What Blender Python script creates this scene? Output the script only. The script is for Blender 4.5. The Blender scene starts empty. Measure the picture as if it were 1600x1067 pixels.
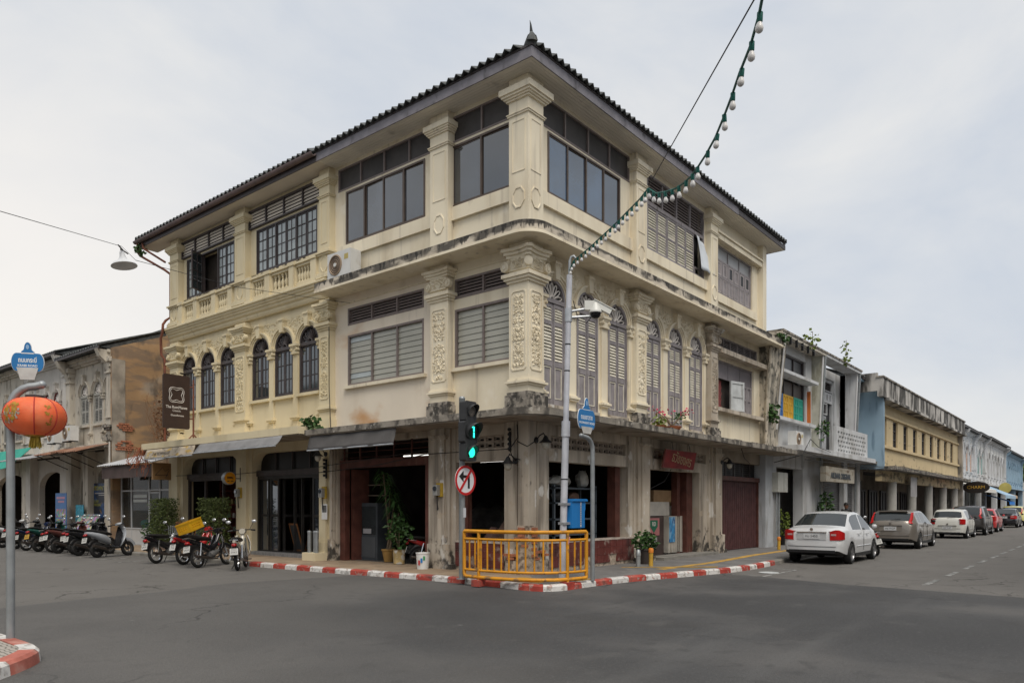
import bpy, bmesh, math, random
from mathutils import Matrix, Vector
R = math.radians
sc = bpy.context.scene
COL = sc.collection
# ---------------------------------------------------------------- camera
TH = R(39.36)
VD = Vector((math.cos(TH), math.sin(TH), 0)); VR = Vector((math.sin(TH), -math.cos(TH), 0))
cam = bpy.data.cameras.new('camera'); co = bpy.data.objects.new('camera', cam); COL.objects.link(co)
co.location = (-12.955, -10.155, 1.65)
co.rotation_euler = (R(90), 0, TH - R(90))
cam.sensor_width = 36; cam.lens = 1152/1600*36
cam.shift_y = (791-533.5)/1600
cam.clip_start = .1; cam.clip_end = 2000
sc.camera = co
# ---------------------------------------------------------------- sky, sun, exposure
SUN_AZ = R(-126)      # direction towards the sun, angle from +x
SUN_EL = R(57)
world = bpy.data.worlds.new('World'); sc.world = world; world.use_nodes = True
nt = world.node_tree; N = nt.nodes; L = nt.links
bg = N['Background']; bg.inputs[1].default_value = .1
sky = N.new('ShaderNodeTexSky'); sky.sky_type = 'NISHITA'; sky.sun_disc = False
sky.sun_elevation = SUN_EL; sky.sun_rotation = R(90) - SUN_AZ; sky.dust_density = 4
tc = N.new('ShaderNodeTexCoord')
def wn(t, **k):
    n = N.new(t)
    for a, b in k.items(): setattr(n, a, b)
    return n
noi = wn('ShaderNodeTexNoise'); noi.inputs['Scale'].default_value = 2.6; noi.inputs['Detail'].default_value = 7; noi.inputs['Roughness'].default_value = .55; noi.inputs['Distortion'].default_value = .4
mp = wn('ShaderNodeMapping'); mp.inputs['Scale'].default_value = (1, 1, 2.2)
L.new(tc.outputs['Generated'], mp.inputs[0]); L.new(mp.outputs[0], noi.inputs['Vector'])
ramp = wn('ShaderNodeValToRGB'); ramp.color_ramp.elements[0].position = .32; ramp.color_ramp.elements[1].position = .68
ramp.color_ramp.elements[0].color = (3.55, 3.85, 4.3, 1); ramp.color_ramp.elements[1].color = (4.85, 4.85, 4.8, 1)
L.new(noi.outputs[0], ramp.inputs[0])
# brighter, warmer cloud low over the street on the left, where the veiled light comes through
sx = wn('ShaderNodeVectorMath', operation='DOT_PRODUCT')
wdir = (VD - VR*.75 + Vector((0, 0, .05))).normalized(); sx.inputs[1].default_value = wdir
L.new(tc.outputs['Generated'], sx.inputs[0])
mr = wn('ShaderNodeMapRange', interpolation_type='SMOOTHSTEP'); mr.inputs[1].default_value = .86; mr.inputs[2].default_value = 1.0; mr.inputs[4].default_value = .9
L.new(sx.outputs['Value'], mr.inputs[0])
mw = wn('ShaderNodeMix', data_type='RGBA'); mw.inputs[7].default_value = (5.9, 5.6, 5.2, 1)
L.new(mr.outputs[0], mw.inputs[0]); L.new(ramp.outputs[0], mw.inputs[6])
ms = wn('ShaderNodeMix', data_type='RGBA'); ms.inputs[0].default_value = .93
L.new(sky.outputs[0], ms.inputs[6]); L.new(mw.outputs[2], ms.inputs[7]); L.new(ms.outputs[2], bg.inputs[0])
sun = bpy.data.lights.new('sun', 'SUN'); sun.energy = 1.5; sun.angle = R(35); sun.color = (1, .93, .83)
so = bpy.data.objects.new('sun', sun); COL.objects.link(so)
sdir = Vector((math.cos(SUN_AZ)*math.cos(SUN_EL), math.sin(SUN_AZ)*math.cos(SUN_EL), math.sin(SUN_EL)))
so.rotation_euler = sdir.to_track_quat('Z', 'Y').to_euler(); so.location = (-20, -30, 40)
sc.view_settings.view_transform = 'Standard'; sc.view_settings.look = 'None'; sc.view_settings.gamma = 1
sc.view_settings.exposure = 0.78
sc.view_settings.use_curve_mapping = False
# ---------------------------------------------------------------- helpers
W = {}
I4 = Matrix.Identity(4)
def T(x, y, z): return Matrix.Translation((x, y, z))
def RZ(a): return Matrix.Rotation(a, 4, 'Z')
def RX(a): return Matrix.Rotation(a, 4, 'X')
def RY(a): return Matrix.Rotation(a, 4, 'Y')
def S3(x, y, z): return Matrix.Diagonal((x, y, z, 1))
def frame(o, u, v):     # local x = u (right along the wall), y = up, z = v (out of the wall)
    return Matrix(((u[0], 0, v[0], o[0]), (u[1], 0, v[1], o[1]), (0, 1, 0, o[2]), (0, 0, 0, 1)))
FR = frame((0, 0, 0), (1, 0), (0, -1))
FL = frame((0, 0, 0), (0, -1), (-1, 0))
class MB:
    def __init__(s): s.v = []; s.f = []
    def add(s, vs, fs):
        n = len(s.v); s.v += [tuple(p) for p in vs]; s.f += [tuple(i+n for i in f) for f in fs]; return s
    def box(s, x0, x1, y0, y1, z0, z1):
        x0, x1 = min(x0, x1), max(x0, x1); y0, y1 = min(y0, y1), max(y0, y1); z0, z1 = min(z0, z1), max(z0, z1)
        return s.add([(x0,y0,z0),(x1,y0,z0),(x1,y1,z0),(x0,y1,z0),(x0,y0,z1),(x1,y0,z1),(x1,y1,z1),(x0,y1,z1)],
                     [(3,2,1,0),(4,5,6,7),(0,1,5,4),(1,2,6,5),(2,3,7,6),(3,0,4,7)])
    def prism(s, poly, a0, a1, ax=2):   # ax 2: (x,y) along z; ax 0: (y,z) along x; ax 1: (x,z) along y
        def q(p, a): return (p[0], p[1], a) if ax == 2 else (a, p[0], p[1]) if ax == 0 else (p[0], a, p[1])
        n = len(poly)
        return s.add([q(p, a0) for p in poly]+[q(p, a1) for p in poly],
                     [tuple(range(n))[::-1], tuple(range(n, 2*n))]+[(i, (i+1) % n, (i+1) % n+n, i+n) for i in range(n)])
    def loft(s, rings, cap=True, closed=True):
        n = len(rings[0]); b = len(s.v); m = n if closed else n-1
        vs = [p for r in rings for p in r]; fs = []
        for k in range(len(rings)-1):
            for i in range(m):
                j = (i+1) % n; fs.append((k*n+i, k*n+j, (k+1)*n+j, (k+1)*n+i))
        if cap: fs += [tuple(range(n))[::-1], tuple(range((len(rings)-1)*n, len(rings)*n))]
        return s.add(vs, fs)
    def tube(s, pts, r, n=6, cap=True, flat=None):
        pts = [Vector(p) for p in pts]; rings = []; up = None
        for i, p in enumerate(pts):
            t = (pts[min(i+1, len(pts)-1)]-pts[max(i-1, 0)]).normalized()
            if up is None:
                a = Vector((0, 0, 1)) if abs(t.z) < .9 else Vector((1, 0, 0))
                up = (a-t*a.dot(t)).normalized()
            else:
                up = (up-t*up.dot(t)); up = up.normalized() if up.length > 1e-6 else t.orthogonal().normalized()
            sd = t.cross(up); rr = r[i] if isinstance(r, (list, tuple)) else r
            fl = 1 if flat is None else flat
            rings.append([p+(up*math.cos(2*math.pi*k/n)+sd*math.sin(2*math.pi*k/n)*fl)*rr for k in range(n)])
        return s.loft(rings, cap)
    def lathe(s, prof, n=12, c=(0, 0, 0), ax=2, cap=True):
        rings = []
        for r, h in prof:
            ring = []
            for k in range(n):
                a = 2*math.pi*k/n; x, y = r*math.cos(a), r*math.sin(a)
                q = (x, y, h) if ax == 2 else (y, h, x) if ax == 1 else (h, x, y)
                ring.append((c[0]+q[0], c[1]+q[1], c[2]+q[2]))
            rings.append(ring)
        return s.loft(rings, cap)
    def ball(s, c, r, n=10, m=7, sq=(1, 1, 1)):
        rings = []
        for i in range(1, m):
            a = math.pi*i/m
            rings.append([(c[0]+r*sq[0]*math.sin(a)*math.cos(2*math.pi*k/n), c[1]+r*sq[1]*math.sin(a)*math.sin(2*math.pi*k/n), c[2]-r*sq[2]*math.cos(a)) for k in range(n)])
        return s.loft(rings)
    def wall(s, u0, u1, w0, w1, holes, v0, v1):     # a wall slab with rectangular openings (u0,u1,w0,w1)
        us = sorted({u0, u1} | {max(u0, min(u1, h[i])) for h in holes for i in (0, 1)})
        for a, b in zip(us, us[1:]):
            if b-a < 1e-5: continue
            m = (a+b)/2; ys = w0
            for h in sorted([h for h in holes if min(h[0], h[1]) < m < max(h[0], h[1])], key=lambda h: h[2]):
                if h[2] > ys+1e-5: s.box(a, b, ys, h[2], v0, v1)
                ys = max(ys, h[3])
            if w1 > ys+1e-5: s.box(a, b, ys, w1, v0, v1)
        return s
    def xf(s, M, k0=0):
        for i in range(k0, len(s.v)): s.v[i] = tuple(M @ Vector(s.v[i]))
        return s
    def mesh(s, name, mat=None, smooth=None, fix=True):
        me = bpy.data.meshes.new(name); me.from_pydata(s.v, [], s.f)
        if fix:
            bm = bmesh.new(); bm.from_mesh(me); bmesh.ops.recalc_face_normals(bm, faces=bm.faces); bm.to_mesh(me); bm.free()
        if smooth is not None:
            me.polygons.foreach_set('use_smooth', [True]*len(me.polygons))
            me.set_sharp_from_angle(angle=R(smooth))
        if mat: me.materials.append(mat)
        me.update(); return me
def ob(name, mb, mat=None, parent=None, M=None, smooth=None, fix=True):
    me = mb.mesh(name, mat, smooth, fix) if isinstance(mb, MB) else mb
    o = bpy.data.objects.new(name, me); COL.objects.link(o)
    place(o, parent, M); return o
def place(o, parent, M):
    pw = W[parent.name] if parent else I4
    if M is None: M = pw
    W[o.name] = M.copy()
    if parent: o.parent = parent; o.matrix_basis = pw.inverted() @ M
    else: o.matrix_basis = M
def tag(o, label, cat, group=None):
    o['label'] = label; o['category'] = cat
    if group: o['group'] = group
    return o
def thing(name, label, cat, M=I4, group=None):
    o = bpy.data.objects.new(name, None); COL.objects.link(o); o.empty_display_size = .3
    place(o, None, M); return tag(o, label, cat, group)
def struct(o, kind='structure'): o['kind'] = kind; return o
TEXTLIST = [('THE ROMMANEE', 0.17, 0.002, 0), ('PHUKET CITY CCTV', 0.035, 0.001, 0), ('ถนนเยาวราช', 0.138384, 0.001, 0.002), ('YAOWARAT ROAD', 0.065348, 0.001, 0.001), ('ถนนกระบี่', 0.08928, 0.001, 0.002), ('KRABI ROAD', 0.04216, 0.001, 0.001), ('The RomManee', 0.125, 0.002, 0.002), ('Classic', 0.1, 0.002, 0), ('Guesthouse', 0.09, 0.002, 0.001), ('SLEEP', 0.05, 0.001, 0), ('ธวัชยงศร', 0.3, 0.004, 0), ('ARUNAR ORIGINAL', 0.34, 0.012, 0.012), ('อรุณา', 0.16, 0.003, 0), ('กน 5453', 0.1, 0.001, 0), ('ขบ 2871', 0.1, 0.001, 0), ('กพย\n2934', 0.075, 0.0005, 0), ('RD', 0.17, 0.001, 0.004), ('THAI FOOD', 0.22, 0.002, 0), ('INTOWN TOUR', 0.26, 0.002, 0.006), ('TRAVEL AGENCY  TICKETS', 0.1, 0.001, 0), ('SCUBA\nSNORKELING', 0.16, 0.001, 0), ('CHARM', 0.34, 0.01, 0), ('ธวัชยงศร', 0.4, 0.004, 0), ('ถนนกระบี่', 0.073656, 0.001, 0.002), ('KRABI ROAD', 0.034782, 0.001, 0.001), ('กย 9127', 0.1, 0.001, 0), ('กท 640', 0.1, 0.001, 0), ('ขกต\n718', 0.075, 0.0005, 0), ('กนว\n5062', 0.075, 0.0005, 0), ('ขธบ\n391', 0.075, 0.0005, 0)]
_txt = {}
def text_mesh(body, size, ext, bold, align='CENTER'):
    k = (body, size, ext, bold)
    if k not in _txt:
        cu = bpy.data.curves.new('text', 'FONT'); cu.body = body; cu.size = size; cu.extrude = ext
        cu.align_x = align; cu.align_y = 'CENTER'; cu.resolution_u = 3; cu.offset = bold
        to = bpy.data.objects.new('text', cu); COL.objects.link(to)
        dg = bpy.context.evaluated_depsgraph_get(); me = bpy.data.meshes.new_from_object(to.evaluated_get(dg))
        bpy.data.objects.remove(to); bpy.data.curves.remove(cu); me.materials.clear(); _txt[k] = me
    return _txt[k]
for _t in TEXTLIST: text_mesh(*_t)      # made while the scene is still small, which is fast
def text(name, body, size, mat, parent, M, ext=.004, align='CENTER', sx=1.0, bold=0):
    me = text_mesh(body, size, ext, bold); me = me.copy() if me.materials else me
    me.materials.clear(); me.materials.append(mat)
    return ob(name, me, None, parent, M @ S3(sx, 1, 1))
def copy_tree(o, M, parent=None):
    c = o.copy(); COL.objects.link(c)
    if parent is None: W[c.name] = M.copy(); c.matrix_basis = M
    else: c.parent = parent; c.matrix_basis = o.matrix_basis; W[c.name] = W[parent.name] @ o.matrix_basis
    for ch in list(o.children): copy_tree(ch, None, c)
    return c
# ---------------------------------------------------------------- materials
MATS = {}
def surf(name, col, rough=.75, var=.12, sc_=1.5, fine=30, bump=.12, metal=0, spec=.4, stains=(), coat=0, ior=None, alpha=None, trans=0, emis=None):
    if name in MATS: return MATS[name]
    m = bpy.data.materials.new(name); m.use_nodes = True; MATS[name] = m
    nt = m.node_tree; N = nt.nodes; L = nt.links; b = N['Principled BSDF']
    b.inputs['Roughness'].default_value = rough; b.inputs['Metallic'].default_value = metal
    b.inputs['Specular IOR Level'].default_value = spec; b.inputs['Coat Weight'].default_value = coat
    if ior: b.inputs['IOR'].default_value = ior
    if trans: b.inputs['Transmission Weight'].default_value = trans
    if alpha is not None: b.inputs['Alpha'].default_value = alpha
    if emis: b.inputs['Emission Color'].default_value = (*emis[0], 1); b.inputs['Emission Strength'].default_value = emis[1]
    g = N.new('ShaderNodeNewGeometry')
    def noise(scale, det=4, vec=None):
        n = N.new('ShaderNodeTexNoise'); n.inputs['Scale'].default_value = scale; n.inputs['Detail'].default_value = det
        src = g.outputs['Position']
        if vec:
            mp = N.new('ShaderNodeMapping'); mp.inputs['Scale'].default_value = vec; L.new(src, mp.inputs[0]); src = mp.outputs[0]
        L.new(src, n.inputs['Vector']); return n.outputs[0]
    def mix(f, a, bb):
        x = N.new('ShaderNodeMix'); x.data_type = 'RGBA'
        L.new(f, x.inputs[0])
        for i, c in ((6, a), (7, bb)):
            if isinstance(c, tuple): x.inputs[i].default_value = (*c[:3], 1)
            else: L.new(c, x.inputs[i])
        return x.outputs[2]
    def sms(src, lo, hi, to=1.0):
        r = N.new('ShaderNodeMapRange'); r.interpolation_type = 'SMOOTHSTEP'
        r.inputs[1].default_value = lo; r.inputs[2].default_value = hi; r.inputs[4].default_value = to
        L.new(src, r.inputs[0]); return r.outputs[0]
    c = tuple(col)
    if var:
        f = sms(noise(sc_, 5), .3, .7)
        c = mix(f, tuple(x*(1-var) for x in col), tuple(min(1, x*(1+var)) for x in col))
    for st in stains:       # (colour, scale xyz, lo, hi, amount[, (z_full, z_none, weight)])
        n = noise(1.0, 6, st[1])
        if len(st) > 5:
            sp = N.new('ShaderNodeSeparateXYZ'); L.new(g.outputs['Position'], sp.inputs[0])
            r = N.new('ShaderNodeMapRange'); r.inputs[1].default_value = st[5][1]; r.inputs[2].default_value = st[5][0]; r.inputs[4].default_value = st[5][2]
            L.new(sp.outputs[2], r.inputs[0])
            ad = N.new('ShaderNodeMath'); ad.operation = 'ADD'; L.new(n, ad.inputs[0]); L.new(r.outputs[0], ad.inputs[1]); n = ad.outputs[0]
        c = mix(sms(n, st[2], st[3], st[4]), c, tuple(st[0]))
    if isinstance(c, tuple): b.inputs['Base Color'].default_value = (*c, 1)
    else: L.new(c, b.inputs['Base Color'])
    if bump:
        bn = N.new('ShaderNodeBump'); bn.inputs['Strength'].default_value = bump; bn.inputs['Distance'].default_value = .02
        L.new(noise(fine, 4), bn.inputs['Height']); L.new(bn.outputs[0], b.inputs['Normal'])
    return m
def plain(name, col, rough=.5, metal=0, **k): return surf(name, col, rough, var=k.pop('var', .06), bump=k.pop('bump', 0), metal=metal, **k)
BLK = (.022, .02, .018)
cream = surf('cream_render', (.76, .685, .53), .85, .06, .6, 18, .1, stains=[((.56, .47, .33), (1.3, 1.3, .4), .46, .70, .6), ((.36, .31, .25), (5, 5, .28), .56, .74, .55), ((.24, .21, .18), (2.2, 2.2, 1.6), .66, .78, .5), ((.80, .75, .64), (1.1, 1.1, 1.1), .62, .70, .5)])
yellow = surf('pale_yellow_render', (.66, .575, .39), .8, .05, .6, 18, .08, stains=[((.47, .385, .23), (1.4, 1.4, .4), .50, .74, .5), ((.33, .27, .17), (5, 5, .3), .60, .78, .45)])
dirty_shaded = surf('stained_shaded_cream_render', (.50, .44, .36), .9, .1, 1.1, 14, .25, stains=[((.33, .28, .22), (1.3, 1.3, .5), .42, .66, .75), ((.15, .125, .10), (4, 4, .3), .50, .68, .7), ((.64, .62, .58), (2.4, 2.4, 1.3), .60, .65, .8), ((.42, .34, .25), (3, 3, 3), .6, .66, .6), (BLK, (5, 5, 4), .62, .80, .9, (.1, 1.15, .27))])  # grime stains, with the base also darkened for the shade under the canopy
mould = surf('mouldy_concrete', (.30, .27, .23), .95, .25, 3, 30, .5, stains=[((.035, .033, .03), (6, 6, 5), .40, .60, .92), ((.5, .47, .41), (9, 9, 9), .62, .68, .6)])
ledge_m = surf('ledge_render', (.55, .49, .40), .9, .12, 1.5, 25, .3, stains=[((.05, .047, .043), (1.3, 1.3, 4), .50, .66, .9, (7.9, 7.66, .16)), ((.03, .028, .026), (8, 8, 3), .58, .68, .9, (7.9, 7.68, .15)), ((.32, .28, .22), (3, 3, 1), .5, .7, .5)])
canopy_m = surf('canopy_concrete', (.25, .225, .19), .95, .2, 2.5, 25, .4, stains=[((.05, .045, .04), (4, 4, 3), .44, .62, .85), ((.45, .42, .37), (8, 8, 8), .6, .68, .6)])
under_m = surf('canopy_underside', (.30, .26, .21), .95, .2, 1.2, 20, .2, stains=[((.10, .08, .06), (2, 2, 2), .5, .7, .7)])
mauve = surf('weathered_mauve_paint', (.26, .238, .245), .7, .15, 4, 40, .2, stains=[((.10, .085, .08), (8, 8, 1.2), .55, .72, .7)])
slatc = surf('cream_slat_paint', (.66, .62, .52), .75, .14, 5, 40, .15, stains=[((.3, .26, .2), (9, 9, 4), .6, .75, .6)])
taupe = surf('taupe_window_frame', (.20, .165, .155), .65, .1, 5, 40, .15)
dkbrown = surf('dark_brown_paint', (.055, .045, .045), .5, .15, 4, 40, .1)
bronze = surf('bronze_aluminium', (.10, .075, .06), .4, .1, 4, 40, .05, metal=.3)
glassd = surf('tinted_glass', (.03, .038, .05), .04, .3, .5, bump=0, spec=.5, ior=2.25)
glassb = surf('blue_film_glass', (.03, .07, .13), .05, .25, .5, bump=0, spec=.5, ior=2.1)
glassl = surf('frosted_louvre_glass', (.34, .335, .285), .25, .12, .8, bump=0, spec=.5)
glassl2 = surf('replacement_louvre_glass', (.36, .40, .40), .2, .1, 2, bump=0, spec=.5)
glassh = surf('house_window_glass', (.03, .04, .045), .06, 0, bump=0, spec=.5, ior=2.1)
boardd = surf('dark_transom_panel', (.045, .04, .038), .55, .25, 2, 20, .1)
fascia = surf('slate_fascia', (.20, .19, .21), .7, .15, 3, 30, .2, stains=[((.04, .035, .035), (4, 4, 2), .55, .75, .6)])
soffit = surf('soffit_boards', (.74, .70, .62), .85, .08, 1, 30, .08, stains=[((.1, .085, .07), (1.5, 1.5, 3), .62, .8, .6)])
tile_m = surf('dark_roof_tile', (.075, .08, .08), .8, .35, 6, 40, .3, stains=[((.16, .16, .14), (5, 5, 5), .58, .75, .5)])
redwood = surf('red_brown_wood', (.10, .035, .025), .6, .25, 4, 40, .2, stains=[((.2, .13, .09), (6, 6, 1.2), .62, .75, .5)])
redtile = surf('oxblood_tile', (.13, .035, .03), .45, .2, 3, 30, .15, stains=[((.33, .27, .23), (5, 5, 5), .6, .72, .7, (.1, .9, .1)), ((.04, .02, .02), (4, 4, 2.5), .52, .7, .7)])
brick_m = surf('exposed_brick', (.36, .14, .075), .9, .25, 12, 50, .4)
mortar = surf('crumbling_mortar', (.40, .33, .26), .95, .25, 8, 30, .5, stains=[((.12, .09, .07), (7, 7, 7), .5, .62, .8)])
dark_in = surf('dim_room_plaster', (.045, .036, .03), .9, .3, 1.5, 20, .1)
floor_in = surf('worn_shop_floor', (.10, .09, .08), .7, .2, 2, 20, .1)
black = plain('black_plastic', (.012, .012, .013), .45)
rubber = plain('tyre_rubber', (.014, .014, .014), .8)
chrome = plain('chrome', (.6, .6, .6), .15, 1)
steel = surf('galvanised_steel', (.42, .44, .46), .45, .12, 5, 30, .05, metal=.6)
steel2 = surf('dull_steel_pole', (.30, .32, .33), .5, .12, 5, 30, .05, metal=.5)
wire_m = plain('black_cable', (.015, .015, .016), .6)
white = plain('white_paint', (.75, .75, .73), .45)
leaf_m = surf('leaf_green', (.035, .085, .018), .55, .45, 9, bump=0)
leaf2_m = surf('leaf_yellow_green', (.15, .2, .035), .55, .4, 9, bump=0)
leafd_m = surf('hedge_leaf', (.075, .10, .025), .6, .5, 14, bump=0)
bark = surf('bark', (.16, .12, .08), .9, .25, 12, 40, .4)
terra = surf('terracotta', (.36, .12, .05), .8, .2, 6, 40, .15)
rust = surf('rust_red_pipe', (.17, .06, .035), .75, .25, 6, 40, .2)
# ================================================================ ground
rg = random.Random(11)
asph = surf('old_asphalt', (.130, .124, .117), .88, .16, .3, 60, .6, spec=.3, stains=[((.10, .094, .088), (.7, .7, .7), .48, .64, .6), ((.185, .175, .162), (.4, .6, 1), .52, .72, .5), ((.075, .07, .066), (1.6, 1.0, 1), .60, .68, .5), ((.175, .166, .155), (26, 26, 26), .54, .68, .45), ((.085, .081, .076), (34, 34, 34), .55, .68, .45), ((.09, .085, .08), (3.5, 3.5, 3.5), .54, .68, .45)])
asph2 = surf('newer_asphalt', (.056, .056, .057), .8, .2, .25, 60, .55, spec=.35, stains=[((.110, .105, .10), (.25, .22, 1), .45, .64, .7), ((.048, .046, .045), (.7, .6, 1), .52, .68, .55), ((.12, .116, .11), (.9, 1.1, 1), .60, .74, .35), ((.105, .104, .102), (.07, .9, 1), .56, .74, .5), ((.10, .098, .096), (26, 26, 26), .54, .68, .45), ((.038, .038, .039), (34, 34, 34), .55, .68, .45), ((.045, .045, .045), (3.2, 3.2, 3.2), .54, .68, .5), ((.26, .255, .25), (2.6, 1.8, 1), .73, .76, .5)])
def cracks(m, scale, col, amt):
    nt = m.node_tree; N = nt.nodes; L = nt.links; bs = N['Principled BSDF']; src = bs.inputs['Base Color'].links[0].from_socket
    g = N.new('ShaderNodeNewGeometry'); n0 = N.new('ShaderNodeTexNoise'); n0.inputs['Scale'].default_value = 1.5; n0.inputs['Detail'].default_value = 4; L.new(g.outputs['Position'], n0.inputs['Vector'])
    vm = N.new('ShaderNodeVectorMath'); vm.operation = 'MULTIPLY_ADD'; vm.inputs[1].default_value = (1.4, 1.4, 0); L.new(n0.outputs['Color'], vm.inputs[0]); L.new(g.outputs['Position'], vm.inputs[2])
    v = N.new('ShaderNodeTexVoronoi'); v.feature = 'DISTANCE_TO_EDGE'; v.inputs['Scale'].default_value = scale; L.new(vm.outputs[0], v.inputs['Vector'])
    r = N.new('ShaderNodeMapRange'); r.inputs[1].default_value = .012; r.inputs[2].default_value = .004; L.new(v.outputs['Distance'], r.inputs[0])
    n1 = N.new('ShaderNodeTexNoise'); n1.inputs['Scale'].default_value = .33; L.new(g.outputs['Position'], n1.inputs['Vector'])
    r1 = N.new('ShaderNodeMapRange'); r1.inputs[1].default_value = .5; r1.inputs[2].default_value = .62; r1.inputs[4].default_value = amt; L.new(n1.outputs[0], r1.inputs[0])
    mu = N.new('ShaderNodeMath'); mu.operation = 'MULTIPLY'; L.new(r.outputs[0], mu.inputs[0]); L.new(r1.outputs[0], mu.inputs[1])
    x = N.new('ShaderNodeMix'); x.data_type = 'RGBA'; L.new(mu.outputs[0], x.inputs[0]); L.new(src, x.inputs[6]); x.inputs[7].default_value = (*col, 1); L.new(x.outputs[2], bs.inputs['Base Color'])
def bleach(m, col):
    # sun-bleached, dusty asphalt away from the oily middle of the crossing (a real, fixed patch of ground)
    nt = m.node_tree; N = nt.nodes; L = nt.links; bs = N['Principled BSDF']; src = bs.inputs['Base Color'].links[0].from_socket
    g = N.new('ShaderNodeNewGeometry'); d = N.new('ShaderNodeVectorMath'); d.operation = 'DISTANCE'; d.inputs[1].default_value = (-1.5, -5.5, 0); L.new(g.outputs['Position'], d.inputs[0])
    n = N.new('ShaderNodeTexNoise'); n.inputs['Scale'].default_value = .35; n.inputs['Detail'].default_value = 6; L.new(g.outputs['Position'], n.inputs['Vector'])
    a = N.new('ShaderNodeMath'); a.operation = 'MULTIPLY_ADD'; a.inputs[1].default_value = 6.0; L.new(n.outputs[0], a.inputs[0]); L.new(d.outputs['Value'], a.inputs[2])
    r = N.new('ShaderNodeMapRange'); r.interpolation_type = 'SMOOTHSTEP'; r.inputs[1].default_value = 7.0; r.inputs[2].default_value = 11.5; r.inputs[4].default_value = .6; L.new(a.outputs[0], r.inputs[0])
    n2 = N.new('ShaderNodeTexNoise'); n2.inputs['Scale'].default_value = 42; n2.inputs['Detail'].default_value = 5; L.new(g.outputs['Position'], n2.inputs['Vector'])
    cr = N.new('ShaderNodeValToRGB'); cr.color_ramp.elements[0].position = .38; cr.color_ramp.elements[1].position = .64; cr.color_ramp.elements[0].color = (*[c*.84 for c in col], 1); cr.color_ramp.elements[1].color = (*[c*1.13 for c in col], 1); L.new(n2.outputs[0], cr.inputs[0])
    x = N.new('ShaderNodeMix'); x.data_type = 'RGBA'; L.new(r.outputs[0], x.inputs[0]); L.new(src, x.inputs[6]); L.new(cr.outputs[0], x.inputs[7]); L.new(x.outputs[2], bs.inputs['Base Color'])
bleach(asph2, (.118, .113, .106)); bleach(asph, (.142, .135, .125))
cracks(asph, .55, (.035, .033, .03), .9); cracks(asph2, .3, (.03, .03, .03), .7)
road = struct(ob('road', MB().add([(-300, -300, 0), (400, -300, 0), (400, 300, 0), (-300, 300, 0)], [(0, 1, 2, 3)]), asph))
pp = [(-1.4, 3.9), (-3.48, 4.32), (-4.6, 4.55), (-6.3, 4.1), (-7.6, 4.05), (-9.2, 3.8), (-14, 3.2), (-20, 2), (-24, -8), (-18, -22), (2, -24), (3.2, -9), (3.4, -7.1), (3.6, -5.4), (4.3, -3.4), (4.6, -2.3), (0, -1.2), (-1, 0)]
struct(ob('road_resurfacing', MB().add([(x, y, .004) for x, y in pp], [tuple(range(len(pp)))]), asph2))
lanep = surf('worn_road_paint', (.30, .30, .29), .8, .2, 6, 60, .2, stains=[((.12, .12, .115), (5, 5, 5), .40, .54, .95)])
mk = MB()
for i in range(26):
    x = 4.5+i*2.6; mk.box(x, x+1.5, -7.1-.004*i, -6.98-.004*i, .002, .0055)
mk.box(4.2, 6.6, -3.75, -3.68, .002, .0085); mk.box(4.2, 4.27, -3.68, -2.95, .002, .0085); mk.box(6.53, 6.6, -3.68, -2.95, .002, .0085)
struct(ob('lane_marking', mk, lanep))
mk = MB()
for i in range(14):
    y = 12.6+i*1.55; mk.box(-3.6, -1.95, y, y+.09, .002, .0055)
struct(ob('parking_bay_marking', mk, lanep))
ob_cover = tag(ob('drain_cover', MB().lathe([(.24, .004), (.24, .012), (.2, .014)], 20, (5.3, -3.45, 0)), surf('pale_iron', (.5, .52, .52), .5, .2, 8), None), 'small round pale drain cover in the road near the white sedan', 'drain cover')
outer = [(-1.85, 60), (-1.8, 8.45), (-1.72, 5.7), (-1.6, 3.8), (-1.47, 2.1), (-1.45, .45), (-1.58, -.8), (-1.66, -1.35), (-1.5, -1.7), (-1.1, -1.82), (-.6, -1.8), (.4, -1.84), (1.5, -2.0), (3.5, -2.5), (5.4, -2.82), (7.9, -2.72), (10.6, -2.4), (16, -2.3), (120, -2.2)]
def smoothpath(p, k=3):
    for _ in range(k):
        q = [p[0]]
        for a, b in zip(p, p[1:]):
            L_ = math.dist(a, b)
            if L_ > 8: q += [b]; continue
            q += [(a[0]*.75+b[0]*.25, a[1]*.75+b[1]*.25), (a[0]*.25+b[0]*.75, a[1]*.25+b[1]*.75)]
        if q[-1] != p[-1]: q.append(p[-1])
        p = q
    return p
path = smoothpath(outer, 2)
cum = [0]
for a, b in zip(path, path[1:]): cum.append(cum[-1]+math.dist(a, b))
def at(s):
    for i in range(len(cum)-1):
        if cum[i+1] >= s: break
    t = (s-cum[i])/(cum[i+1]-cum[i]); a, b = path[i], path[i+1]
    d = Vector((b[0]-a[0], b[1]-a[1])).normalized(); n = Vector((-d.y, d.x))   # inside is to the left of travel
    return Vector((a[0]+(b[0]-a[0])*t, a[1]+(b[1]-a[1])*t)), n
def arc_of(px, py):
    return min(range(0, int(cum[-1]*10)), key=lambda i: (at(i/10)[0]-Vector((px, py))).length)/10
s0 = arc_of(-1.8, 8.45); s1 = arc_of(7.9, -2.72)
KW, KH = .17, .125
def kerb_piece(a, b, h=KH, n=3):
    rings = []
    for k in range(n+1):
        p, nn = at(a+(b-a)*k/n)
        rings.append([(p.x, p.y, -.02), (p.x+nn.x*.012, p.y+nn.y*.012, h-.03), (p.x+nn.x*.045, p.y+nn.y*.045, h), (p.x+nn.x*KW, p.y+nn.y*KW, h+.002), (p.x+nn.x*KW, p.y+nn.y*KW, -.02)])
    return MB().loft(rings)
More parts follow.
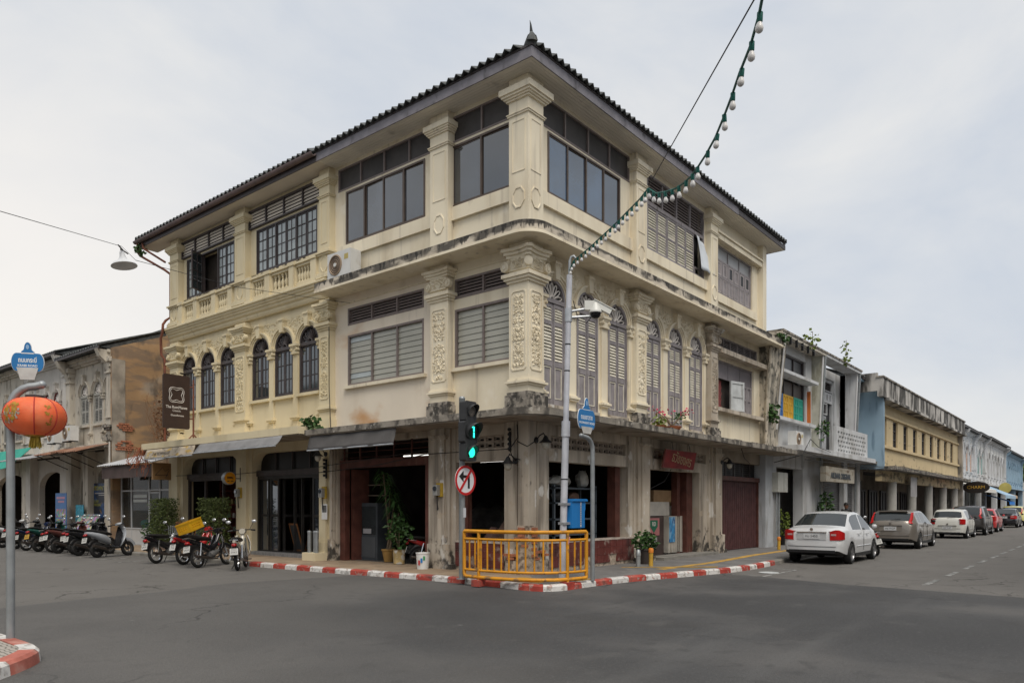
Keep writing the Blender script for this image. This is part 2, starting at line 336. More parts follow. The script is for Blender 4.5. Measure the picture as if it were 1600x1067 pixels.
tan_p = surf('tan_paving', (.27, .20, .135), .85, .14, 1.4, 50, .15, stains=[((.16, .12, .085), (3, 3, 3), .5, .7, .5), ((.38, .33, .26), (5, 2, 5), .62, .7, .5)])
grey_p = surf('grey_paving', (.15, .145, .14), .85, .14, 1.4, 60, .2, stains=[((.09, .085, .08), (3, 3, 3), .5, .7, .5), ((.25, .24, .22), (2, 4, 3), .64, .74, .5)])
def inner_pts(sa, sb, step=.5):
    r = []; s = sa
    while s < sb:
        p, nn = at(s); r.append((p.x+nn.x*(KW-.01), p.y+nn.y*(KW-.01))); s += step if s < 80 else 4
    p, nn = at(sb); r.append((p.x+nn.x*(KW-.01), p.y+nn.y*(KW-.01))); return r
sc_ = arc_of(-1.6, -1.6)
il = inner_pts(0.01, sc_, .7); ir = inner_pts(sc_, cum[-1]-.1, .7)
pavL = ob('pavement_krabi_side', MB().prism(il+[(.6, .6), (.6, 60)], .02, .118), tan_p)
pavR = ob('pavement_street_side', MB().prism(ir+[(120, .8), (.6, .6)], .02, .118), grey_p)
pavL.name = 'pavement_tan'; pavR.name = 'pavement_grey'
W['pavement_tan'] = W['pavement_grey'] = I4
for o in (pavL, pavR): struct(o)
kred = surf('kerb_red_paint', (.36, .05, .035), .75, .2, 4, 40, .3, stains=[((.42, .15, .11), (2, 2, 2), .5, .7, .6), ((.30, .24, .21), (11, 11, 11), .58, .64, .85), ((.09, .045, .04), (4, 4, 4), .54, .7, .75)])
kwht = surf('kerb_white_paint', (.60, .585, .56), .75, .12, 4, 40, .3, stains=[((.33, .29, .26), (10, 10, 10), .54, .62, .85), ((.16, .15, .14), (4, 4, 4), .55, .7, .75), ((.42, .2, .16), (5, 5, 5), .66, .72, .5)])
kgry = surf('kerb_concrete', (.2, .19, .17), .9, .2, 3, 40, .3)
s = s0; k = 0
while s < s1-.2:
    ln = .53+rg.uniform(-.06, .06); e = min(s+ln, s1)
    ob('kerb_block', kerb_piece(s, e-.004, KH+rg.uniform(-.004, .004)), kred if k % 2 == 0 else kwht, pavL if s < sc_ else pavR, I4, 30)
    s = e; k += 1
for a0, a1, p in ((s1, s1+26, pavR), (s0-32, s0, pavL)):
    s = a0
    while s < a1-.1:
        ob('kerb_block', kerb_piece(s, s+.992, KH-.01), kgry, p, I4, 30); s += 1
ob('kerb_run', kerb_piece(s1+26, cum[-1]-1, KH-.01, 4), kgry, pavR, I4); ob('kerb_run', kerb_piece(1, s0-32, KH-.01, 4), kgry, pavL, I4)
ylw = surf('tactile_yellow', (.42, .25, .05), .8, .25, 3, 50, .25, stains=[((.2, .16, .1), (5, 5, 5), .5, .65, .7)])
tp = MB(); pts = [(3.2, -1.55), (6, -1.62), (10, -1.3), (16, -1.25), (30, -1.25)]
for (a, b) in zip(pts, pts[1:]): tp.add([(a[0], a[1]-.13, .122), (b[0], b[1]-.13, .122), (b[0], b[1]+.13, .122), (a[0], a[1]+.13, .122)], [(0, 1, 2, 3)])
tp.add([(3.0, -.55, .126), (3.22, -.55, .126), (4.9, -2.3, .126), (4.65, -2.4, .126)], [(0, 1, 2, 3)])
tp.box(-1.25, -.75, .5, .95, .118, .124); tp.box(-.4, .2, -1.62, -1.3, .118, .124); tp.box(-1.2, -.5, -1.2, -.2, .118, .124)
ob('tactile_strip', tp, ylw, pavR, I4)
# small traffic-corner pavement in the foreground, wavy tiles
isl = [(-10.15, 9), (-10.05, 3), (-10.0, 1), (-9.98, 0), (-9.98, -.7), (-9.99, -1.1), (-10.1, -1.38), (-10.32, -1.66), (-10.62, -1.95), (-11.1, -2.4), (-15, -6)]
ip = smoothpath(isl, 2)
path_k, cum_k = path, cum
path = ip[::1]; cum = [0]
for a, b in zip(path, path[1:]): cum.append(cum[-1]+math.dist(a, b))
tot = cum[-1]
cen = Vector((-14, 0))
def at2(s):
    p, n = at(s)
    if (cen-p).dot(n) < 0: n = -n
    return p, n
wave_m = surf('wavy_block_paving', (.30, .27, .23), .85, .12, 2, 60, .2)
nt_ = wave_m.node_tree; wv = nt_.nodes.new('ShaderNodeTexWave'); wv.wave_type = 'BANDS'; wv.inputs['Scale'].default_value = 5.5; wv.inputs['Distortion'].default_value = 4; wv.inputs['Detail'].default_value = 0; wv.inputs['Detail Scale'].default_value = 1.6
gg = nt_.nodes.new('ShaderNodeNewGeometry'); nt_.links.new(gg.outputs['Position'], wv.inputs['Vector'])
cr = nt_.nodes.new('ShaderNodeValToRGB'); cr.color_ramp.elements[0].position = .2; cr.color_ramp.elements[1].position = .3
cr.color_ramp.elements[0].color = (.17, .155, .135, 1); cr.color_ramp.elements[1].color = (.36, .33, .29, 1)
nt_.links.new(wv.outputs['Fac'], cr.inputs[0]); nt_.links.new(cr.outputs[0], nt_.nodes['Principled BSDF'].inputs['Base Color'])
pin = []
for i in range(60):
    p, n = at2(.02+(tot-.04)*i/59); pin.append((p.x+n.x*.2, p.y+n.y*.2))
isle = struct(ob('pavement_wavy', MB().prism(pin+[(-22, -6), (-22, 6)], -.02, .135), wave_m))
s = 0; k = 0
sN = min(range(int(tot*20)), key=lambda i: (at(i/20)[0]-Vector((-10.05, -1.22))).length)/20
cuts = [0.02, sN-3.3, sN-2.6, sN-2.0, sN-1.45, sN-.9, sN-.38, sN+.08, sN+.75, sN+1.4, sN+2.1, tot-.02]
for k, (a, b) in enumerate(zip(cuts, cuts[1:])):
    rings = []
    for q in range(7):
        p, n = at2(a+(b-a-.005)*q/6)
        rings.append([(p.x, p.y, -.02), (p.x+n.x*.015, p.y+n.y*.015, .11), (p.x+n.x*.05, p.y+n.y*.05, .142), (p.x+n.x*.2, p.y+n.y*.2, .145), (p.x+n.x*.2, p.y+n.y*.2, -.02)])
    ob('kerb_block', MB().loft(rings), surf('faded_kerb_red', (.42, .13, .095), .75, .25, 3, 40, .25, stains=[((.52, .30, .25), (2.5, 2.5, 2.5), .48, .64, .7), ((.16, .07, .06), (6, 6, 6), .58, .68, .7)]) if k % 2 == 1 else kwht, isle, I4, 30)
path, cum = path_k, cum_k
# ================================================================ facade builders
def archp(uc, hw, ws, rise, n=16, a0=0, a1=180):
    return [(uc+hw*math.cos(R(a0+(a1-a0)*i/n)), ws+rise*math.sin(R(a0+(a1-a0)*i/n))) for i in range(n+1)]
def wall_arch(mb, u0, u1, w0, w1, uc, hw, ws, rise, v0, v1):
    mb.box(u0, uc-hw, w0, ws, v0, v1); mb.box(uc+hw, u1, w0, ws, v0, v1)
    mb.prism([(u0, ws)]+archp(uc, hw, ws, rise)[::-1]+[(u1, ws), (u1, w1), (u0, w1)], v0, v1)
def ring(mb, uc, hw, ws, rise, wd, v0, v1, n=16):
    a = archp(uc, hw, ws, rise, n); b = archp(uc, hw+wd, ws, rise+wd, n)
    for i in range(n): mb.prism([a[i], b[i], b[i+1], a[i+1]], v0, v1)
def relief(u0, u1, w0, w1, v, seed, n=40, sz=.05, sym=True, inside=None, dep=.03):
    r = random.Random(seed); mb = MB(); uc = (u0+u1)/2
    def leaf(u, w, a, l, h):
        ca, sa = math.cos(a), math.sin(a); wd = l*.45
        q = lambda x, y, z: (u+x*ca-y*sa, w+x*sa+y*ca, v+z)
        mb.add([q(-l*.5, 0, 0), q(0, -wd*.5, 0), q(l*.5, 0, 0), q(0, wd*.5, 0), q(-l*.1, 0, h)], [(0, 1, 4), (1, 2, 4), (2, 3, 4), (3, 0, 4)])
    k = 0
    while k < n:
        u = r.uniform(u0+sz*.6, (uc if sym else u1-sz*.6)); w = r.uniform(w0+sz*.6, w1-sz*.6); k += 1
        if inside and not inside(u, w): continue
        a = r.uniform(0, 6.28); l = sz*r.uniform(.8, 1.9); h = dep*r.uniform(.6, 1.3)
        leaf(u, w, a, l, h)
        if sym: leaf(2*uc-u, w, math.pi-a, l, h)
        if k % 5 == 0:
            rr = sz*r.uniform(.5, .9); c0 = r.uniform(0, 6)
            for uu, sg in ((u, 1), (2*uc-u, -1)) if sym else ((u, 1),):
                pts = [(uu+sg*rr*(1-.12*j)*math.cos(c0+j*.8), w+rr*(1-.12*j)*math.sin(c0+j*.8), v+dep*.4) for j in range(7)]
                mb.tube(pts, sz*.16, 4)
    return mb
def panel_frame(mb, u0, u1, w0, w1, v, t=.025, d=.018, cut=.05):
    def oc(e): return [(u0+e+cut, w0+e), (u1-e-cut, w0+e), (u1-e, w0+e+cut), (u1-e, w1-e-cut), (u1-e-cut, w1-e), (u0+e+cut, w1-e), (u0+e, w1-e-cut), (u0+e, w0+e+cut)]
    a, b = oc(0), oc(t)
    for i in range(8): j = (i+1) % 8; mb.prism([a[i], a[j], b[j], b[i]], v-.005, v+d)
def steps(mb, uc, hw, lst, vb=-.22):      # stacked mouldings: (w0, w1, projection)
    for w0, w1, p in lst: mb.box(uc-hw-p, uc+hw+p, w0, w1, vb, p)
def abacus(mb, uc, hw, d, w0, w1, vb=-.2):
    f = [(uc-hw+2*hw*i/8, d-.045*math.sin(math.pi*i/8)) for i in range(9)]
    mb.prism([(uc-hw, vb)]+f+[(uc+hw, vb)], w0, w1, 1)
def volute(mb, u, w, v, r=.105, t=.1):
    mb.lathe([(r, -t), (r, 0), (r*.8, .012), (r*.75, -.004), (r*.5, .0), (r*.45, .016), (r*.2, .016)], 16, (u, w, v))
def pilaster2(root, F, uc, hw, seed, wm, mouldbase=True, vf=0.0, rel=True):
    """second-storey pilaster with base, neck, capital, carved panel"""
    p = ob('pilaster', MB().box(uc-hw, uc+hw, 3.72, 7.6, -.25, vf), wm, root, F)
    b = MB(); steps(b, uc, hw, [(3.78, 3.86, .1), (3.86, 4.14, .07), (4.14, 4.22, .035)])
    ob('base_block', b, mould if mouldbase else wm, p, F)
    b = MB(); steps(b, uc, hw, [(4.38, 4.43, .03), (4.43, 4.48, .07), (4.48, 4.53, .025)]); ob('base_moulding', b, wm, p, F)
    b = MB(); steps(b, uc, hw, [(6.70, 6.76, .03), (6.76, 6.82, .07), (6.82, 6.9, .11)])
    ob('neck_moulding', b, wm, p, F)
    c = MB(); volute(c, uc-hw-.03, 7.1, .075); volute(c, uc+hw+.03, 7.1, .075)
    c.box(uc-hw+.02, uc+hw-.02, 6.98, 7.28, -.2, .04)
    for a, bb, w0, w1 in ((.06, .09, 7.28, 7.34), (.1, .13, 7.34, 7.40), (.14, .17, 7.40, 7.47)): abacus(c, uc, hw+a, bb, w0, w1)
    cp = ob('capital', c, wm, p, F, 40)
    ob('capital_carving', relief(uc-hw+.02, uc+hw-.02, 7.0, 7.26, .04, seed+5, 34, .035), wm, cp, F, fix=False)
    if rel:
        e = hw*.3
        b = MB(); panel_frame(b, uc-hw+e*.6, uc+hw-e*.6, 4.72, 6.52, vf); ob('panel_border', b, wm, p, F)
        ob('floral_relief', relief(uc-hw+e, uc+hw-e, 4.78, 6.46, vf, seed, 120, .06), wm, p, F, fix=False)
    return p
def pilaster3(root, F, uc, hw, wm, w0=7.86, medal=True):
    p = ob('pilaster', MB().box(uc-hw, uc+hw, w0, 11.335, -.25, 0), wm, root, F)
    b = MB(); steps(b, uc, hw, [(10.52, 10.56, .03), (10.56, 10.58, .05), (10.84, 10.88, .04), (10.88, 10.92, .07), (10.92, 10.96, .1), (10.96, 11.085, .13)])
    ob('capital', b, wm, p, F)
    b = MB(); panel_frame(b, uc-hw+.09, uc+hw-.09, 9.2, 10.4, 0, .02, .012, .012); ob('panel_border', b, wm, p, F)
    if medal:
        b = MB(); b.lathe([(.19, 0), (.19, .02), (.165, .02), (.155, .004), (.12, .004)], 8, (0, 0, 0)); b.xf(T(uc, 8.62, 0) @ S3(1, 1.35, 1) @ RZ(R(22.5)))
        ob('medallion', b, wm, p, F)
    return p
def bars(mb, u0, u1, w0, w1, t, v0, v1, nu=0, nw=0, tt=None):
    """rectangular frame of width t with nu vertical and nw horizontal inner bars"""
    mb.box(u0, u0+t, w0, w1, v0, v1); mb.box(u1-t, u1, w0, w1, v0, v1); mb.box(u0+t, u1-t, w0, w0+t, v0, v1); mb.box(u0+t, u1-t, w1-t, w1, v0, v1)
    tt = tt or t
    for i in range(1, nu+1):
        c = u0+(u1-u0)*i/(nu+1); mb.box(c-tt/2, c+tt/2, w0+t, w1-t, v0+.003, v1-.003)
    for i in range(1, nw+1):
        c = w0+(w1-w0)*i/(nw+1); mb.box(u0+t, u1-t, c-tt/2, c+tt/2, v0+.004, v1-.004)
    return mb
_slat = {}
def slat_mesh(ln, h, mat, d=.018, tilt=35):
    k = (round(ln, 3), round(h, 3), mat.name, d, tilt)
    if k not in _slat:
        m = MB().box(-ln/2, ln/2, -h/2, h/2, -d/2, d/2); m.xf(RX(R(-tilt))); _slat[k] = m.mesh('slat', mat)
    return _slat[k]
def slats(parent, F, u0, u1, w0, w1, v, n, mat, name='slat', tilt=38, jit=0, hf=1.15, d=.012, rr=None):
    st = (w1-w0)/n
    for i in range(n):
        me = slat_mesh(u1-u0, st*hf, mat if not rr or rr.random() > .12 else glassl2, d, tilt)
        M = F @ T((u0+u1)/2, w0+st*(i+.5), v)
        if jit and rg.random() < .35: M = M @ RX(R(rg.uniform(-jit, jit))) @ RZ(R(rg.uniform(-.6, .6)))
        ob(name, me, None, parent, M)
def louvre_vent(root, F, u0, u1, w0, w1, ncol, nsl, fm, sm, v=-.24, name='vent_louvre', tilt=38):
    f = ob(name, bars(MB(), u0, u1, w0, w1, .05, v-.04, v+.05, ncol-1, 0, .045), fm, root, F)
    ob('backing', MB().box(u0+.02, u1-.02, w0+.02, w1-.02, v-.12, v-.1), black, f, F)
    for c in range(ncol):
        a = u0+.05+(u1-u0-.1)*c/ncol; b = u0+.05+(u1-u0-.1)*(c+1)/ncol
        slats(f, F, a+.012, b-.012, w0+.05, w1-.05, v-.02, nsl, sm, tilt=tilt, hf=.95)
    return f
def glass_louvre_window(root, F, u0, u1, w0, w1, ncol, nsl, v=-.24):
    f = ob('louvre_window', bars(MB(), u0, u1, w0, w1, .055, v-.04, v+.05, ncol-1, 0, .05), taupe, root, F)
    ob('backing', MB().box(u0+.02, u1-.02, w0+.02, w1-.02, v-.1, v-.08), surf('curtain_dark', (.10, .095, .085), .9), f, F)
    r = random.Random(int(u0*100))
    for c in range(ncol):
        a = u0+.055+(u1-u0-.11)*c/ncol; b = u0+.055+(u1-u0-.11)*(c+1)/ncol
        slats(f, F, a+.02, b-.02, w0+.06, w1-.06, v-.01, nsl, glassl, 'glass_slat', 7, 1.8, 1.1, .008, r)
    return f
def sliding_window(root, F, u0, u1, w0, w1, n, gm, v=-.22):
    f = ob('sliding_window', bars(MB(), u0, u1, w0, w1, .05, v-.05, v+.04, n-1, 0, .05), bronze, root, F)
    for c in range(n):
        a = u0+.05+(u1-u0-.1)*c/n; b = u0+.05+(u1-u0-.1)*(c+1)/n; vv = v+(-.012 if c % 2 else .006)
        ob('sash', bars(MB(), a+.006, b-.006, w0+.05, w1-.05, .032, vv-.01, vv+.012), bronze, f, F)
        p = MB().box(-(b-a)/2+.03, (b-a)/2-.03, w0+.075, w1-.075, -.005, .001); gc = gm.node_tree.nodes['Principled BSDF']
        k_ = rg.choice((.6, 1.0, 1.0, 1.7)); gv = MATS.get(gm.name+'_%d' % int(k_*10)) or surf(gm.name+'_%d' % int(k_*10), tuple(c*k_ for c in ((.03, .038, .05) if gm is glassd else (.03, .07, .13))), .04, .35, .7, 1.2, .02, spec=.5, ior=2.2)
        ob('pane', p, gv, f, F @ T((a+b)/2, 0, vv) @ RY(R(rg.uniform(-1.5, 1.5))))
    return f
def transom(root, F, u0, u1, w0, w1, n, v=-.24):
    f = ob('transom', bars(MB(), u0, u1, w0, w1, .045, v-.05, v+.05, n-1, 0, .045), taupe, root, F)
    for c in range(n):
        a = u0+(u1-u0)*c/n; b = u0+(u1-u0)*(c+1)/n
        ob('transom_panel', MB().box(a+.02, b-.02, w0+.03, w1-.03, v-.02, v), boardd, f, F)
    return f
def fan(root_part, F, uc, hw, ws, rise, v, pm, n=9, r0=.22, tube=.014):
    """petal tracery of a fanlight"""
    mb = MB()
    for i in range(n):
        a = math.pi*(i+.5)/n; da = math.pi/n*.46; pts = []
        for j in range(13):
            t = j/12; aa = a-da+2*da*t; rr = r0+(1-r0)*(.98*math.sin(math.pi*t)**.45+.0)
            if j in (0, 12): rr = r0
            pts.append((uc+hw*rr*math.cos(aa), ws+rise*rr*math.sin(aa), v))
        mb.tube(pts, tube, 4)
    mb.tube([(uc+hw*r0*math.cos(math.pi*i/10), ws+rise*r0*math.sin(math.pi*i/10), v) for i in range(11)], tube*1.6, 5)
    return ob('fan_tracery', mb, pm, root_part, F)
def shutter_arch(root, F, uc, hw, w0, ws, rise, v=-.235, fm=None, sm=None, lower=True):
    """arched door: fanlight over a pair of louvred leaves with panels below"""
    fm = fm or mauve; sm = sm or slatc
    d = MB(); ring(d, uc, hw-.06, ws, rise-.06, .065, v-.05, v+.05)
    d.box(uc-hw-.004, uc-hw+.06, w0, ws, v-.05, v+.05); d.box(uc+hw-.06, uc+hw+.004, w0, ws, v-.05, v+.05)
    d.box(uc-hw+.06, uc+hw-.06, ws-.1, ws, v-.05, v+.06)
    o = ob('arched_shutter_door', d, fm, root, F)
    ob('fanlight_panel', MB().prism(archp(uc, hw-.03, ws, rise-.03), v-.05, v-.03), plain('fanlight_dark', (.03, .025, .026), .6), o, F)
    fan(o, F, uc, hw-.07, ws, rise-.07, v-.01, surf('fan_paint', (.72, .67, .62), .7), 7, .2, .019)
    top = ws-.1
    for sgn in (-1, 1):
        a, b = (uc-hw+.065, uc-.006) if sgn < 0 else (uc+.006, uc+hw-.065)
        dv = rg.uniform(0, .018)
        l = MB(); t = .052
        l.box(a, a+t, w0+.01, top-.01, v-.02+dv, v+.02+dv); l.box(b-t, b, w0+.01, top-.01, v-.02+dv, v+.02+dv)
        zs = [(w0+.01, w0+.14), (w0+.92, w0+1.06), (w0+1.9, w0+2.0), (top-.1, top-.01)] if lower else [(w0+.01, w0+.1), ((w0+top)/2-.04, (w0+top)/2+.04), (top-.1, top-.01)]
        for z0, z1 in zs: l.box(a+t, b-t, z0, z1, v-.02+dv, v+.019+dv)
        lf = ob('leaf', l, fm, o, F)
        if lower:
            pb = MB().box(a+t, b-t, w0+.14, w0+.92, v-.012+dv, v-.004+dv)
            ob('leaf_panel', pb, fm, lf, F)
            mbd = MB(); bars(mbd, a+t+.012, b-t-.012, w0+.16, w0+.9, .02, v-.004+dv, v+.012+dv); ob('panel_bead', mbd, sm, lf, F)
            slats(lf, F, a+t, b-t, w0+1.06, w0+1.9, v+dv, 11, sm, tilt=28, jit=9, hf=1.2)
            slats(lf, F, a+t, b-t, w0+2.0, top-.1, v+dv, 5, sm, tilt=28, jit=9, hf=1.2)
        else:
            slats(lf, F, a+t, b-t, w0+.1, (w0+top)/2-.04, v+dv, 7, sm, tilt=30, jit=5, hf=1.2)
            slats(lf, F, a+t, b-t, (w0+top)/2+.04, top-.1, v+dv, 7, sm, tilt=30, jit=5, hf=1.2)
        ob('leaf_back', MB().box(a+.02, b-.02, w0+.9, top-.02, v-.035+dv, v-.028+dv), black, lf, F)
    return o
def arch_trim(root, F, uc, hw, ws, rise, wm, v=-.2, seed=0, key=True, kw1=7.42):
    b = MB(); ring(b, uc, hw, ws, rise, .05, v-.01, v+.03); ring(b, uc, hw+.05, ws, rise+.05, .05, v-.01, v+.06); ring(b, uc, hw+.1, ws, rise+.1, .05, v-.01, v+.095)
    a = ob('archivolt', b, wm, root, F)
    if key:
        k = MB(); k.prism([(uc-.075, ws+rise-.04), (uc+.075, ws+rise-.04), (uc+.11, kw1-.06), (uc-.11, kw1-.06)], v-.01, v+.14); k.box(uc-.13, uc+.13, kw1-.06, kw1, v-.01, v+.17)
        k.box(uc-.115, uc+.115, kw1-.1, kw1-.06, v-.01, v+.15)
        ob('keystone', k, wm, a, F)
    return a
def colonnette(root, F, uc, hw, w0, ws, wm, v=-.2):
    b = MB().box(uc-hw, uc+hw, w0, ws-.1, v-.02, v+.05)
    o = ob('colonnette', b, wm, root, F)
    b = MB()
    for z0, z1, p in ((ws-.3, ws-.26, .03), (ws-.12, ws-.07, .04), (ws-.07, ws+.0, .07)): b.box(uc-hw-p, uc+hw+p, z0, z1, v-.02, v+.08+p)
    b.box(uc-hw-.02, uc+hw+.02, ws-.26, ws-.12, v-.02, v+.1)
    volute(b, uc-hw-.01, ws-.17, v+.12, .05, .1); volute(b, uc+hw+.01, ws-.17, v+.12, .05, .1)
    ob('small_capital', b, wm, o, F)
    b = MB()
    for z0, z1, p in ((w0, w0+.18, .05), (w0+.42, w0+.47, .04), (w0+.47, w0+.52, .07), (w0+.52, w0+.56, .02)): b.box(uc-hw-p, uc+hw+p, z0, z1, v-.02, v+.08+p)
    ob('small_base', b, wm, o, F); return o
def spandrel_relief(root, F, u0, u1, w0, w1, arches, wm, seed, v=-.2, n=200):
    def ins(u, w):
        return all(((u-c)/(h+.19))**2+(max(0, w-s)/(r+.19))**2 > 1 or w < s-.2 for c, h, s, r in arches) and w > 6.72 and all(abs(u-c) > .14 for c, *_ in arches)
    struct(ob('spandrel_relief', relief(u0, u1, w0, w1, v, seed, n, .055, False, ins), wm, root, F, fix=False), 'stuff')
def ledge_box(root, F, name, u0, u1, w0, w1, v1, m, vb=-.3):
    b = MB(); b.box(u0, u1, w0, w1, vb, v1); return ob(name, b, m, root, F)
# ================================================================ corner shophouse
CB = thing('corner_shophouse', 'three-storey cream corner shophouse with tiled eaves and arched shutters at the crossing', 'building')
hwp = .28
# --- walls, street (right) side
wb = MB()
def bay_arches(mb, u0, u1, cs, hw, w0, w1):
    edges = [u0]+[(a+b)/2 for a, b in zip(cs, cs[1:])]+[u1]
    for c, a, b in zip(cs, edges, edges[1:]): wall_arch(mb, a, b, w0, w1, c, hw, 6.57, .48, -.5, -.2)
c1 = (1.22, 2.67, 4.13); c2 = (6.06, 7.46, 8.86)
ob('wall_panel', (lambda m: (bay_arches(m, .3, 5.08, c1, .48, 4.04, 7.62), m.box(.3, 5.08, 3.6, 4.04, -.5, -.2), m)[2])(MB()), cream, CB, FR)
ob('wall_panel', (lambda m: (bay_arches(m, 5.08, 9.86, c2, .46, 4.04, 7.62), m.box(5.08, 9.86, 3.6, 4.04, -.5, -.2), m)[2])(MB()), cream, CB, FR)
ob('wall_panel', MB().wall(9.86, 14.45, 3.6, 7.62, [(10.6, 13.75, 4.95, 6.62), (10.5, 14.1, 6.98, 7.4)], -.5, -.2), cream, CB, FR)
ob('wall_panel', MB().wall(.3, 5.08, 7.62, 11.345, [(.98, 4.25, 9.0, 10.47), (.7, 4.75, 10.53, 11.24)], -.5, -.2), cream, CB, FR)
ob('wall_panel', MB().wall(5.08, 9.86, 7.62, 11.345, [(5.75, 9.5, 8.98, 11.17)], -.5, -.2), cream, CB, FR)
ob('wall_panel', MB().wall(9.86, 14.45, 7.62, 11.345, [(10.55, 13.6, 8.8, 10.48)], -.5, -.2), cream, CB, FR)
ob('end_wall', MB().box(14.2, 14.46, 3.6, 11.345, -9, -.5), cream, CB, FR)
ob('corner_post', MB().box(14.12, 14.47, 7.9, 11.34, -.5, 0), cream, CB, FR)
# --- walls, side street (left) side; u is minus the distance from the corner
ob('wall_panel', MB().wall(-2.81, -.5, 3.6, 7.62, [(-2.45, -.62, 5.04, 6.48), (-2.45, -.62, 6.74, 7.22)], -.5, -.2), cream, CB, FL)
ob('wall_panel', MB().wall(-7.2, -2.81, 3.6, 7.62, [(-6.62, -3.55, 5.04, 6.46), (-6.62, -3.55, 6.74, 7.22)], -.5, -.2), surf('cream_render_rusty', (.75, .67, .55), .85, .06, .6, 18, .1, stains=[((.58, .49, .37), (1.5, 1.5, .45), .52, .74, .5), ((.40, .36, .31), (6, 6, .5), .62, .78, .4), ((.50, .24, .07), (.35, .55, .9), .60, .80, .8, (3.8, 4.7, .24)), ((.15, .14, .12), (5, 5, 9), .80, .86, .8, (3.7, 3.98, .32))]), CB, FL)
ob('wall_panel', MB().wall(-2.81, -.5, 7.62, 11.345, [(-2.57, -.62, 9.02, 10.53), (-2.57, -.62, 10.6, 11.24)], -.5, -.2), cream, CB, FL)
ob('wall_panel', MB().wall(-7.2, -2.81, 7.62, 11.345, [(-6.7, -3.5, 9.04, 10.53), (-7.05, -3.12, 10.6, 11.24)], -.5, -.2), cream, CB, FL)
# --- corner pillar, both faces
def wbox(x0, x1, y0, y1, z0, z1, mb=None): return (mb or MB()).box(x0, x1, y0, y1, z0, z1)
cp2 = ob('corner_pillar', wbox(0, .56, 0, .56, 3.72, 7.62), cream, CB, I4)
b = MB()
for z0, z1, p in ((3.8, 3.9, .13), (3.9, 4.16, .1), (4.16, 4.23, .05)): b.box(-p, .56+p*.5, -p, .56+p*.5, z0, z1)
ob('base_block', b, mould, cp2, I4)
b = MB()
for z0, z1, p in ((4.38, 4.43, .03), (4.43, 4.48, .08), (4.48, 4.53, .03)): b.box(-p, .56+p, -p, .56+p, z0, z1)
ob('base_moulding', b, cream, cp2, I4)
b = MB()
for z0, z1, p in ((6.70, 6.76, .04), (6.76, 6.82, .09), (6.82, 6.9, .13)): b.box(-p, .56+p, -p, .56+p, z0, z1)
ob('neck_moulding', b, cream, cp2, I4)
b = MB(); b.box(.02-.05, .6, .02-.05, .6, 6.98, 7.28)
def cpoly(a):
    pts = []
    e = .07
    for cx_, cy_, ax, ay in ((-a, -a, 1, 0), (.56+a, -a, 0, 1), (.56+a, .56+a, -1, 0), (-a, .56+a, 0, -1)):
        Ls = .56+2*a
        for i in range(1, 8):
            t = i/8; off = .1*math.sin(math.pi*t)
            pts.append((cx_+ax*Ls*t-ay*off, cy_+ay*Ls*t+ax*off))
    return pts
for a, z0, z1 in ((.12, 7.26, 7.33), (.17, 7.33, 7.40), (.22, 7.40, 7.47)): b.prism(cpoly(a), z0, z1)
cpc = ob('capital', b, cream, cp2, I4, 40)
for F, uu in ((FR, (-.02, .62)), (FL, (-.62, .02))):
    v_ = MB(); volute(v_, uu[1] if F is FR else uu[0], 7.08, .1, .115, .12); ob('volute', v_, cream, cpc, F, 40)
    ob('capital_carving', relief(*sorted((uu[0]*.9+.02, uu[1]*.9)), 7.0, 7.25, .055, 77, 40, .035), cream, cpc, F, fix=False)
    u0, u1 = (.06, .5) if F is FR else (-.5, -.06)
    b = MB(); panel_frame(b, u0, u1, 4.72, 6.52, 0); ob('panel_border', b, cream, cp2, F)
    ob('floral_relief', relief(u0+.05, u1-.05, 4.78, 6.46, 0, 31 if F is FR else 32, 150, .065), cream, cp2, F, fix=False)
v_ = MB(); v_.lathe([(.1, -.09), (.1, .0), (.05, .02)], 14); v_.xf(T(-.06, -.06, 7.12) @ RZ(R(45)) @ RY(R(-90))); ob('horn_scroll', v_, cream, cpc, I4, 40)
cp3 = ob('corner_pillar', wbox(0, .56, 0, .56, 7.86, 11.335), cream, CB, I4)
b = MB()
for z0, z1, p in ((10.48, 10.52, .03), (10.52, 10.54, .05), (10.82, 10.86, .05), (10.86, 10.9, .09), (10.9, 10.95, .13), (10.95, 11.086, .17)): b.box(-p, .56+p, -p, .56+p, z0, z1)
ob('capital', b, cream, cp3, I4)
for F, u0, u1 in ((FR, .09, .47), (FL, -.47, -.09)):
    b = MB(); panel_frame(b, u0, u1, 9.2, 10.36, 0, .02, .012, .012); ob('panel_border', b, cream, cp3, F)
    b = MB(); b.lathe([(.19, 0), (.19, .02), (.165, .02), (.155, .004), (.12, .004)], 8); b.xf(T((u0+u1)/2, 8.62, 0) @ S3(1, 1.35, 1) @ RZ(R(22.5))); ob('medallion', b, cream, cp3, F)
# --- other pilasters
pilaster2(CB, FR, 5.08, hwp, 3, cream); pilaster2(CB, FR, 9.86, .27, 4, dirty_shaded, True)
pilaster2(CB, FL, -2.81, .31, 5, cream)
pilaster3(CB, FR, 5.08, hwp, cream); pilaster3(CB, FR, 9.86, .27, cream); pilaster3(CB, FL, -2.81, .31, cream)
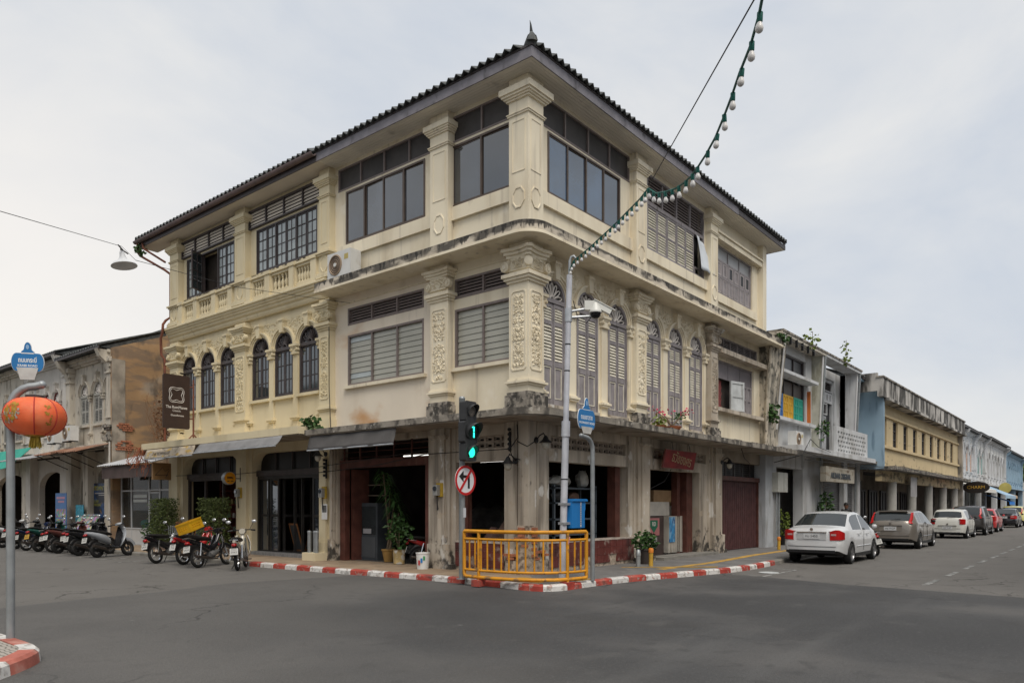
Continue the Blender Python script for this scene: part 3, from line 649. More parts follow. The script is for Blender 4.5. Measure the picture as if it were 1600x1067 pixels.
# --- arched doors on the street side
for cs, hw in ((c1, .48), (c2, .46)):
    for i, c in enumerate(cs):
        shutter_arch(CB, FR, c, hw, 4.05, 6.57, .48); arch_trim(CB, FR, c, hw, 6.57, .48, cream)
        ob('door_sill', MB().box(c-hw, c+hw, 3.98, 4.05, -.4, -.12), dirty_shaded, CB, FR)
    for a, b_ in zip(cs, cs[1:]): colonnette(CB, FR, (a+b_)/2, .13, 3.8, 6.57, cream)
for u in (.7, 4.72, 5.47, 9.47): colonnette(CB, FR, u, .08, 3.8, 6.57, cream)
spandrel_relief(CB, FR, .6, 4.8, 6.7, 7.45, [(c, .48, 6.57, .48) for c in c1], cream, 8, n=520)
spandrel_relief(CB, FR, 5.36, 9.58, 6.7, 7.45, [(c, .46, 6.57, .48) for c in c2], cream, 9, n=520)
# --- left side windows
glass_louvre_window(CB, FL, -2.45, -.6, 5.04, 6.48, 2, 9); louvre_vent(CB, FL, -2.45, -.6, 6.74, 7.22, 2, 5, taupe, taupe)
glass_louvre_window(CB, FL, -6.62, -3.55, 5.04, 6.46, 3, 9); louvre_vent(CB, FL, -6.62, -3.55, 6.74, 7.22, 3, 5, taupe, taupe)
for u0, u1 in ((-2.5, -.56), (-6.72, -3.45)): ledge_box(CB, FL, 'window_sill', u0, u1, 4.95, 5.035, -.1, cream)
for u0, u1 in ((-2.5, -.56), (-7.05, -3.12)): ledge_box(CB, FL, 'string_course', u0, u1, 7.36, 7.39, -.17, cream)
sliding_window(CB, FL, -2.57, -.6, 9.02, 10.53, 2, glassd); transom(CB, FL, -2.57, -.58, 10.6, 11.24, 2)
sliding_window(CB, FL, -6.7, -3.5, 9.04, 10.53, 4, glassd); transom(CB, FL, -7.05, -3.12, 10.6, 11.24, 4)
for u0, u1 in ((-2.5, -.56), (-7.0, -3.12)): ledge_box(CB, FL, 'sill_band', u0, u1, 8.67, 9.0, -.12, cream)
# --- right side, third storey windows
sliding_window(CB, FR, .98, 4.25, 9.0, 10.47, 4, glassb); transom(CB, FR, .7, 4.75, 10.53, 11.24, 4)
for u0, u1, w0, w1 in ((.56, 4.8, 8.66, 8.98), (5.36, 9.59, 8.66, 8.96), (10.13, 13.9, 8.5, 8.78)): ledge_box(CB, FR, 'sill_band', u0, u1, w0, w1, -.12, cream)
f = ob('shutter_window', bars(MB(), 5.75, 9.5, 8.98, 11.17, .06, -.32, -.2, 0, 0), mauve, CB, FR)
ob('rail', MB().box(5.81, 9.44, 10.3, 10.4, -.31, -.22), mauve, f, FR)
ob('backing', MB().box(5.8, 9.45, 9.0, 11.15, -.42, -.4), black, f, FR)
for c in range(4):
    a = 5.81+3.63*c/4; slats(f, FR, a+.03, a+3.63/4-.03, 10.4, 11.1, -.27, 8, taupe, tilt=32, hf=.95)
    if c: ob('mullion', MB().box(a-.025, a+.025, 10.4, 11.1, -.31, -.22), mauve, f, FR)
for c in range(6):
    if c == 5: continue
    a = 5.81+3.63*c/6+.008; bb = a+3.63/6-.016; dv = rg.uniform(0, .02)
    lf = ob('shutter_leaf', bars(MB(), a, bb, 9.04, 10.3, .055, -.29+dv, -.25+dv, 0, 1), mauve, f, FR)
    slats(lf, FR, a+.055, bb-.055, 9.10, 9.65, -.27+dv, 7, slatc, tilt=28, jit=10, hf=1.2); slats(lf, FR, a+.055, bb-.055, 9.70, 10.24, -.27+dv, 7, slatc, tilt=28, jit=10, hf=1.2)
cw = surf('white_cloth', (.62, .66, .70), .9, .04, 3, bump=0)
rings = []
for i in range(9):
    t = i/8; rings.append([(8.86+.04*t+(.62+.40*t*(1.05-t*.25))*k/5, 10.26-1.08*t-(.22*(k/5)*(1-t)), -.16+.03*math.sin(k*2.2+t*3)+.14*t) for k in range(6)])
cl = tag(ob('hanging_cloth', MB().loft(rings, False, False), cw, None, FR, 40, False), 'white cloth hanging from the open third-floor shutter on the street side', 'cloth')
m_ = cl.modifiers.new('thick', 'SOLIDIFY'); m_.thickness = .01
ob('shutter_leaf', bars(MB(), 8.9, 9.4, 9.04, 9.3, .05, -.29, -.25), mauve, f, FR)
f = ob('panelled_window', bars(MB(), 10.55, 13.6, 8.8, 10.48, .05, -.34, -.26, 0, 0), mauve, CB, FR)
for c in range(3):
    a = 10.6+2.95*c/3; ob('pane', MB().box(a+.02, a+.963, 10.05, 10.43, -.31, -.3), surf('dusty_glass', (.25, .25, .25), .3, .1), f, FR)
    ob('glazing_bar', MB().box(a+.963, a+1.0, 10.05, 10.43, -.33, -.27), mauve, f, FR)
for c in range(6):
    a = 10.6+2.95*c/6+.006; bb = a+2.95/6-.012
    lf = ob('shutter_leaf', bars(MB(), a, bb, 8.85, 10.03, .06, -.31, -.27), mauve, f, FR)
    lf_p = MB().box(a+.06, bb-.06, 8.91, 9.97, -.3, -.285); ob('leaf_panel', lf_p, mauve, lf, FR)
    ob('leaf_rail', MB().box(a+.06, bb-.06, 9.42, 9.5, -.3, -.268), mauve, lf, FR)
    bd = MB(); bars(bd, a+.08, bb-.08, 8.93, 9.4, .02, -.287, -.272); bars(bd, a+.08, bb-.08, 9.52, 9.95, .03, -.287, -.27); ob('bead', bd, surf('pale_mauve', (.45, .41, .41), .7), lf, FR)
    if c in (2, 4, 5): ob('slot_pane', MB().box(a+.11, bb-.11, 9.56, 9.91, -.286, -.281), black, lf, FR)
ledge_box(CB, FR, 'lintel_beam', 10.13, 14.1, 10.52, 10.7, -.02, cream); ledge_box(CB, FR, 'lintel_beam', 10.13, 14.1, 10.7, 10.76, .03, cream)
# --- third bay, second storey
louvre_vent(CB, FR, 10.5, 14.1, 6.98, 7.4, 6, 6, mauve, mauve, -.28)
ledge_box(CB, FR, 'lintel_ledge', 10.13, 14.3, 6.72, 6.88, .12, dirty_shaded); ledge_box(CB, FR, 'window_sill', 10.13, 14.2, 4.82, 4.94, .02, dirty_shaded)
f = ob('shutter_window', bars(MB(), 10.6, 13.75, 4.95, 6.62, .06, -.36, -.28), mauve, CB, FR)
for c in range(3): ob('upper_panel', MB().box(10.66+c*1.01, 11.63+c*1.01, 6.02, 6.56, -.33, -.31), surf('mauve_board', (.20, .18, .19), .7, .1), f, FR)
ob('opening_backing', MB().box(10.66, 12.0, 5.0, 6.0, -.8, -.78), black, f, FR)
gm_ = MB()
for i in range(9):
    for j in range(2):
        u = 10.72+i*.07; gm_.tube([(u+.06*math.sin(k*1.6+j*3), 5.0+k*.11, -.42) for k in range(10)], .01, 4)
ob('window_grille', gm_, surf('red_grille', (.25, .05, .05), .6), f, FR)
for a, bb, my in ((10.62, 10.72, white), (12.85, 13.25, mauve), (13.27, 13.67, mauve)):
    lf = ob('shutter_leaf', bars(MB(), a, bb, 5.0, 6.0, .03 if bb-a < .2 else .07, -.33, -.27, 0, 1 if bb-a > .2 else 0), my, f, FR)
    if bb-a > .2: ob('leaf_panel', MB().box(a+.06, bb-.06, 5.05, 5.95, -.32, -.3), my, lf, FR)
lf = ob('shutter_leaf', MB().box(0, .75, 4.99, 6.02, -.02, .02), surf('faded_white_shutter', (.52, .54, .54), .7, .15, 3, 30, .2, stains=[((.25, .24, .22), (6, 6, 1), .6, .7, .6)]), f, FR @ T(11.7, 0, -.25) @ RY(R(-14)))
bd = MB(); bars(bd, 0, .75, 4.99, 6.02, .08, .02, .045, 0, 1); ob('leaf_frame', bd, MATS['faded_white_shutter'], lf)
# --- mid ledge running round both sides, rounded corner
def ledge_round(z0, z1, d, r, uL, uR, vb, segs=10):
    """plan outline of a projecting slab round the corner"""
    o = [(uR, -d)]
    for i in range(segs+1):
        a = R(270-90*i/segs); o.append((-d+r+r*math.cos(a), -d+r+r*math.sin(a)))
    o.append((-d, uL)); o += [(vb, uL), (vb, vb), (uR, vb)]
    return MB().prism(o, z0, z1)
ob('ledge', ledge_round(7.66, 7.88, .5, .55, 7.22, 14.95, .3), ledge_m, CB, I4, 30)
ob('ledge_fillet', ledge_round(7.60, 7.66, .53, .55, 7.21, 14.94, .3), cream, CB, I4, 30)
cv = MB(); 
ob('canopy', ledge_round(3.60, 3.745, .9, .75, 7.12, 15.3, .35), canopy_m, CB, I4, 30)
ob('canopy_underside', ledge_round(3.572, 3.6, .86, .72, 7.1, 15.25, .35), under_m, CB, I4, 30)
b = MB()
for i in range(26):
    u = rg.uniform(-.5, 14.8); b.box(u, u+rg.uniform(.1, .5), 3.745, 3.745+rg.uniform(.015, .05), .3, .84+rg.uniform(0, .05))
ob('canopy_rubble', b, mould, CB, FR)
# --- eaves: soffit, fascia, roof
OV = .42
sf = MB(); NB = 7
for i in range(NB):    # soffit boards, each side, mitred at the corner
    a = OV-(OV+.22)*i/NB; bb = OV-(OV+.22)*(i+1)/NB+.008
    sf.prism([(-a, -a), (15.2 if i > -1 else 0, -a), (15.2, -bb), (-bb, -bb)], 11.34+.0005*i, 11.37)
    sf.prism([(-a, -a), (-bb, -bb), (-bb, 7.2), (-a, 7.2)], 11.3405+.0005*i, 11.37)
ob('soffit', sf, soffit, CB, I4)
def fascia_side(F, s, ulen, name='fascia'):
    b = MB(); b.box(-s*(OV+.02)*1, s*ulen, 11.08, 11.27, OV, OV+.03); return ob(name, b, fascia, CB, F)
ob('fascia', MB().box(-OV-.03, 10.75, 11.32, 11.55, OV, OV+.03), fascia, CB, FR)
ob('fascia', MB().box(10.75, 15.22, 11.35, 11.51, OV+.0, OV+.028), dkbrown, CB, FR)
ob('fascia', MB().box(-7.2, OV, 11.32, 11.55, OV, OV+.03), fascia, CB, FL)
ob('fascia_batten', MB().box(-OV-.05, 15.2, 11.55, 11.59, OV, OV+.05), dkbrown, CB, FR); ob('fascia_batten', MB().box(-7.2, OV+.05, 11.55, 11.59, OV, OV+.05), dkbrown, CB, FL)
PITCH = R(24)
def tile_mesh(per, ln, amp):
    rings = []
    for y, dz in ((0, 0), (ln, 0)):
        top = [(per*(k/10-.5), y, amp*(1-abs(k/10-.5)*2)**1.15*(1 if True else 0)+.0) for k in range(11)]
        rings.append(top+[(x, yy, z-.02) for x, yy, z in reversed(top)])
    return MB().loft(rings).mesh('roof_tile', tile_m, 50)
tme = tile_mesh(.245, .42, .095)
def eave_tiles(root, F, u0, u1, lift=0):
    n = int(abs(u1-u0)/.245)
    for i in range(n):
        u = min(u0, u1)+.1225+i*.245
        M = F @ T(u, 11.575+lift, OV+.12) @ Matrix(((1, 0, 0, 0), (0, 0, 1, 0), (0, -1, 0, 0), (0, 0, 0, 1))) @ RX(PITCH+R(rg.uniform(-1.2, 1.2))) @ RZ(R(rg.uniform(-.8, .8)))
        ob('roof_tile', tme, None, root, M)
def roof_field(root, F, u0, u1, hip0, run, lift=0):
    """corrugated tile field behind the eave course; hip0: slope recedes at that end"""
    rows = 8; rings = []; n = int((u1-u0)/.245*8)
    for j in range(rows+1):
        y = run*j/rows; row = []
        for k in range(n+1):
            u = u0+(u1-u0)*k/n
            if hip0 > 0: u = max(u, u0+y)
            elif hip0 < 0: u = min(u, u1-y)
            row.append((u, 11.59+lift+(y+.2)*math.tan(PITCH)+.06*(math.cos(2*math.pi*(k/8-.5))*.5+.5), OV-.1-y))
        rings.append(row)
    return ob('roof_field', MB().loft(rings, False, False), tile_m, root, F, None, False)
eave_tiles(CB, FR, -OV+.1, 15.2); roof_field(CB, FR, -OV+.1, 15.2, 1, 4.5)
eave_tiles(CB, FL, -7.2, OV-.1); roof_field(CB, FL, -7.2, OV-.1, -1, 4.5)
hp = MB(); d_ = Vector((1, 1, math.tan(PITCH))).normalized(); p0 = Vector((-OV-.02, -OV-.02, 11.66))
hp.tube([p0+d_*t for t in (-.02, 1, 3, 6)], .13, 8)
ob('hip_ridge', hp, tile_m, CB, I4, 50)
fn = MB(); q = [p0+Vector((.02, .02, .0)), p0+Vector((.0, .0, .10)), p0+Vector((.03, .03, .17)), p0+Vector((.07, .07, .2)), p0+Vector((.07, .07, .25)), p0+Vector((.0, .03, .34)), p0+Vector((-.03, .03, .42))]
fn.tube(q, [.13, .08, .045, .028, .036, .02, .005], 8)
ob('roof_finial', fn, tile_m, CB, I4, 50)
ob('gable_trim', MB().box(15.2, 15.24, 11.35, 11.6, -5, OV), dkbrown, CB, FR)
# core that closes the upper storeys
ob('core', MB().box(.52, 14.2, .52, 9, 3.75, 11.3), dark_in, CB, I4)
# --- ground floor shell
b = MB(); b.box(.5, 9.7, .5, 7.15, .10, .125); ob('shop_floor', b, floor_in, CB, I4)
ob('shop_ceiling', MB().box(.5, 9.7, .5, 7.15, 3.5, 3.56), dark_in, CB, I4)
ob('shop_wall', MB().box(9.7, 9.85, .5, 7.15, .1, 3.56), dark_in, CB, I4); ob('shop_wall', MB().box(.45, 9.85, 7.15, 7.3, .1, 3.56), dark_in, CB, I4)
def gf_pillar(root, F, u0, u1, wm, w1=3.575, extra=True):
    """ground-floor pier of stepped vertical strips on a worn plinth"""
    uc = (u0+u1)/2; hw = (u1-u0)/2; b = MB(); b.box(u0, u1, .1, w1, -.5, -.12)
    b.box(uc-hw*.72, uc+hw*.72, .1, w1-.0, -.2, -.05); b.box(uc-hw*.42, uc+hw*.42, .1, w1, -.2, 0)
    o = ob('pier', b, wm, root, F)
    b = MB(); b.box(u0-.02, u1+.02, .1, .24, -.5, .05); b.box(uc-hw*.78, uc+hw*.78, .24, .72, -.2, .035); ob('plinth', b, wm, o, F)
    b = MB(); 
    for z0, z1, p in ((3.3, 3.34, .03), (3.34, 3.4, .06)): b.box(uc-hw*.5-p, uc+hw*.5+p, z0, z1, -.2, p)
    ob('pier_moulding', b, wm, o, F); return o
gf_pillar(CB, FR, 4.85, 5.78, dirty_shaded); gf_pillar(CB, FR, 9.65, 10.72, dirty_shaded); gf_pillar(CB, FL, -3.3, -2.35, dirty_shaded); gf_pillar(CB, FL, -7.28, -7.0, dirty_shaded)
gfc = ob('corner_pier', wbox(.06, .85, .06, .75, .1, 3.575), dirty_shaded, CB, I4)
b = MB(); b.box(.34, .62, .012, .2, .1, 3.575); b.box(.012, .2, .34, .6, .1, 3.575); b.box(.0, .3, .0, .3, 1.2, 3.57); ob('pier_strip', b, dirty_shaded, gfc, I4)
# broken plaster at the foot of the corner pier: mortar core with bricks showing
b = MB(); b.box(-.03, .3, -.03, .3, .1, 1.22); b.box(-.05, .66, -.06, .1, .1, .42); b.box(-.06, .1, -.05, .62, .1, .42)
ob('broken_plinth', b, mortar, gfc, I4)
bm_ = MB().box(-.095, .095, -.03, .03, -.05, .05).mesh('brick', brick_m)
for F, sg in ((FR, 1), (FL, -1)):
    for j in range(10):
        for i in range(3):
            if rg.random() < .3+.05*abs(j-6): continue
            u = sg*(.07+i*.205+(.1 if j % 2 else 0)); w = .47+j*.075
            if abs(u) > .32 and j > 2: continue
            ob('brick', bm_, None, gfc, F @ T(u, w, -.0+rg.uniform(-.01, .02)) @ RZ(R(rg.uniform(-2, 2))))
# corner front panels
ob('lintel', MB().wall(.58, 4.86, 2.72, 3.575, [(1.03, 4.46, 3.02, 3.32)], -.42, -.14), dirty_shaded, CB, FR)
ob('lintel', MB().wall(5.76, 9.68, 2.72, 3.575, [(5.95, 9.5, 3.02, 3.32)], -.42, -.14), dirty_shaded, CB, FR)
ob('lintel', MB().wall(-2.37, -.58, 2.72, 3.575, [(-2.25, -.75, 3.02, 3.32)], -.42, -.14), dirty_shaded, CB, FL)
ob('jamb', MB().box(4.6, 4.87, .8, 2.72, -.42, -.15), dirty_shaded, CB, FR); ob('jamb', MB().box(9.05, 9.67, .1, 2.72, -.42, -.15), dirty_shaded, CB, FR)
def blocks(root, F, u0, u1, w0, w1, n, v=-.28):
    """two rows of pierced ventilation blocks"""
    bw = (u1-u0)/n; bh = (w1-w0)/2
    m = MB(); t = .022
    bars(m, -bw/2+.004, bw/2-.004, -bh/2+.004, bh/2-.004, t, -.05, .05)
    pts = [(bw*.36*math.cos(a), bh*.30*math.sin(a), 0) for a in [2*math.pi*i/8 for i in range(9)]]
    m.tube(pts, .016, 4); m.tube([(-bw*.46, 0, 0), (-bw*.34, 0, 0)], .016, 4); m.tube([(bw*.34, 0, 0), (bw*.46, 0, 0)], .016, 4)
    me = m.mesh('vent_block', surf('vent_block_concrete', (.40, .34, .28), .9, .2, 6, 40, .2))
    for i in range(n):
        for j in range(2): ob('vent_block', me, None, root, F @ T(u0+bw*(i+.5), w0+bh*(j+.5), v))
    ob('vent_backing', MB().box(u0, u1, w0, w1, v-.13, v-.12), black, root, F)
blocks(CB, FR, 1.03, 4.46, 3.02, 3.32, 14); blocks(CB, FR, 5.95, 9.5, 3.02, 3.32, 14); blocks(CB, FL, -2.25, -.75, 3.02, 3.32, 6)
# red tiled apron walls, single tiles
tm_ = MB().box(-.147, .147, -.097, .097, -.012, .012).mesh('wall_tile', redtile)
def apron(F, u0, u1, w1=.8):
    o = ob('apron_wall', MB().box(u0, u1, .1, w1, -.4, -.13), mortar, CB, F)
    n = int((u1-u0)/.3); 
    for j in range(3):
        for i in range(n):
            if j == 0 and rg.random() < .12: continue
            ob('wall_tile', tm_, None, o, F @ T(u0+.15+i*(u1-u0)/n, .2+.1+j*.2, -.12) @ RZ(R(rg.uniform(-.4, .4))))
    ob('apron_cap', MB().box(u0, u1, w1-.02, w1+.02, -.42, -.1), surf('worn_cap', (.42, .36, .31), .9, .2, 5, 40, .3), o, F)
apron(FR, .86, 4.85); apron(FL, -2.36, -.78)
# bay B on the left side: timber frame, grille above, folded-back doors
fr = ob('shopfront_frame', MB().box(-6.98, -6.75, .12, 2.95, -.36, -.2).box(-3.5, -3.33, .12, 2.95, -.36, -.2).box(-6.98, -3.33, 2.72, 2.95, -.37, -.19), redwood, CB, FL)
ob('head_wall', MB().box(-7.0, -3.3, 3.42, 3.575, -.45, -.2), dirty_shaded, CB, FL)
g = MB()
for i in range(6): g.box(-6.9+i*.7, -6.86+i*.7, 2.95, 3.42, -.3, -.26)
for i in range(3): g.tube([(-6.95, 3.02+i*.15, -.28), (-3.35, 3.02+i*.15, -.28)], .01, 5)
ob('grille', g, redwood, fr, FL)
for u, a in ((-6.72, 80), (-3.52, 100)):
    lf = ob('door_leaf', MB().box(0, .55, .13, 2.7, -.03, .03), redwood, fr, FL @ T(u, 0, -.4) @ RY(R(a)))
    b = MB()
    for z0, z1 in ((.25, .9), (1.0, 1.6), (1.7, 2.6)): b.box(.08, .47, z0, z1, .03, .045)
    ob('leaf_panel', b, redwood, lf)
# bay A: post; bay 1/2 right: timber posts
ob('timber_post', MB().box(-2.3, -2.12, .82, 2.72, -.45, -.3), redwood, CB, FL)
ob('timber_post', MB().box(4.18, 4.42, .82, 2.72, -.55, -.3), redwood, CB, FR); ob('timber_post', MB().box(8.55, 8.95, .12, 2.72, -.6, -.35), redwood, CB, FR); ob('timber_post', MB().box(8.2, 8.4, .12, 2.72, -.7, -.5), redwood, CB, FR)
ob('door_step', MB().box(5.9, 9.6, .1, .2, -.4, .25), surf('step_concrete', (.2, .19, .17), .9, .2, 3, 40, .3), CB, FR)
# bay 3 right: concertina gate under a barred transom
fr = ob('shopfront_frame', MB().box(10.72, 14.32, 2.55, 2.7, -.4, -.2).box(10.72, 10.8, .12, 2.55, -.38, -.24).box(14.24, 14.32, .12, 2.55, -.38, -.24), redwood, CB, FR)
ob('head_wall', MB().box(10.7, 14.34, 3.2, 3.575, -.45, -.2), under_m, CB, FR)
ob('transom_back', MB().box(10.75, 14.3, 2.7, 3.2, -.42, -.4), black, fr, FR)
g = MB()
for i in range(1, 5): g.box(10.72+i*.72-.02, 10.72+i*.72+.02, 2.7, 3.2, -.34, -.3)
for i in range(6): g.tube([(10.75, 2.76+i*.075, -.36), (14.3, 2.76+i*.075, -.36)], .008, 4)
ob('grille', g, dkbrown, fr, FR)
gate_m = surf('maroon_gate', (.075, .028, .028), .55, .2, 4, 40, .15, stains=[((.16, .1, .08), (9, 9, 1), .62, .75, .5)])
ob('gate_back', MB().box(10.8, 14.24, .13, 2.55, -.36, -.355), gate_m, fr, FR)
gm = MB().prism([(-.035, -.03), (-.01, .0), (.01, 0), (.035, -.03), (.02, -.03), (0, -.012), (-.02, -.03)], .14, 2.54, 1).mesh('gate_channel', gate_m)
for i in range(38): ob('gate_channel', gm, None, fr, FR @ T(10.85+i*.0905, 0, -.3+.01*(i % 2)))
ob('end_pier', MB().box(14.32, 15.1, .1, 3.575, -.5, .02), surf('bluegrey_white_paint', (.42, .44, .46), .8, .1, 2, 30, .15, stains=[((.2, .19, .17), (4, 4, .7), .55, .72, .6)]), CB, FR)
# stained party pier between the corner house and the next one
b = MB(); rings = []
for z, p, u in ((3.6, .0, 14.0), (4.6, .03, 14.02), (6.0, .12, 14.0), (7.0, .2, 14.0), (7.6, .26, 13.95)):
    rings.append([(u+.3, z, -.3), (u+.3, z, p), (15.25, z, p+.05), (15.25, z, -.3)])
pier_m = surf('lichen_render', (.47, .42, .34), .95, .2, 2.5, 25, .4, stains=[((.13, .12, .10), (3, 3, .8), .46, .64, .85), ((.05, .05, .045), (6, 6, 4), .55, .68, .85, (7.7, 5.5, .12))])
b.loft(rings); ob('party_pier', b, pier_m, CB, FR, 30)
b = MB(); b.tube([(14.22, 7.55, .26), (14.2, 6.9, .22), (14.28, 6.5, .14), (14.25, 3.7, .04)], .07, 8); ob('downpipe', b, pier_m, CB, FR, 40)
# ================================================================ guesthouse (left half of the block)
GH = thing('guesthouse', 'pale yellow three-storey guesthouse adjoining the corner house, with balustrade and arched windows', 'building', T(0, 7.2, 0))
cC = (-8.44, -9.74, -11.02); cD = (-13.0, -14.32, -15.62)
def ghpart(name, mb, m, F=FL, par=None, **k): return ob(name, mb, m, par or GH, F, **k)
for cs, u0, u1 in ((cC, -11.95, -7.2), (cD, -16.75, -11.95)):
    m = MB(); cs_ = sorted(cs); ed = [u0]+[(a+b)/2 for a, b in zip(cs_, cs_[1:])]+[u1]
    for c, a, b in zip(cs_, ed, ed[1:]): wall_arch(m, a, b, 5.04, 7.67, c, .48, 6.56, .48, -.5, -.2)
    m.box(u0, u1, 3.7, 5.04, -.5, -.2); ghpart('wall_panel', m, yellow)
    w3 = (-11.3, -8.05) if cs is cC else (-15.85, -12.62)
    v3 = (-11.65, -7.72) if cs is cC else (-16.1, -12.3)
    ghpart('wall_panel', MB().wall(u0, u1, 7.67, 11.345, [(w3[0], w3[1], 9.12, 10.54), (v3[0], v3[1], 10.6, 11.2)], -.5, -.2), yellow)
    louvre_vent(GH, FL, v3[0], v3[1], 10.6, 11.2, 4, 5, dkbrown, surf('pale_vent_slat', (.66, .60, .52), .7), -.17, tilt=25)
    # casement window
    f = ghpart('casement_window', bars(MB(), w3[0], w3[1], 9.12, 10.54, .05, -.32, -.2, 2, 0, .06), dkbrown)
    n = 6; lw = (w3[1]-w3[0]-.1)/n
    for i in range(n):
        a = w3[0]+.05+lw*i; opened = (cs is cD and i in (2, 3))
        if not opened: M = FL; ua, ub = a+.012, a+lw-.012; vv = -.25
        else:
            if i == 3: continue
            M = FL @ T(a+.02, 0, -.2) @ RY(R(-62)); ua, ub, vv = 0, lw*1.15, 0
        lf = ob('casement_leaf', bars(MB(), ua, ub, 9.17, 10.49, .04, vv-.02, vv+.02, 1, 3, .022), dkbrown, f, M)
        for pi in range(2):
            for pj in range(4):
                pa = ua+.04+(ub-ua-.08)*pi/2; pb = 9.21+1.24*pj/4
                ob('pane', MB().box(pa+.008, pa+(ub-ua-.08)/2-.008, pb+.008, pb+.302, vv-.004, vv+.002), surf('pale_curtained_glass', (.30, .34, .35), .08, .25, 1.2, bump=0, ior=1.7) if not opened else glassh, lf, M)
    if cs is cD: ob('window_dark', MB().box(w3[0]+.05, w3[1]-.05, 9.17, 10.5, -.6, -.58), black, f, FL)
    # arched windows
    for c in cs:
        v = -.235; d = MB(); ring(d, c, .42, 6.56, .42, .065, v-.05, v+.05)
        d.box(c-.484, c-.42, 5.05, 6.56, v-.05, v+.05); d.box(c+.42, c+.484, 5.05, 6.56, v-.05, v+.05); d.box(c-.42, c+.42, 6.46, 6.56, v-.05, v+.06); d.box(c-.42, c+.42, 5.05, 5.11, v-.05, v+.04)
        o = ghpart('arched_window', d, dkbrown)
        ob('fan_glass', MB().prism(archp(c, .45, 6.56, .45), v-.04, v-.03), glassh, o, FL)
        fan(o, FL, c, .40, 6.56, .40, v-.005, dkbrown, 9, .24, .02)
        for sg in (-1, 1):
            a, b = (c-.42, c-.004) if sg < 0 else (c+.004, c+.42)
            lf = ob('casement_leaf', bars(MB(), a, b, 5.11, 6.46, .045, v-.02, v+.02, 1, 2, .022), dkbrown, o, FL)
            for pi in range(2):
                for pj in range(3):
                    pa = a+.045+(b-a-.09)*pi/2; pb = 5.155+1.26*pj/3
                    ob('pane', MB().box(pa+.008, pa+(b-a-.09)/2-.008, pb+.008, pb+.41, v-.004, v+.002), glassh, lf, FL)
        arch_trim(GH, FL, c, .48, 6.56, .48, yellow)
        ledge_box(GH, FL, 'window_sill', c-.56, c+.56, 4.96, 5.045, -.1, yellow)
    for a, b in zip(cs, cs[1:]): colonnette(GH, FL, (a+b)/2, .12, 3.86, 6.56, yellow)
    for u in ((cs[0]+.62), (cs[2]-.58)): colonnette(GH, FL, u, .07, 3.86, 6.56, yellow)
    spandrel_relief(GH, FL, u0+.3, u1-.3, 6.7, 7.45, [(c, .48, 6.56, .48) for c in cs], yellow, int(-u0*10), n=520)
pilaster2(GH, FL, -7.45, .24, 21, yellow, False); pilaster2(GH, FL, -11.95, .31, 22, yellow, False); pilaster2(GH, FL, -16.4, .31, 23, yellow, False)
for u, h in ((-7.45, .24), (-11.95, .31), (-16.4, .31)):
    p = pilaster3(GH, FL, u, h, yellow, 8.2)
    b = MB(); steps(b, u, h, [(8.2, 8.3, .08), (8.3, 8.36, .05), (8.86, 8.91, .05), (8.91, 8.96, .09)]); ob('pedestal_moulding', b, yellow, p, FL)
# cornice between second and third storeys
cornp = [(-.22, 7.67), (-.1, 7.67), (-.06, 7.74), (-.06, 7.8), (-.0, 7.84), (.02, 7.92), (.06, 7.93), (.06, 7.98), (.1, 8.0), (.12, 8.07), (.16, 8.08), (.16, 8.13), (.13, 8.15), (-.22, 8.15)]
ghpart('cornice', MB().prism([(y, x) for x, y in cornp], -16.85, -7.23, 0), yellow)
# balustrade with single balusters
bal = MB().lathe([(.055, 0), (.055, .04), (.035, .06), (.06, .17), (.058, .22), (.03, .31), (.045, .33), (.03, .35), (.055, .42), (.055, .46)], 8, ax=1).mesh('baluster', yellow, 40)
for u0, u1 in ((-11.6, -7.72), (-16.05, -12.3)):
    rail = MB(); rail.box(u0, u1, 8.15, 8.33, -.2, -.02); rail.box(u0, u1, 8.8, 8.88, -.2, -.02); rail.box(u0, u1, 8.88, 8.95, -.22, .03)
    br = ghpart('balustrade', rail, yellow); n = 3; w = (u1-u0)/n
    for i in range(n+1):
        c = u0+w*i; e = .14 if 0 < i < n else .2
        c = min(max(c, u0+e), u1-e)
        b = MB().box(c-e, c+e, 8.33, 8.8, -.2, -.03); b.box(c-.13, c+.13, 8.15, 8.95, -.2, .05); b.box(c-.17, c+.17, 8.86, 8.965, -.22, .08); b.box(c-.17, c+.17, 8.15, 8.25, -.2, .08); ob('pedestal', b, yellow, br, FL)
    for i in range(n):
        a = u0+w*i+(.16 if i else .42); b_ = u0+w*(i+1)-(.16 if i < n-1 else .42)
        for k in range(5): ob('baluster', bal, None, br, FL @ T(a+(b_-a)*(k+.5)/5, 8.335, -.11))
    ghpart('balustrade_back', MB().box(u0, u1, 8.16, 9.12, -.24, -.2), yellow)
# canopy, awnings
ghpart('canopy', MB().box(-16.75, -7.28, 3.66, 3.87, -.35, 1.0), yellow); ghpart('canopy_underside', MB().box(-16.7, -7.3, 3.63, 3.66, -.35, .96), under_m)
awn = surf('grey_awning_cloth', (.20, .20, .205), .85, .1, 2, 60, .1, stains=[((.12, .12, .12), (3, 3, 1), .55, .7, .5)])
def awning(root, F, u0, u1, v0, w0, v1, w1, m, name='awning'):
    n = 24; rings = []
    for j in range(5):
        t = j/4; rings.append([(u0+(u1-u0)*k/n, w0+(w1-w0)*t-.02*math.sin(math.pi*t)*(1+.4*math.sin(k*1.3)), v0+(v1-v0)*t+.012*math.sin(k*.9+j)) for k in range(n+1)])
    o = ob(name, MB().loft(rings, False, False), m, root, F, 50, False); s = o.modifiers.new('t', 'SOLIDIFY'); s.thickness = .012
    ob('awning_bar', MB().tube([(u0, w1, v1), (u1, w1, v1)], .022, 8), steel, o, F); return o
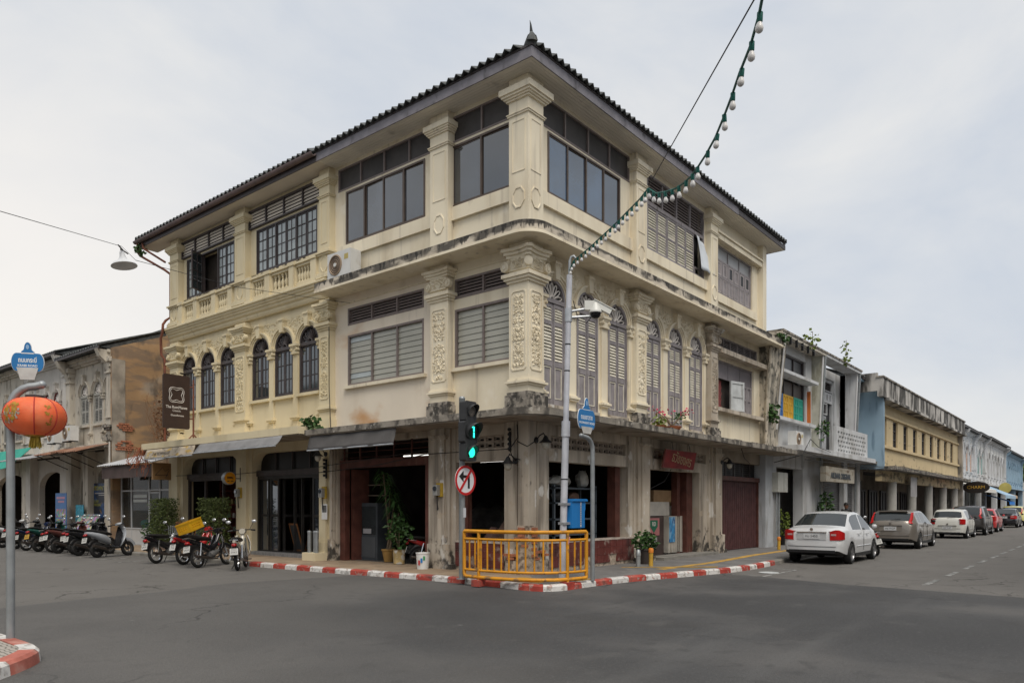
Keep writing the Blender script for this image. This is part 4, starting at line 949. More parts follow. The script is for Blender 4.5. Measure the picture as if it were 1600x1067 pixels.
awning(GH, FL, -12.6, -8.0, 1.0, 3.64, 1.24, 3.34, awn)
awning(CB, FL, -6.95, -3.45, .82, 3.57, .93, 3.17, surf('dark_awning_cloth', (.095, .09, .088), .85, .12, 2, 60, .1), 'awning')
pat = surf('faded_patterned_canvas', (.36, .31, .24), .9, .12, 2, 60, .15, stains=[((.42, .27, .05), (1.2, 2.5, 7), .55, .6, .8), ((.14, .12, .1), (4, 7, 9), .58, .62, .7)])
awning(GH, FL, -16.3, -12.9, 1.0, 3.63, 1.12, 3.30, pat)
text('canvas_lettering', 'THE ROMMANEE', .17, surf('faded_ink', (.14, .12, .10), .9), GH, FL @ T(-15.1, 3.46, 1.085) @ RX(R(-14)), .002)
# ground floor
def gh_pier(u0, u1):
    uc = (u0+u1)/2; hw = (u1-u0)/2
    b = MB().box(u0, u1, .1, 3.64, -.5, -.1); b.box(uc-hw*.6, uc+hw*.6, .1, 3.64, -.2, 0)
    o = ghpart('pier', b, yellow); b = MB().box(uc-hw*.75, uc+hw*.75, .1, .62, -.2, .07); b.box(uc-hw*.68, uc+hw*.68, .62, .7, -.2, .035); ob('plinth', b, yellow, o, FL)
    return o
gh_pier(-7.8, -7.29); gh_pier(-12.35, -11.4); gh_pier(-17.0, -15.95)
for u0, u1 in ((-11.42, -7.78), (-15.97, -12.33)):
    uc = (u0+u1)/2; hw = (u1-u0)/2
    ap = [(u0, 2.9), (u0+.04, 3.1), (u0+.14, 3.24), (u0+.3, 3.33), (u0+.5, 3.36), (u1-.5, 3.36), (u1-.3, 3.33), (u1-.14, 3.24), (u1-.04, 3.1), (u1, 2.9)]
    ghpart('arch_head', MB().prism(ap+[(u1, 3.64), (u0, 3.64)], -.48, -.15), yellow)
    ghpart('lintel_board', MB().box(u0, u1, 2.62, 2.8, -.42, -.26), dkbrown)
    ghpart('transom_back', MB().box(u0, u1, 2.8, 3.4, -.46, -.44), black)
    g = MB()
    for i in range(1, 4): g.box(u0+(u1-u0)*i/4-.02, u0+(u1-u0)*i/4+.02, 2.8, 3.36, -.42, -.38)
    ghpart('transom_bars', g, dkbrown)
blackwood = surf('black_stained_wood', (.022, .02, .019), .45, .25, 4, 40, .1)
fd = ghpart('folding_door', bars(MB(), -11.4, -7.8, .14, 2.62, .1, -.42, -.3, 0, 0), blackwood)
for i, u in enumerate((-11.3, -10.75, -8.5, -7.98)):
    lf = ob('door_leaf', bars(MB(), u, u+.5 if i < 2 else u+.42, .18, 2.55, .08, -.4, -.35, 0, 1), blackwood, fd, FL)
    ob('leaf_glass', MB().box(u+.07, u+.4, .25, 2.5, -.38, -.375), glassd, lf, FL)
for u in (-10.2, -9.6, -9.2):
    lf = ob('door_leaf', bars(MB(), 0, .6, .18, 2.55, .08, -.025, .025, 0, 1), blackwood, fd, FL @ T(u, 0, -.45) @ RY(R(75)))
ghpart('door_step', MB().box(-11.4, -7.8, .1, .22, -.5, -.02), surf('grey_granite_step', (.2, .2, .2), .6, .2, 10, 60, .1))
ghpart('shop_window_frame', bars(MB(), -15.95, -12.35, .14, 2.62, .07, -.4, -.3, 2, 0, .05), dkbrown)
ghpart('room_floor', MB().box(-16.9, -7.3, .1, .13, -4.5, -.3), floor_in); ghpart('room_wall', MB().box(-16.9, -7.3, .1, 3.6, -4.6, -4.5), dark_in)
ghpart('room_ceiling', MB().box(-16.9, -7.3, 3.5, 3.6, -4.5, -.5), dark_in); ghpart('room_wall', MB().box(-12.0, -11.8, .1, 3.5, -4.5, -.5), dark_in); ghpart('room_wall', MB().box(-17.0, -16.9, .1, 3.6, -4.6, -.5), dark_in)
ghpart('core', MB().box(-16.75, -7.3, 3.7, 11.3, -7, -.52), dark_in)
ghpart('gable_wall', MB().box(-16.85, -16.75, 3.7, 11.345, -7, -.25), yellow)
# eaves with gutter
sfm = surf('soffit_smooth', (.64, .58, .50), .85, .06, 1, 30, .05)
ghpart('soffit', MB().box(-18.2, -7.2, 11.34, 11.37, -.25, OV), sfm)
ghpart('fascia', MB().box(-18.2, -7.2, 11.32, 11.5, OV, OV+.03), dkbrown)
gt = MB(); pr = [(OV+.03+.085+.085*math.cos(R(a)), 11.55+.09*math.sin(R(a))) for a in range(180, 361, 20)]
pr = [(y, x) for x, y in pr]; gt.loft([[(u, y, z) for y, z in pr] for u in (-18.3, -7.2)], False, False)
g_ = ghpart('gutter', gt, surf('gutter_paint', (.14, .10, .095), .6, .15, 4), fix=False); s = g_.modifiers.new('t', 'SOLIDIFY'); s.thickness = .012
ob('gutter_cap', MB().prism(pr, -18.33, -18.3, 0), steel, g_, FL)
eave_tiles(GH, FL, -18.35, -7.2, .05); roof_field(GH, FL, -18.35, -7.2, 0, 4.5, .05)
b = MB().tube([(-18.15, 11.48, .52), (-18.15, 11.15, .52), (-18.05, 11.0, .47), (-16.95, 10.35, .08), (-16.75, 10.18, -.04), (-16.74, 10.0, -.04), (-16.74, 8.6, -.04), (-16.78, 8.45, .12), (-16.82, 8.3, .2), (-16.82, 8.0, .22), (-16.95, 7.8, .22), (-16.95, 7.2, .2), (-16.9, 7.05, .1), (-16.88, 3.9, .1)], .045, 8)
ghpart('downpipe', b, rust, smooth=60)
b = MB().tube([(-17.8, 11.4, .5), (-17.75, 11.2, .48), (-16.9, 10.62, .08)], .04, 8); ghpart('downpipe', b, rust, smooth=60)
# ================================================================ neighbouring rows
oldwhite = surf('old_white_render', (.56, .53, .485), .9, .08, .8, 18, .15, stains=[((.30, .27, .23), (2.5, 2.5, .5), .52, .72, .7), ((.06, .055, .05), (4, 4, 2), .64, .76, .8)])
oldwhite2 = surf('grimy_white_render', (.52, .475, .40), .9, .1, .8, 18, .2, stains=[((.22, .19, .15), (3, 3, .5), .5, .68, .8), ((.05, .045, .04), (4, 4, 2), .60, .74, .85)])
bluewht = surf('cool_white_render', (.54, .55, .56), .85, .08, 1, 20, .15, stains=[((.34, .33, .31), (1.2, 1.2, .5), .46, .68, .7), ((.18, .17, .155), (4, 4, .4), .60, .74, .6), ((.06, .055, .05), (2, 2, .8), .62, .74, .8)])
orange = surf('ochre_lime_wall', (.40, .25, .13), .95, .2, .7, 14, .35, stains=[((.21, .15, .105), (.9, .9, 3.0), .44, .60, .8), ((.36, .31, .25), (.7, .7, .7), .50, .66, .8), ((.10, .08, .065), (1.4, 1.4, .8), .54, .70, .85)])
def lath_pal(c, nm): return surf(nm, c, .7, .12, 4, 40, .15)
greysh = lath_pal((.20, .195, .18), 'grey_shutter'); redsh = lath_pal((.17, .045, .04), 'dark_red_shutter'); blacksh = lath_pal((.02, .02, .022), 'black_shutter')
def roof_slab(root, F, u0, u1, ze, ov, run, pitch, m=tile_m, name='roof'):
    t = math.tan(R(pitch)); b = MB()
    n = int((u1-u0)/.26)*4; rings = []
    for j in range(7):
        y = -ov+(run+ov)*j/6
        rings.append([(u0+(u1-u0)*k/n, ze+.12+(y+ov)*t+.035*math.cos(math.pi*k/2), -y) for k in range(n+1)])
    b.loft(rings, False, False); o = ob(name, b, m, root, F, None, False)
    s = o.modifiers.new('t', 'SOLIDIFY'); s.thickness = .04
    ob('eave_board', MB().box(u0, u1, ze-.02, ze+.1, ov-.06, ov-.02), dkbrown, o, F)
    ob('ridge', MB().tube([(u0, ze+.2+(run+ov)*t, -run), (u1, ze+.2+(run+ov)*t, -run)], .12, 8), m, o, F)
    bk = [(ze+.1, ov-.1), (ze+.1+(run+ov)*t, -run), (ze+.1, -2*run-ov)]
    ob('gable_fill', MB().prism([(p[0]-.05, p[1]) for p in bk], u0+.06, u1-.06, 0), m, o, F)
    return o
def simple_window(root, F, u0, u1, w0, w1, fm, pm, nu=1, nw=2, v=-.26, name='window'):
    f = ob(name, bars(MB(), u0, u1, w0, w1, .06, v-.04, v+.05, nu, nw, .04), fm, root, F)
    for i in range(nu+1):
        for j in range(nw+1):
            a = u0+(u1-u0)*i/(nu+1); b = w0+(w1-w0)*j/(nw+1)
            ob('pane', MB().box(a+.03, a+(u1-u0)/(nu+1)-.03, b+.03, b+(w1-w0)/(nw+1)-.03, v-.01, v), pm, f, F)
    return f
def arch_house(name, label, F, u0, u1, zc, ze, cs, hw, sill, spring, rise, wm, shm, gf, org, roof_run=5, pit=20, detail=True, cornice=True, trimm=None):
    h = thing(name, label, 'building', F @ T((u0+u1)/2, 0, 0)); tm = trimm or wm
    cs = sorted(cs); ed = [u0]+[(a+b)/2 for a, b in zip(cs, cs[1:])]+[u1]; m = MB()
    for c, a, b in zip(cs, ed, ed[1:]): wall_arch(m, a, b, sill, ze, c, hw, spring, rise, -.5, -.2)
    m.box(u0, u1, zc-.2, sill, -.5, -.2); ob('wall_panel', m, wm, h, F)
    ob('core', MB().box(u0+.02, u1-.02, 3.5, ze, -7, -.52), dark_in, h, F)
    for c in cs:
        if detail: shutter_arch(h, F, c, hw, sill, spring, rise, -.235, shm[0], shm[1], False)
        else:
            o = ob('arched_window', MB().prism([(c+hw, sill)]+archp(c, hw, spring, rise, 10)+[(c-hw, sill)], -.4, -.36), shm[0], h, F)
            for k in (-1, 1): ob('shutter_leaf', bars(MB(), c+(-hw if k < 0 else .01), c+(-.01 if k < 0 else hw), sill, spring, .08, -.36, -.3, 0, 2, .08), shm[1], o, F)
        arch_trim(h, F, c, hw, spring, rise, tm, -.2, key=detail, kw1=spring+rise+.4)
        ledge_box(h, F, 'window_sill', c-hw-.06, c+hw+.06, sill-.1, sill, -.1, tm)
    for a, b in zip(cs, cs[1:]): colonnette(h, F, (a+b)/2, .075, zc, spring, tm)
    for u in (u0+.22, u1-.22):
        ob('pilaster', MB().box(u-.2, u+.2, zc-.1, ze-.3, -.25, 0), wm, h, F)
        b = MB()
        for z0, z1, p in ((ze-.95, ze-.88, .06), (ze-.7, ze-.5, .06), (ze-.5, ze-.3, .14), (zc+.5, zc+.58, .06), (zc+1.0, zc+1.06, .05)): b.box(u-.2-p, u+.2+p, z0, z1, -.22, p)
        ob('pilaster_moulding', b, tm, h, F)
        b = MB(); b.prism([(ze-.9, 0), (ze-.55, .1), (ze-.3, .38), (ze-.02, .5), (ze-.02, -.2), (ze-.9, -.2)], u-.14, u+.14, 0); ob('eave_corbel', b, wm, h, F)
    if cornice:
        b = MB()
        for z0, z1, p in ((ze-.32, ze-.24, -.1), (ze-.24, ze-.12, 0), (ze-.12, ze-.0, .12)): b.box(u0, u1, z0, z1, -.3, p)
        ob('cornice', b, tm, h, F)
    ledge_box(h, F, 'canopy_ledge', u0, u1, zc-.22, zc-.04, .25, wm)
    roof_slab(h, F, u0-.02, u1+.02, ze, .5, roof_run, pit)
    # ground floor
    ob('room_wall', MB().box(u0, u1, 0, zc, -2.2, -2.1), dark_in, h, F); ob('side_partition', MB().box(u0+.02, u0+.12, 0, zc, -2.2, -.4), dark_in, h, F); ob('side_partition', MB().box(u1-.12, u1-.02, 0, zc, -2.2, -.4), dark_in, h, F); ob('room_ceiling', MB().box(u0, u1, zc-.3, zc-.22, -4.1, -.3), dark_in, h, F)
    for p0, p1 in gf.get('piers', []): ob('pier', MB().box(p0, p1, .1, zc-.2, -.5, .0), wm, h, F)
    if gf.get('arch'):
        for a, b, ws, rs in gf['arch']:
            m = MB(); wall_arch(m, a-.02, b+.02, .1, zc-.2, (a+b)/2, (b-a)/2-.15, ws, rs, -.6, -.35); ob('arch_wall', m, wm, h, F)
    return h
# ---- left row (along the side street)
H1 = arch_house('old_shophouse', 'weathered old shophouse with ochre side wall and three grey-shuttered arches', FL, -26.5, -21.8, 4.3, 8.1, (-24.9, -23.5, -22.3), .46, 5.2, 6.5, .5, oldwhite2, (lath_pal((.36, .35, .31), 'pale_grey_frame'), greysh),
    dict(piers=[(-26.5, -25.9), (-22.4, -21.8), (-24.6, -24.1)], arch=[(-25.9, -24.6, 2.4, .5), (-24.1, -22.4, 2.9, .35)]), (0, 0), 5, 21)
ob('side_wall', MB().prism([(0, .1), (0, 8.15), (5, 10.1), (10, 8.1), (10, .1)], 21.62, 21.8, 1), orange, H1, I4)
b = MB().box(-.02, .5, 21.6, 21.64, 3.2, 7.7); ob('side_render', b, surf('bare_grey_render', (.30, .26, .21), .95, .3, 1.5, 14, .4, stains=[((.12, .10, .08), (2, 2, 1), .5, .68, .8)]), H1, I4)
for (x0, x1, z0, n) in ((.15, .75, 4.8, 4), (.1, .8, 4.0, 5)):
    for j in range(n):
        for i in range(3):
            if rg.random() < .12: continue
            ob('brick', bm_, None, H1, T(x0+.1+i*.215+(.08 if j % 2 else 0), 21.6, z0+j*.085) @ RX(R(90)))
b = MB(); steps(b, -21.95, .16, [(4.35, 4.5, .14), (4.5, 4.62, .08), (4.8, 4.9, .1), (4.9, 5.0, .16)]); ob('pilaster_base', b, mould, H1, FL)
def corr_sheet(root, F, u0, u1, v0, w0, v1, w1, m, per=.18, name='awning_sheet'):
    n = int((u1-u0)/per*4); rings = []
    for j in range(2):
        rings.append([(u0+(u1-u0)*k/n, (w0, w1)[j]+.022*math.sin(math.pi*k/2), (v0, v1)[j]) for k in range(n+1)])
    o = ob(name, MB().loft(rings, False, False), m, root, F, None, False); s = o.modifiers.new('t', 'SOLIDIFY'); s.thickness = .01; return o
rusty = surf('rusted_corrugated_iron', (.21, .105, .065), .85, .3, 1.5, 30, .2, stains=[((.36, .24, .17), (.8, 2.5, 3), .52, .66, .7), ((.09, .05, .04), (1, 4, 3), .58, .7, .7)])
zinc = surf('grey_corrugated_iron', (.34, .34, .35), .6, .15, 2, 30, .1, metal=.3)
for k in range(5): corr_sheet(H1, FL, -26.3+k*.92, -25.36+k*.92, .1, 4.22+rg.uniform(-.02, .02), 1.35, 3.86+rg.uniform(-.04, .04), rusty)
b = MB()
for u in (-26.2, -24.8, -23.4, -22.0): b.tube([(u, 3.3, .02), (u, 3.84, 1.25)], .02, 5); b.tube([(u, 4.1, .02), (u, 3.84, 1.3)], .02, 5)
ob('awning_bracket', b, black, H1, FL)
ob('side_lamp_conduit', MB().tube([(-21.7, 4.3, .08), (-21.7, .2, .08)], .035, 6), oldwhite, H1, FL)
H2 = arch_house('white_shophouse', 'white shophouse with dark red louvred arches behind the paper lantern', FL, -31.6, -26.5, 4.2, 8.45, (-30.6, -29.3, -28.1, -27.0), .4, 5.0, 6.55, .45, oldwhite, (redsh, redsh),
    dict(piers=[(-31.6, -31.0), (-27.2, -26.5)], arch=[(-31.0, -27.2, 2.5, .8)]), (0, 0), 5, 20)
corr_sheet(H2, FL, -31.0, -26.4, .1, 4.1, 1.4, 3.75, zinc)
H3 = arch_house('pale_shophouse', 'pale grey shophouse with arched windows at the far left edge', FL, -38, -31.6, 4.2, 8.6, (-36.6, -34.9, -33.2), .5, 5.0, 6.6, .5, oldwhite2, (greysh, greysh),
    dict(piers=[(-38, -37.4), (-32.2, -31.6)], arch=[(-37.4, -32.2, 2.5, .8)]), (0, 0), 5, 20)
for nm, lb, u0, u1, ze, wm in (('far_shophouse', 'farther pale shophouse beyond the left edge of the row', -45, -38, 8.4, oldwhite), ):
    arch_house(nm, lb, FL, u0, u1, 4.2, ze, (-43.5, -41.5, -39.5), .5, 5.0, 6.6, .5, wm, (greysh, greysh), dict(piers=[(u0, u0+.6), (u1-.6, u1)]), (0, 0), 5, 20, False)
# green canvas awning at the far left
gaw = tag(ob('shop_awning', MB().prism([(-36, 3.85), (-36, 2.6), (-31.4, 2.9), (-29.6, 3.9)], .45, .47), surf('teal_canvas', (.03, .33, .25), .7, .1, 2, 60, .1), None, FL @ T(0, 0, .6) @ RX(R(-25)) @ T(0, .25, 1.2)), 'bright green canvas awning at the far left edge', 'awning')
# little glazed lean-to shop between guesthouse and old shophouse
LS = thing('glazed_shop', 'small glass-fronted shop under a corrugated roof between the two buildings', 'shop', T(0, 19.3, 0))
al = surf('white_aluminium', (.5, .51, .52), .45, .05, 3)
shopglass = surf('shop_glass', (.05, .06, .06), .03, 0, bump=0, spec=.5, alpha=.35)
f = ob('shopfront', bars(MB(), -21.5, -17.05, .12, 2.95, .07, -.35, -.28, 0, 0), al, LS, FL)
b = MB(); b.box(-21.43, -17.12, 2.25, 2.31, -.34, -.285)
for u in (-20.55, -19.0, -18.1): b.box(u-.03, u+.03, .19, 2.88, -.345, -.283)
b.box(-20.52, -19.03, .75, .8, -.34, -.286); b.box(-21.43, -20.58, .75, .8, -.34, -.286); ob('frame_bars', b, al, f, FL)
for u0, u1, w0, w1 in ((-21.43, -20.58, .8, 2.25), (-20.52, -19.03, .8, 2.25), (-18.07, -17.12, .8, 2.25), (-21.43, -17.12, 2.31, 2.88)): ob('pane', MB().box(u0, u1, w0, w1, -.32, -.315), shopglass, f, FL)
for u0, u1 in ((-21.43, -20.58), (-20.52, -19.03), (-18.07, -17.12)): ob('stall_riser', MB().box(u0, u1, .16, .75, -.33, -.31), plain('white_panel', (.55, .55, .54), .5), f, FL)
d = ob('glass_door', bars(MB(), -18.98, -18.12, .16, 2.22, .06, -.33, -.29), al, f, FL); ob('door_pane', MB().box(-18.92, -18.18, .22, 2.16, -.315, -.31), shopglass, d, FL); ob('door_handle', MB().tube([(-18.85, .9, -.26), (-18.85, 1.35, -.26)], .015, 6), chrome, d, FL)
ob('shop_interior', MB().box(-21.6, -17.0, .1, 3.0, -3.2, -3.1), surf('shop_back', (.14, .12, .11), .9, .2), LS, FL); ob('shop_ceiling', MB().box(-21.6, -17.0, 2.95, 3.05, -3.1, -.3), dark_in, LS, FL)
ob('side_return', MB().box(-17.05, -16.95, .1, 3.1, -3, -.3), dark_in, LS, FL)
corr_sheet(LS, FL, -21.75, -16.95, -1.0, 3.75, .55, 3.26, surf('pale_zinc', (.45, .46, .48), .5, .1, 2, 30, .1, metal=.2), .16)
ob('fascia_blind', MB().box(-21.5, -17.0, 2.75, 3.22, .42, .46), surf('brown_blind', (.085, .06, .055), .8, .2, 2, 40, .2), LS, FL)
ob('notice_strip', MB().box(-20.4, -19.2, 2.0, 2.12, -.31, -.305), plain('faint_letters', (.5, .52, .5), .6), f, FL); ob('notice_strip', MB().box(-20.4, -19.2, 1.82, 1.93, -.31, -.305), plain('faint_letters', (.5, .5, .5), .6), f, FL)
# ---- right row (along the main street)
zcR = 3.95
R1 = thing('narrow_white_house', 'white narrow house with blue, yellow and green shutters beside the corner house', 'building', T(18.1, 0, 0))
R2 = thing('balcony_house', 'white house with a pierced balcony parapet next to the coloured shutters', 'building', T(23.6, 0, 0))
fin_m = surf('lichen_green_render', (.42, .42, .36), .95, .15, 2, 22, .35, stains=[((.20, .19, .14), (3, 3, .9), .48, .66, .75), ((.58, .58, .54), (2, 2, 2), .6, .7, .5)])
def fin(root, u0, u1, m, vb=.08, vt=.5, zt=8.2):
    ob('party_fin', MB().prism([(3.6, -.3), (3.6, vb), (4.6, vb), (zt, vt), (zt, -.3)], u0, u1, 0), m, root, FR)
    ob('fin_edge', MB().tube([(u0, 4.6, vb+.01), (u0, zt, vt+.01)], .035, 6), plain('white_edge', (.6, .6, .6), .6), root, FR)
fin(R1, 15.27, 15.5, pier_m, .08, .42); fin(R1, 20.4, 20.65, fin_m, .12, .28); fin(R2, 25.95, 26.2, bluewht, .12, .26)
ob('wall_panel', MB().wall(15.5, 20.45, 3.6, 8.2, [(16.0, 19.6, 5.2, 7.85)], -.5, -.2), bluewht, R1, FR)
ob('core', MB().box(15.5, 28.4, 3.6, 8.2, -7, -.85), dark_in, R1, FR)
f = ob('window_frame', bars(MB(), 16.0, 19.6, 5.2, 7.85, .07, -.4, -.28), dkbrown, R1, FR)
for i in range(3):
    a = 16.07+i*1.155; ob('pane', MB().box(a+.02, a+1.12, 7.0, 7.78, -.36, -.35), surf('grey_pane', (.07, .07, .075), .3), f, FR); ob('pane', MB().box(a+.02, a+1.12, 6.2, 6.78, -.36, -.35), surf('brown_pane', (.10, .08, .07), .5), f, FR)
    ob('mullion', MB().box(a+1.12, a+1.17, 5.27, 7.78, -.39, -.3), dkbrown, f, FR)
ledge_box(R1, FR, 'window_ledge', 15.5, 19.9, 6.85, 6.97, .25, bluewht); ledge_box(R1, FR, 'window_sill', 15.5, 20.2, 5.05, 5.18, .05, bluewht)
for a, bb, nm, c in ((16.4, 16.97, 'blue_shutter', (.06, .17, .42)), (17.0, 18.2, 'yellow_shutter', (.62, .37, .035)), (18.25, 19.4, 'green_shutter', (.03, .33, .25))):
    m = surf(nm, c, .6, .12, 3, 30, .1)
    for k in range(2 if bb-a > .9 else 1):
        w_ = (bb-a)/(2 if bb-a > .9 else 1); x0 = a+k*w_
        lf = ob('shutter_leaf', bars(MB(), x0+.01, x0+w_-.01, 5.22, 6.2, .07, -.3, -.25, 1, 2, .06), m, f, FR)
        ob('leaf_panel', MB().box(x0+.03, x0+w_-.03, 5.25, 6.17, -.29, -.28), m, lf, FR)
ob('orange_board', MB().box(19.78, 19.84, 5.25, 6.6, -.2, -.06), surf('orange_paint', (.5, .14, .03), .7), R1, FR)
ledge_box(R1, FR, 'roof_slab', 15.2, 20.7, 8.2, 8.32, .36, oldwhite2); ledge_box(R1, FR, 'roof_edge', 15.2, 20.7, 8.32, 8.40, .39, mould)
ob('parapet', MB().box(14.6, 20.7, 8.3, 9.22, -2.4, -2.2), bluewht, R1, FR); ob('parapet_cap', MB().box(14.6, 20.75, 9.22, 9.3, -2.45, -2.12), mould, R1, FR); ob('parapet', MB().box(20.7, 27.5, 8.3, 9.15, -2.35, -2.2), bluewht, R1, FR); ob('parapet_cap', MB().box(20.75, 27.6, 9.15, 9.23, -2.45, -2.1), mould, R1, FR)
ledge_box(R1, FR, 'canopy', 15.3, 21.0, 3.78, 3.98, .95, bluewht)
gb = MB()
for i in range(5):
    gb.box(15.9+i*.7, 16.55+i*.7, 8.06, 8.08, .35+.09*(i % 2), .37+.09*(i % 2)); gb.box(15.9+i*.7, 15.93+i*.7, 7.9, 8.2, .35, .45)
ob('clothes_rack', gb, black, R1, FR)
# R2
ob('wall_panel', MB().wall(20.6, 26.2, 3.6, 8.2, [(21.4, 25.2, 4.1, 7.8)], -.9, -.6), bluewht, R2, FR)
f = ob('door_frame', bars(MB(), 21.4, 25.2, 4.1, 7.8, .08, -.85, -.7), bluewht, R2, FR)
ob('backing', MB().box(21.45, 25.15, 4.15, 7.75, -.84, -.82), black, f, FR)
ob('recess_side', MB().box(26.15, 26.4, 3.6, 8.2, -.95, -.28), bluewht, R2, FR); ob('recess_side', MB().box(20.42, 20.63, 3.6, 8.2, -.95, -.28), bluewht, R2, FR)
louvre_vent(R2, FR, 21.5, 25.1, 7.2, 7.7, 3, 5, bluewht, dkbrown, -.72); ob('recess_side', MB().box(26.15, 26.4, 3.6, 8.2, -.95, -.28), bluewht, R2, FR); ob('recess_side', MB().box(20.42, 20.63, 3.6, 8.2, -.95, -.28), bluewht, R2, FR)
louvre_vent(R2, FR, 21.5, 24.3, 6.05, 6.6, 4, 5, bluewht, dkbrown, -.72)
b = MB().wall(21.48, 25.12, 6.65, 7.15, [(21.7+i*.5, 21.9+i*.5, 6.78, 7.05) for i in range(7)], -.76, -.68); ob('pierced_panel', b, bluewht, f, FR)
for i in range(4):
    lf = ob('door_leaf', bars(MB(), 21.5+i*.7, 22.17+i*.7, 4.12, 6.0, .09, -.78, -.72, 0, 1, .12), lath_pal((.42, .43, .45), 'pale_grey_door'), f, FR); ob('leaf_panel', MB().box(21.58+i*.7, 22.1+i*.7, 4.2, 5.95, -.77, -.745), MATS['pale_grey_door'], lf, FR)
ledge_box(R2, FR, 'roof_slab', 20.7, 26.4, 8.2, 8.32, .36, bluewht); ledge_box(R2, FR, 'roof_edge', 20.7, 26.45, 8.32, 8.40, .39, mould)
ledge_box(R2, FR, 'canopy', 21.0, 26.6, 3.78, 3.98, .95, bluewht)
bp = MB().wall(21.2, 26.4, 3.98, 5.2, [(21.4+i*.42+(.2 if j % 2 else 0), 21.68+i*.42+(.2 if j % 2 else 0), 4.1+j*.2, 4.2+j*.2) for i in range(11) for j in range(5)], .5, .62); ob('balcony_parapet', bp, bluewht, R2, FR)
for u in (20.5, 26.1): ob('downpipe', MB().tube([(u, 8.2, .36), (u, 4.5, .17), (u, .2, .1)], .045, 6), steel2, R2, FR)
# ground floor of R1, R2, R3
for root, u0, u1 in ((R1, 15.1, 15.5), (R1, 18.6, 20.9), (R2, 20.9, 21.3), (R2, 24.6, 25.2), (R2, 27.0, 27.5)): ob('pier', MB().box(u0, u1, .1, 3.8, -.4, 0), bluewht, root, FR)
ob('rear_wall', MB().box(15.2, 28.4, .1, 3.8, -1.3, -1.2), surf('grubby_wall', (.28, .26, .24), .9, .2, 1.5), R1, FR); ob('lintel', MB().box(15.5, 18.6, 3.2, 3.8, -.4, -.05), bluewht, R1, FR)
shut_m = surf('grey_roller_shutter', (.17, .17, .175), .5, .12, 2, 30, .05, metal=.3)
sl = MB().prism([(-.045, 0), (0, .025), (.045, 0)], -1.65, 1.65, 0).mesh('shutter_slat', shut_m)
for u0, u1, root in ((21.3, 24.6, R2), (25.2, 28.5, R2)):
    f = ob('roller_shutter', bars(MB(), u0, u1, .12, 3.0, .06, -.3, -.2), shut_m, root, FR); ob('shutter_back', MB().box(u0, u1, .12, 3.0, -.3, -.28), shut_m, f, FR)
    for i in range(30): ob('shutter_slat', sl, None, f, FR @ T((u0+u1)/2, .2+i*.093, -.27))
    ob('shutter_box', MB().box(u0, u1, 3.0, 3.8, -.35, -.1), under_m, root, FR)
# R3 blue house and blue end wall
skyb = surf('pale_blue_render', (.27, .38, .47), .85, .1, .8, 20, .15, stains=[((.08, .14, .2), (3, 3, .6), .56, .72, .6)])
R3 = thing('blue_house', 'light blue house with a white carved arch, squeezed beside the long yellow building', 'building', T(27, 0, 0))
m = MB()
for c, a, b in ((26.9, 26.45, 27.5), (28.0, 27.5, 28.45)): wall_arch(m, a, b, 4.6, 7.9, c, .36, 6.5, .42, -.5, -.2)
m.box(26.45, 28.45, 3.6, 4.6, -.5, -.2); ob('wall_panel', m, skyb, R3, FR)
for c in (26.9, 28.0):
    shutter_arch(R3, FR, c, .36, 4.6, 6.5, .42, -.34, lath_pal((.30, .42, .50), 'blue_frame'), lath_pal((.35, .46, .52), 'blue_slat'), False); arch_trim(R3, FR, c, .36, 6.5, .42, white, -.2, kw1=7.3)
    colonnette(R3, FR, c-.52, .09, 3.9, 6.5, white); colonnette(R3, FR, c+.5, .09, 3.9, 6.5, white)
    ob('arch_relief', relief(c-.5, c+.5, 7.0, 7.6, -.2, 4, 60, .06), white, R3, FR, fix=False)
ledge_box(R3, FR, 'cornice', 26.45, 28.45, 7.9, 8.02, .35, skyb); roof_slab(R3, FR, 26.4, 28.5, 8.0, .45, 5, 18)
ledge_box(R3, FR, 'canopy', 26.6, 28.6, 3.78, 3.92, .8, canopy_m)
# R4 long yellow building
R4 = thing('long_yellow_building', 'long plain yellow building with nine barred windows over a round-columned arcade', 'building', T(40, 0, 0))
ylong = surf('buff_yellow_render', (.56, .45, .27), .85, .06, .6, 16, .1, stains=[((.40, .31, .18), (1.2, 1.2, .6), .55, .75, .5), ((.10, .085, .07), (1.5, 1.5, 3), .62, .76, .8, (3.75, 4.15, .14))])
blackwash = surf('streaked_parapet', (.46, .44, .41), .95, .15, 1.5, 20, .3, stains=[((.035, .033, .03), (1.3, 1.3, .35), .44, .56, .92)])
WN = [28.35+i*2.55 for i in range(9)]
ob('wall_panel', MB().wall(27.75, 51.9, 3.7, 7.0, [(u, u+1.15, 4.8, 6.25) for u in WN], .55, .8), ylong, R4, FR)
ob('core', MB().box(28.5, 51.8, 3.75, 7.9, -8, .5), dark_in, R4, FR)
ob('end_wall', MB().box(27.55, 27.75, 3.55, 7.85, -.4, 1.1), skyb, R4, FR); ob('end_wall', MB().box(51.9, 52.4, 0, 7.8, -3, 1.1), surf('grey_fin', (.34, .31, .27), .9, .2, 1, 20, .2, stains=[((.08, .075, .07), (2, 2, .8), .5, .66, .8)]), R4, FR)
ob('eave_slab', MB().box(27.6, 52.4, 6.98, 7.12, .3, 1.35), blackwash, R4, FR); ob('parapet', MB().box(26.9, 52.4, 7.12, 8.05, .95, 1.2), blackwash, R4, FR); ob('parapet_return', MB().box(26.9, 27.1, 7.4, 8.3, -3, .95), blackwash, R4, FR); ob('parapet_cap', MB().box(26.85, 52.45, 8.05, 8.13, .9, 1.25), mould, R4, FR)
for u in WN:
    simple_window(R4, FR, u, u+1.15, 4.8, 6.25, dkbrown, glassh, 1, 2, .66)
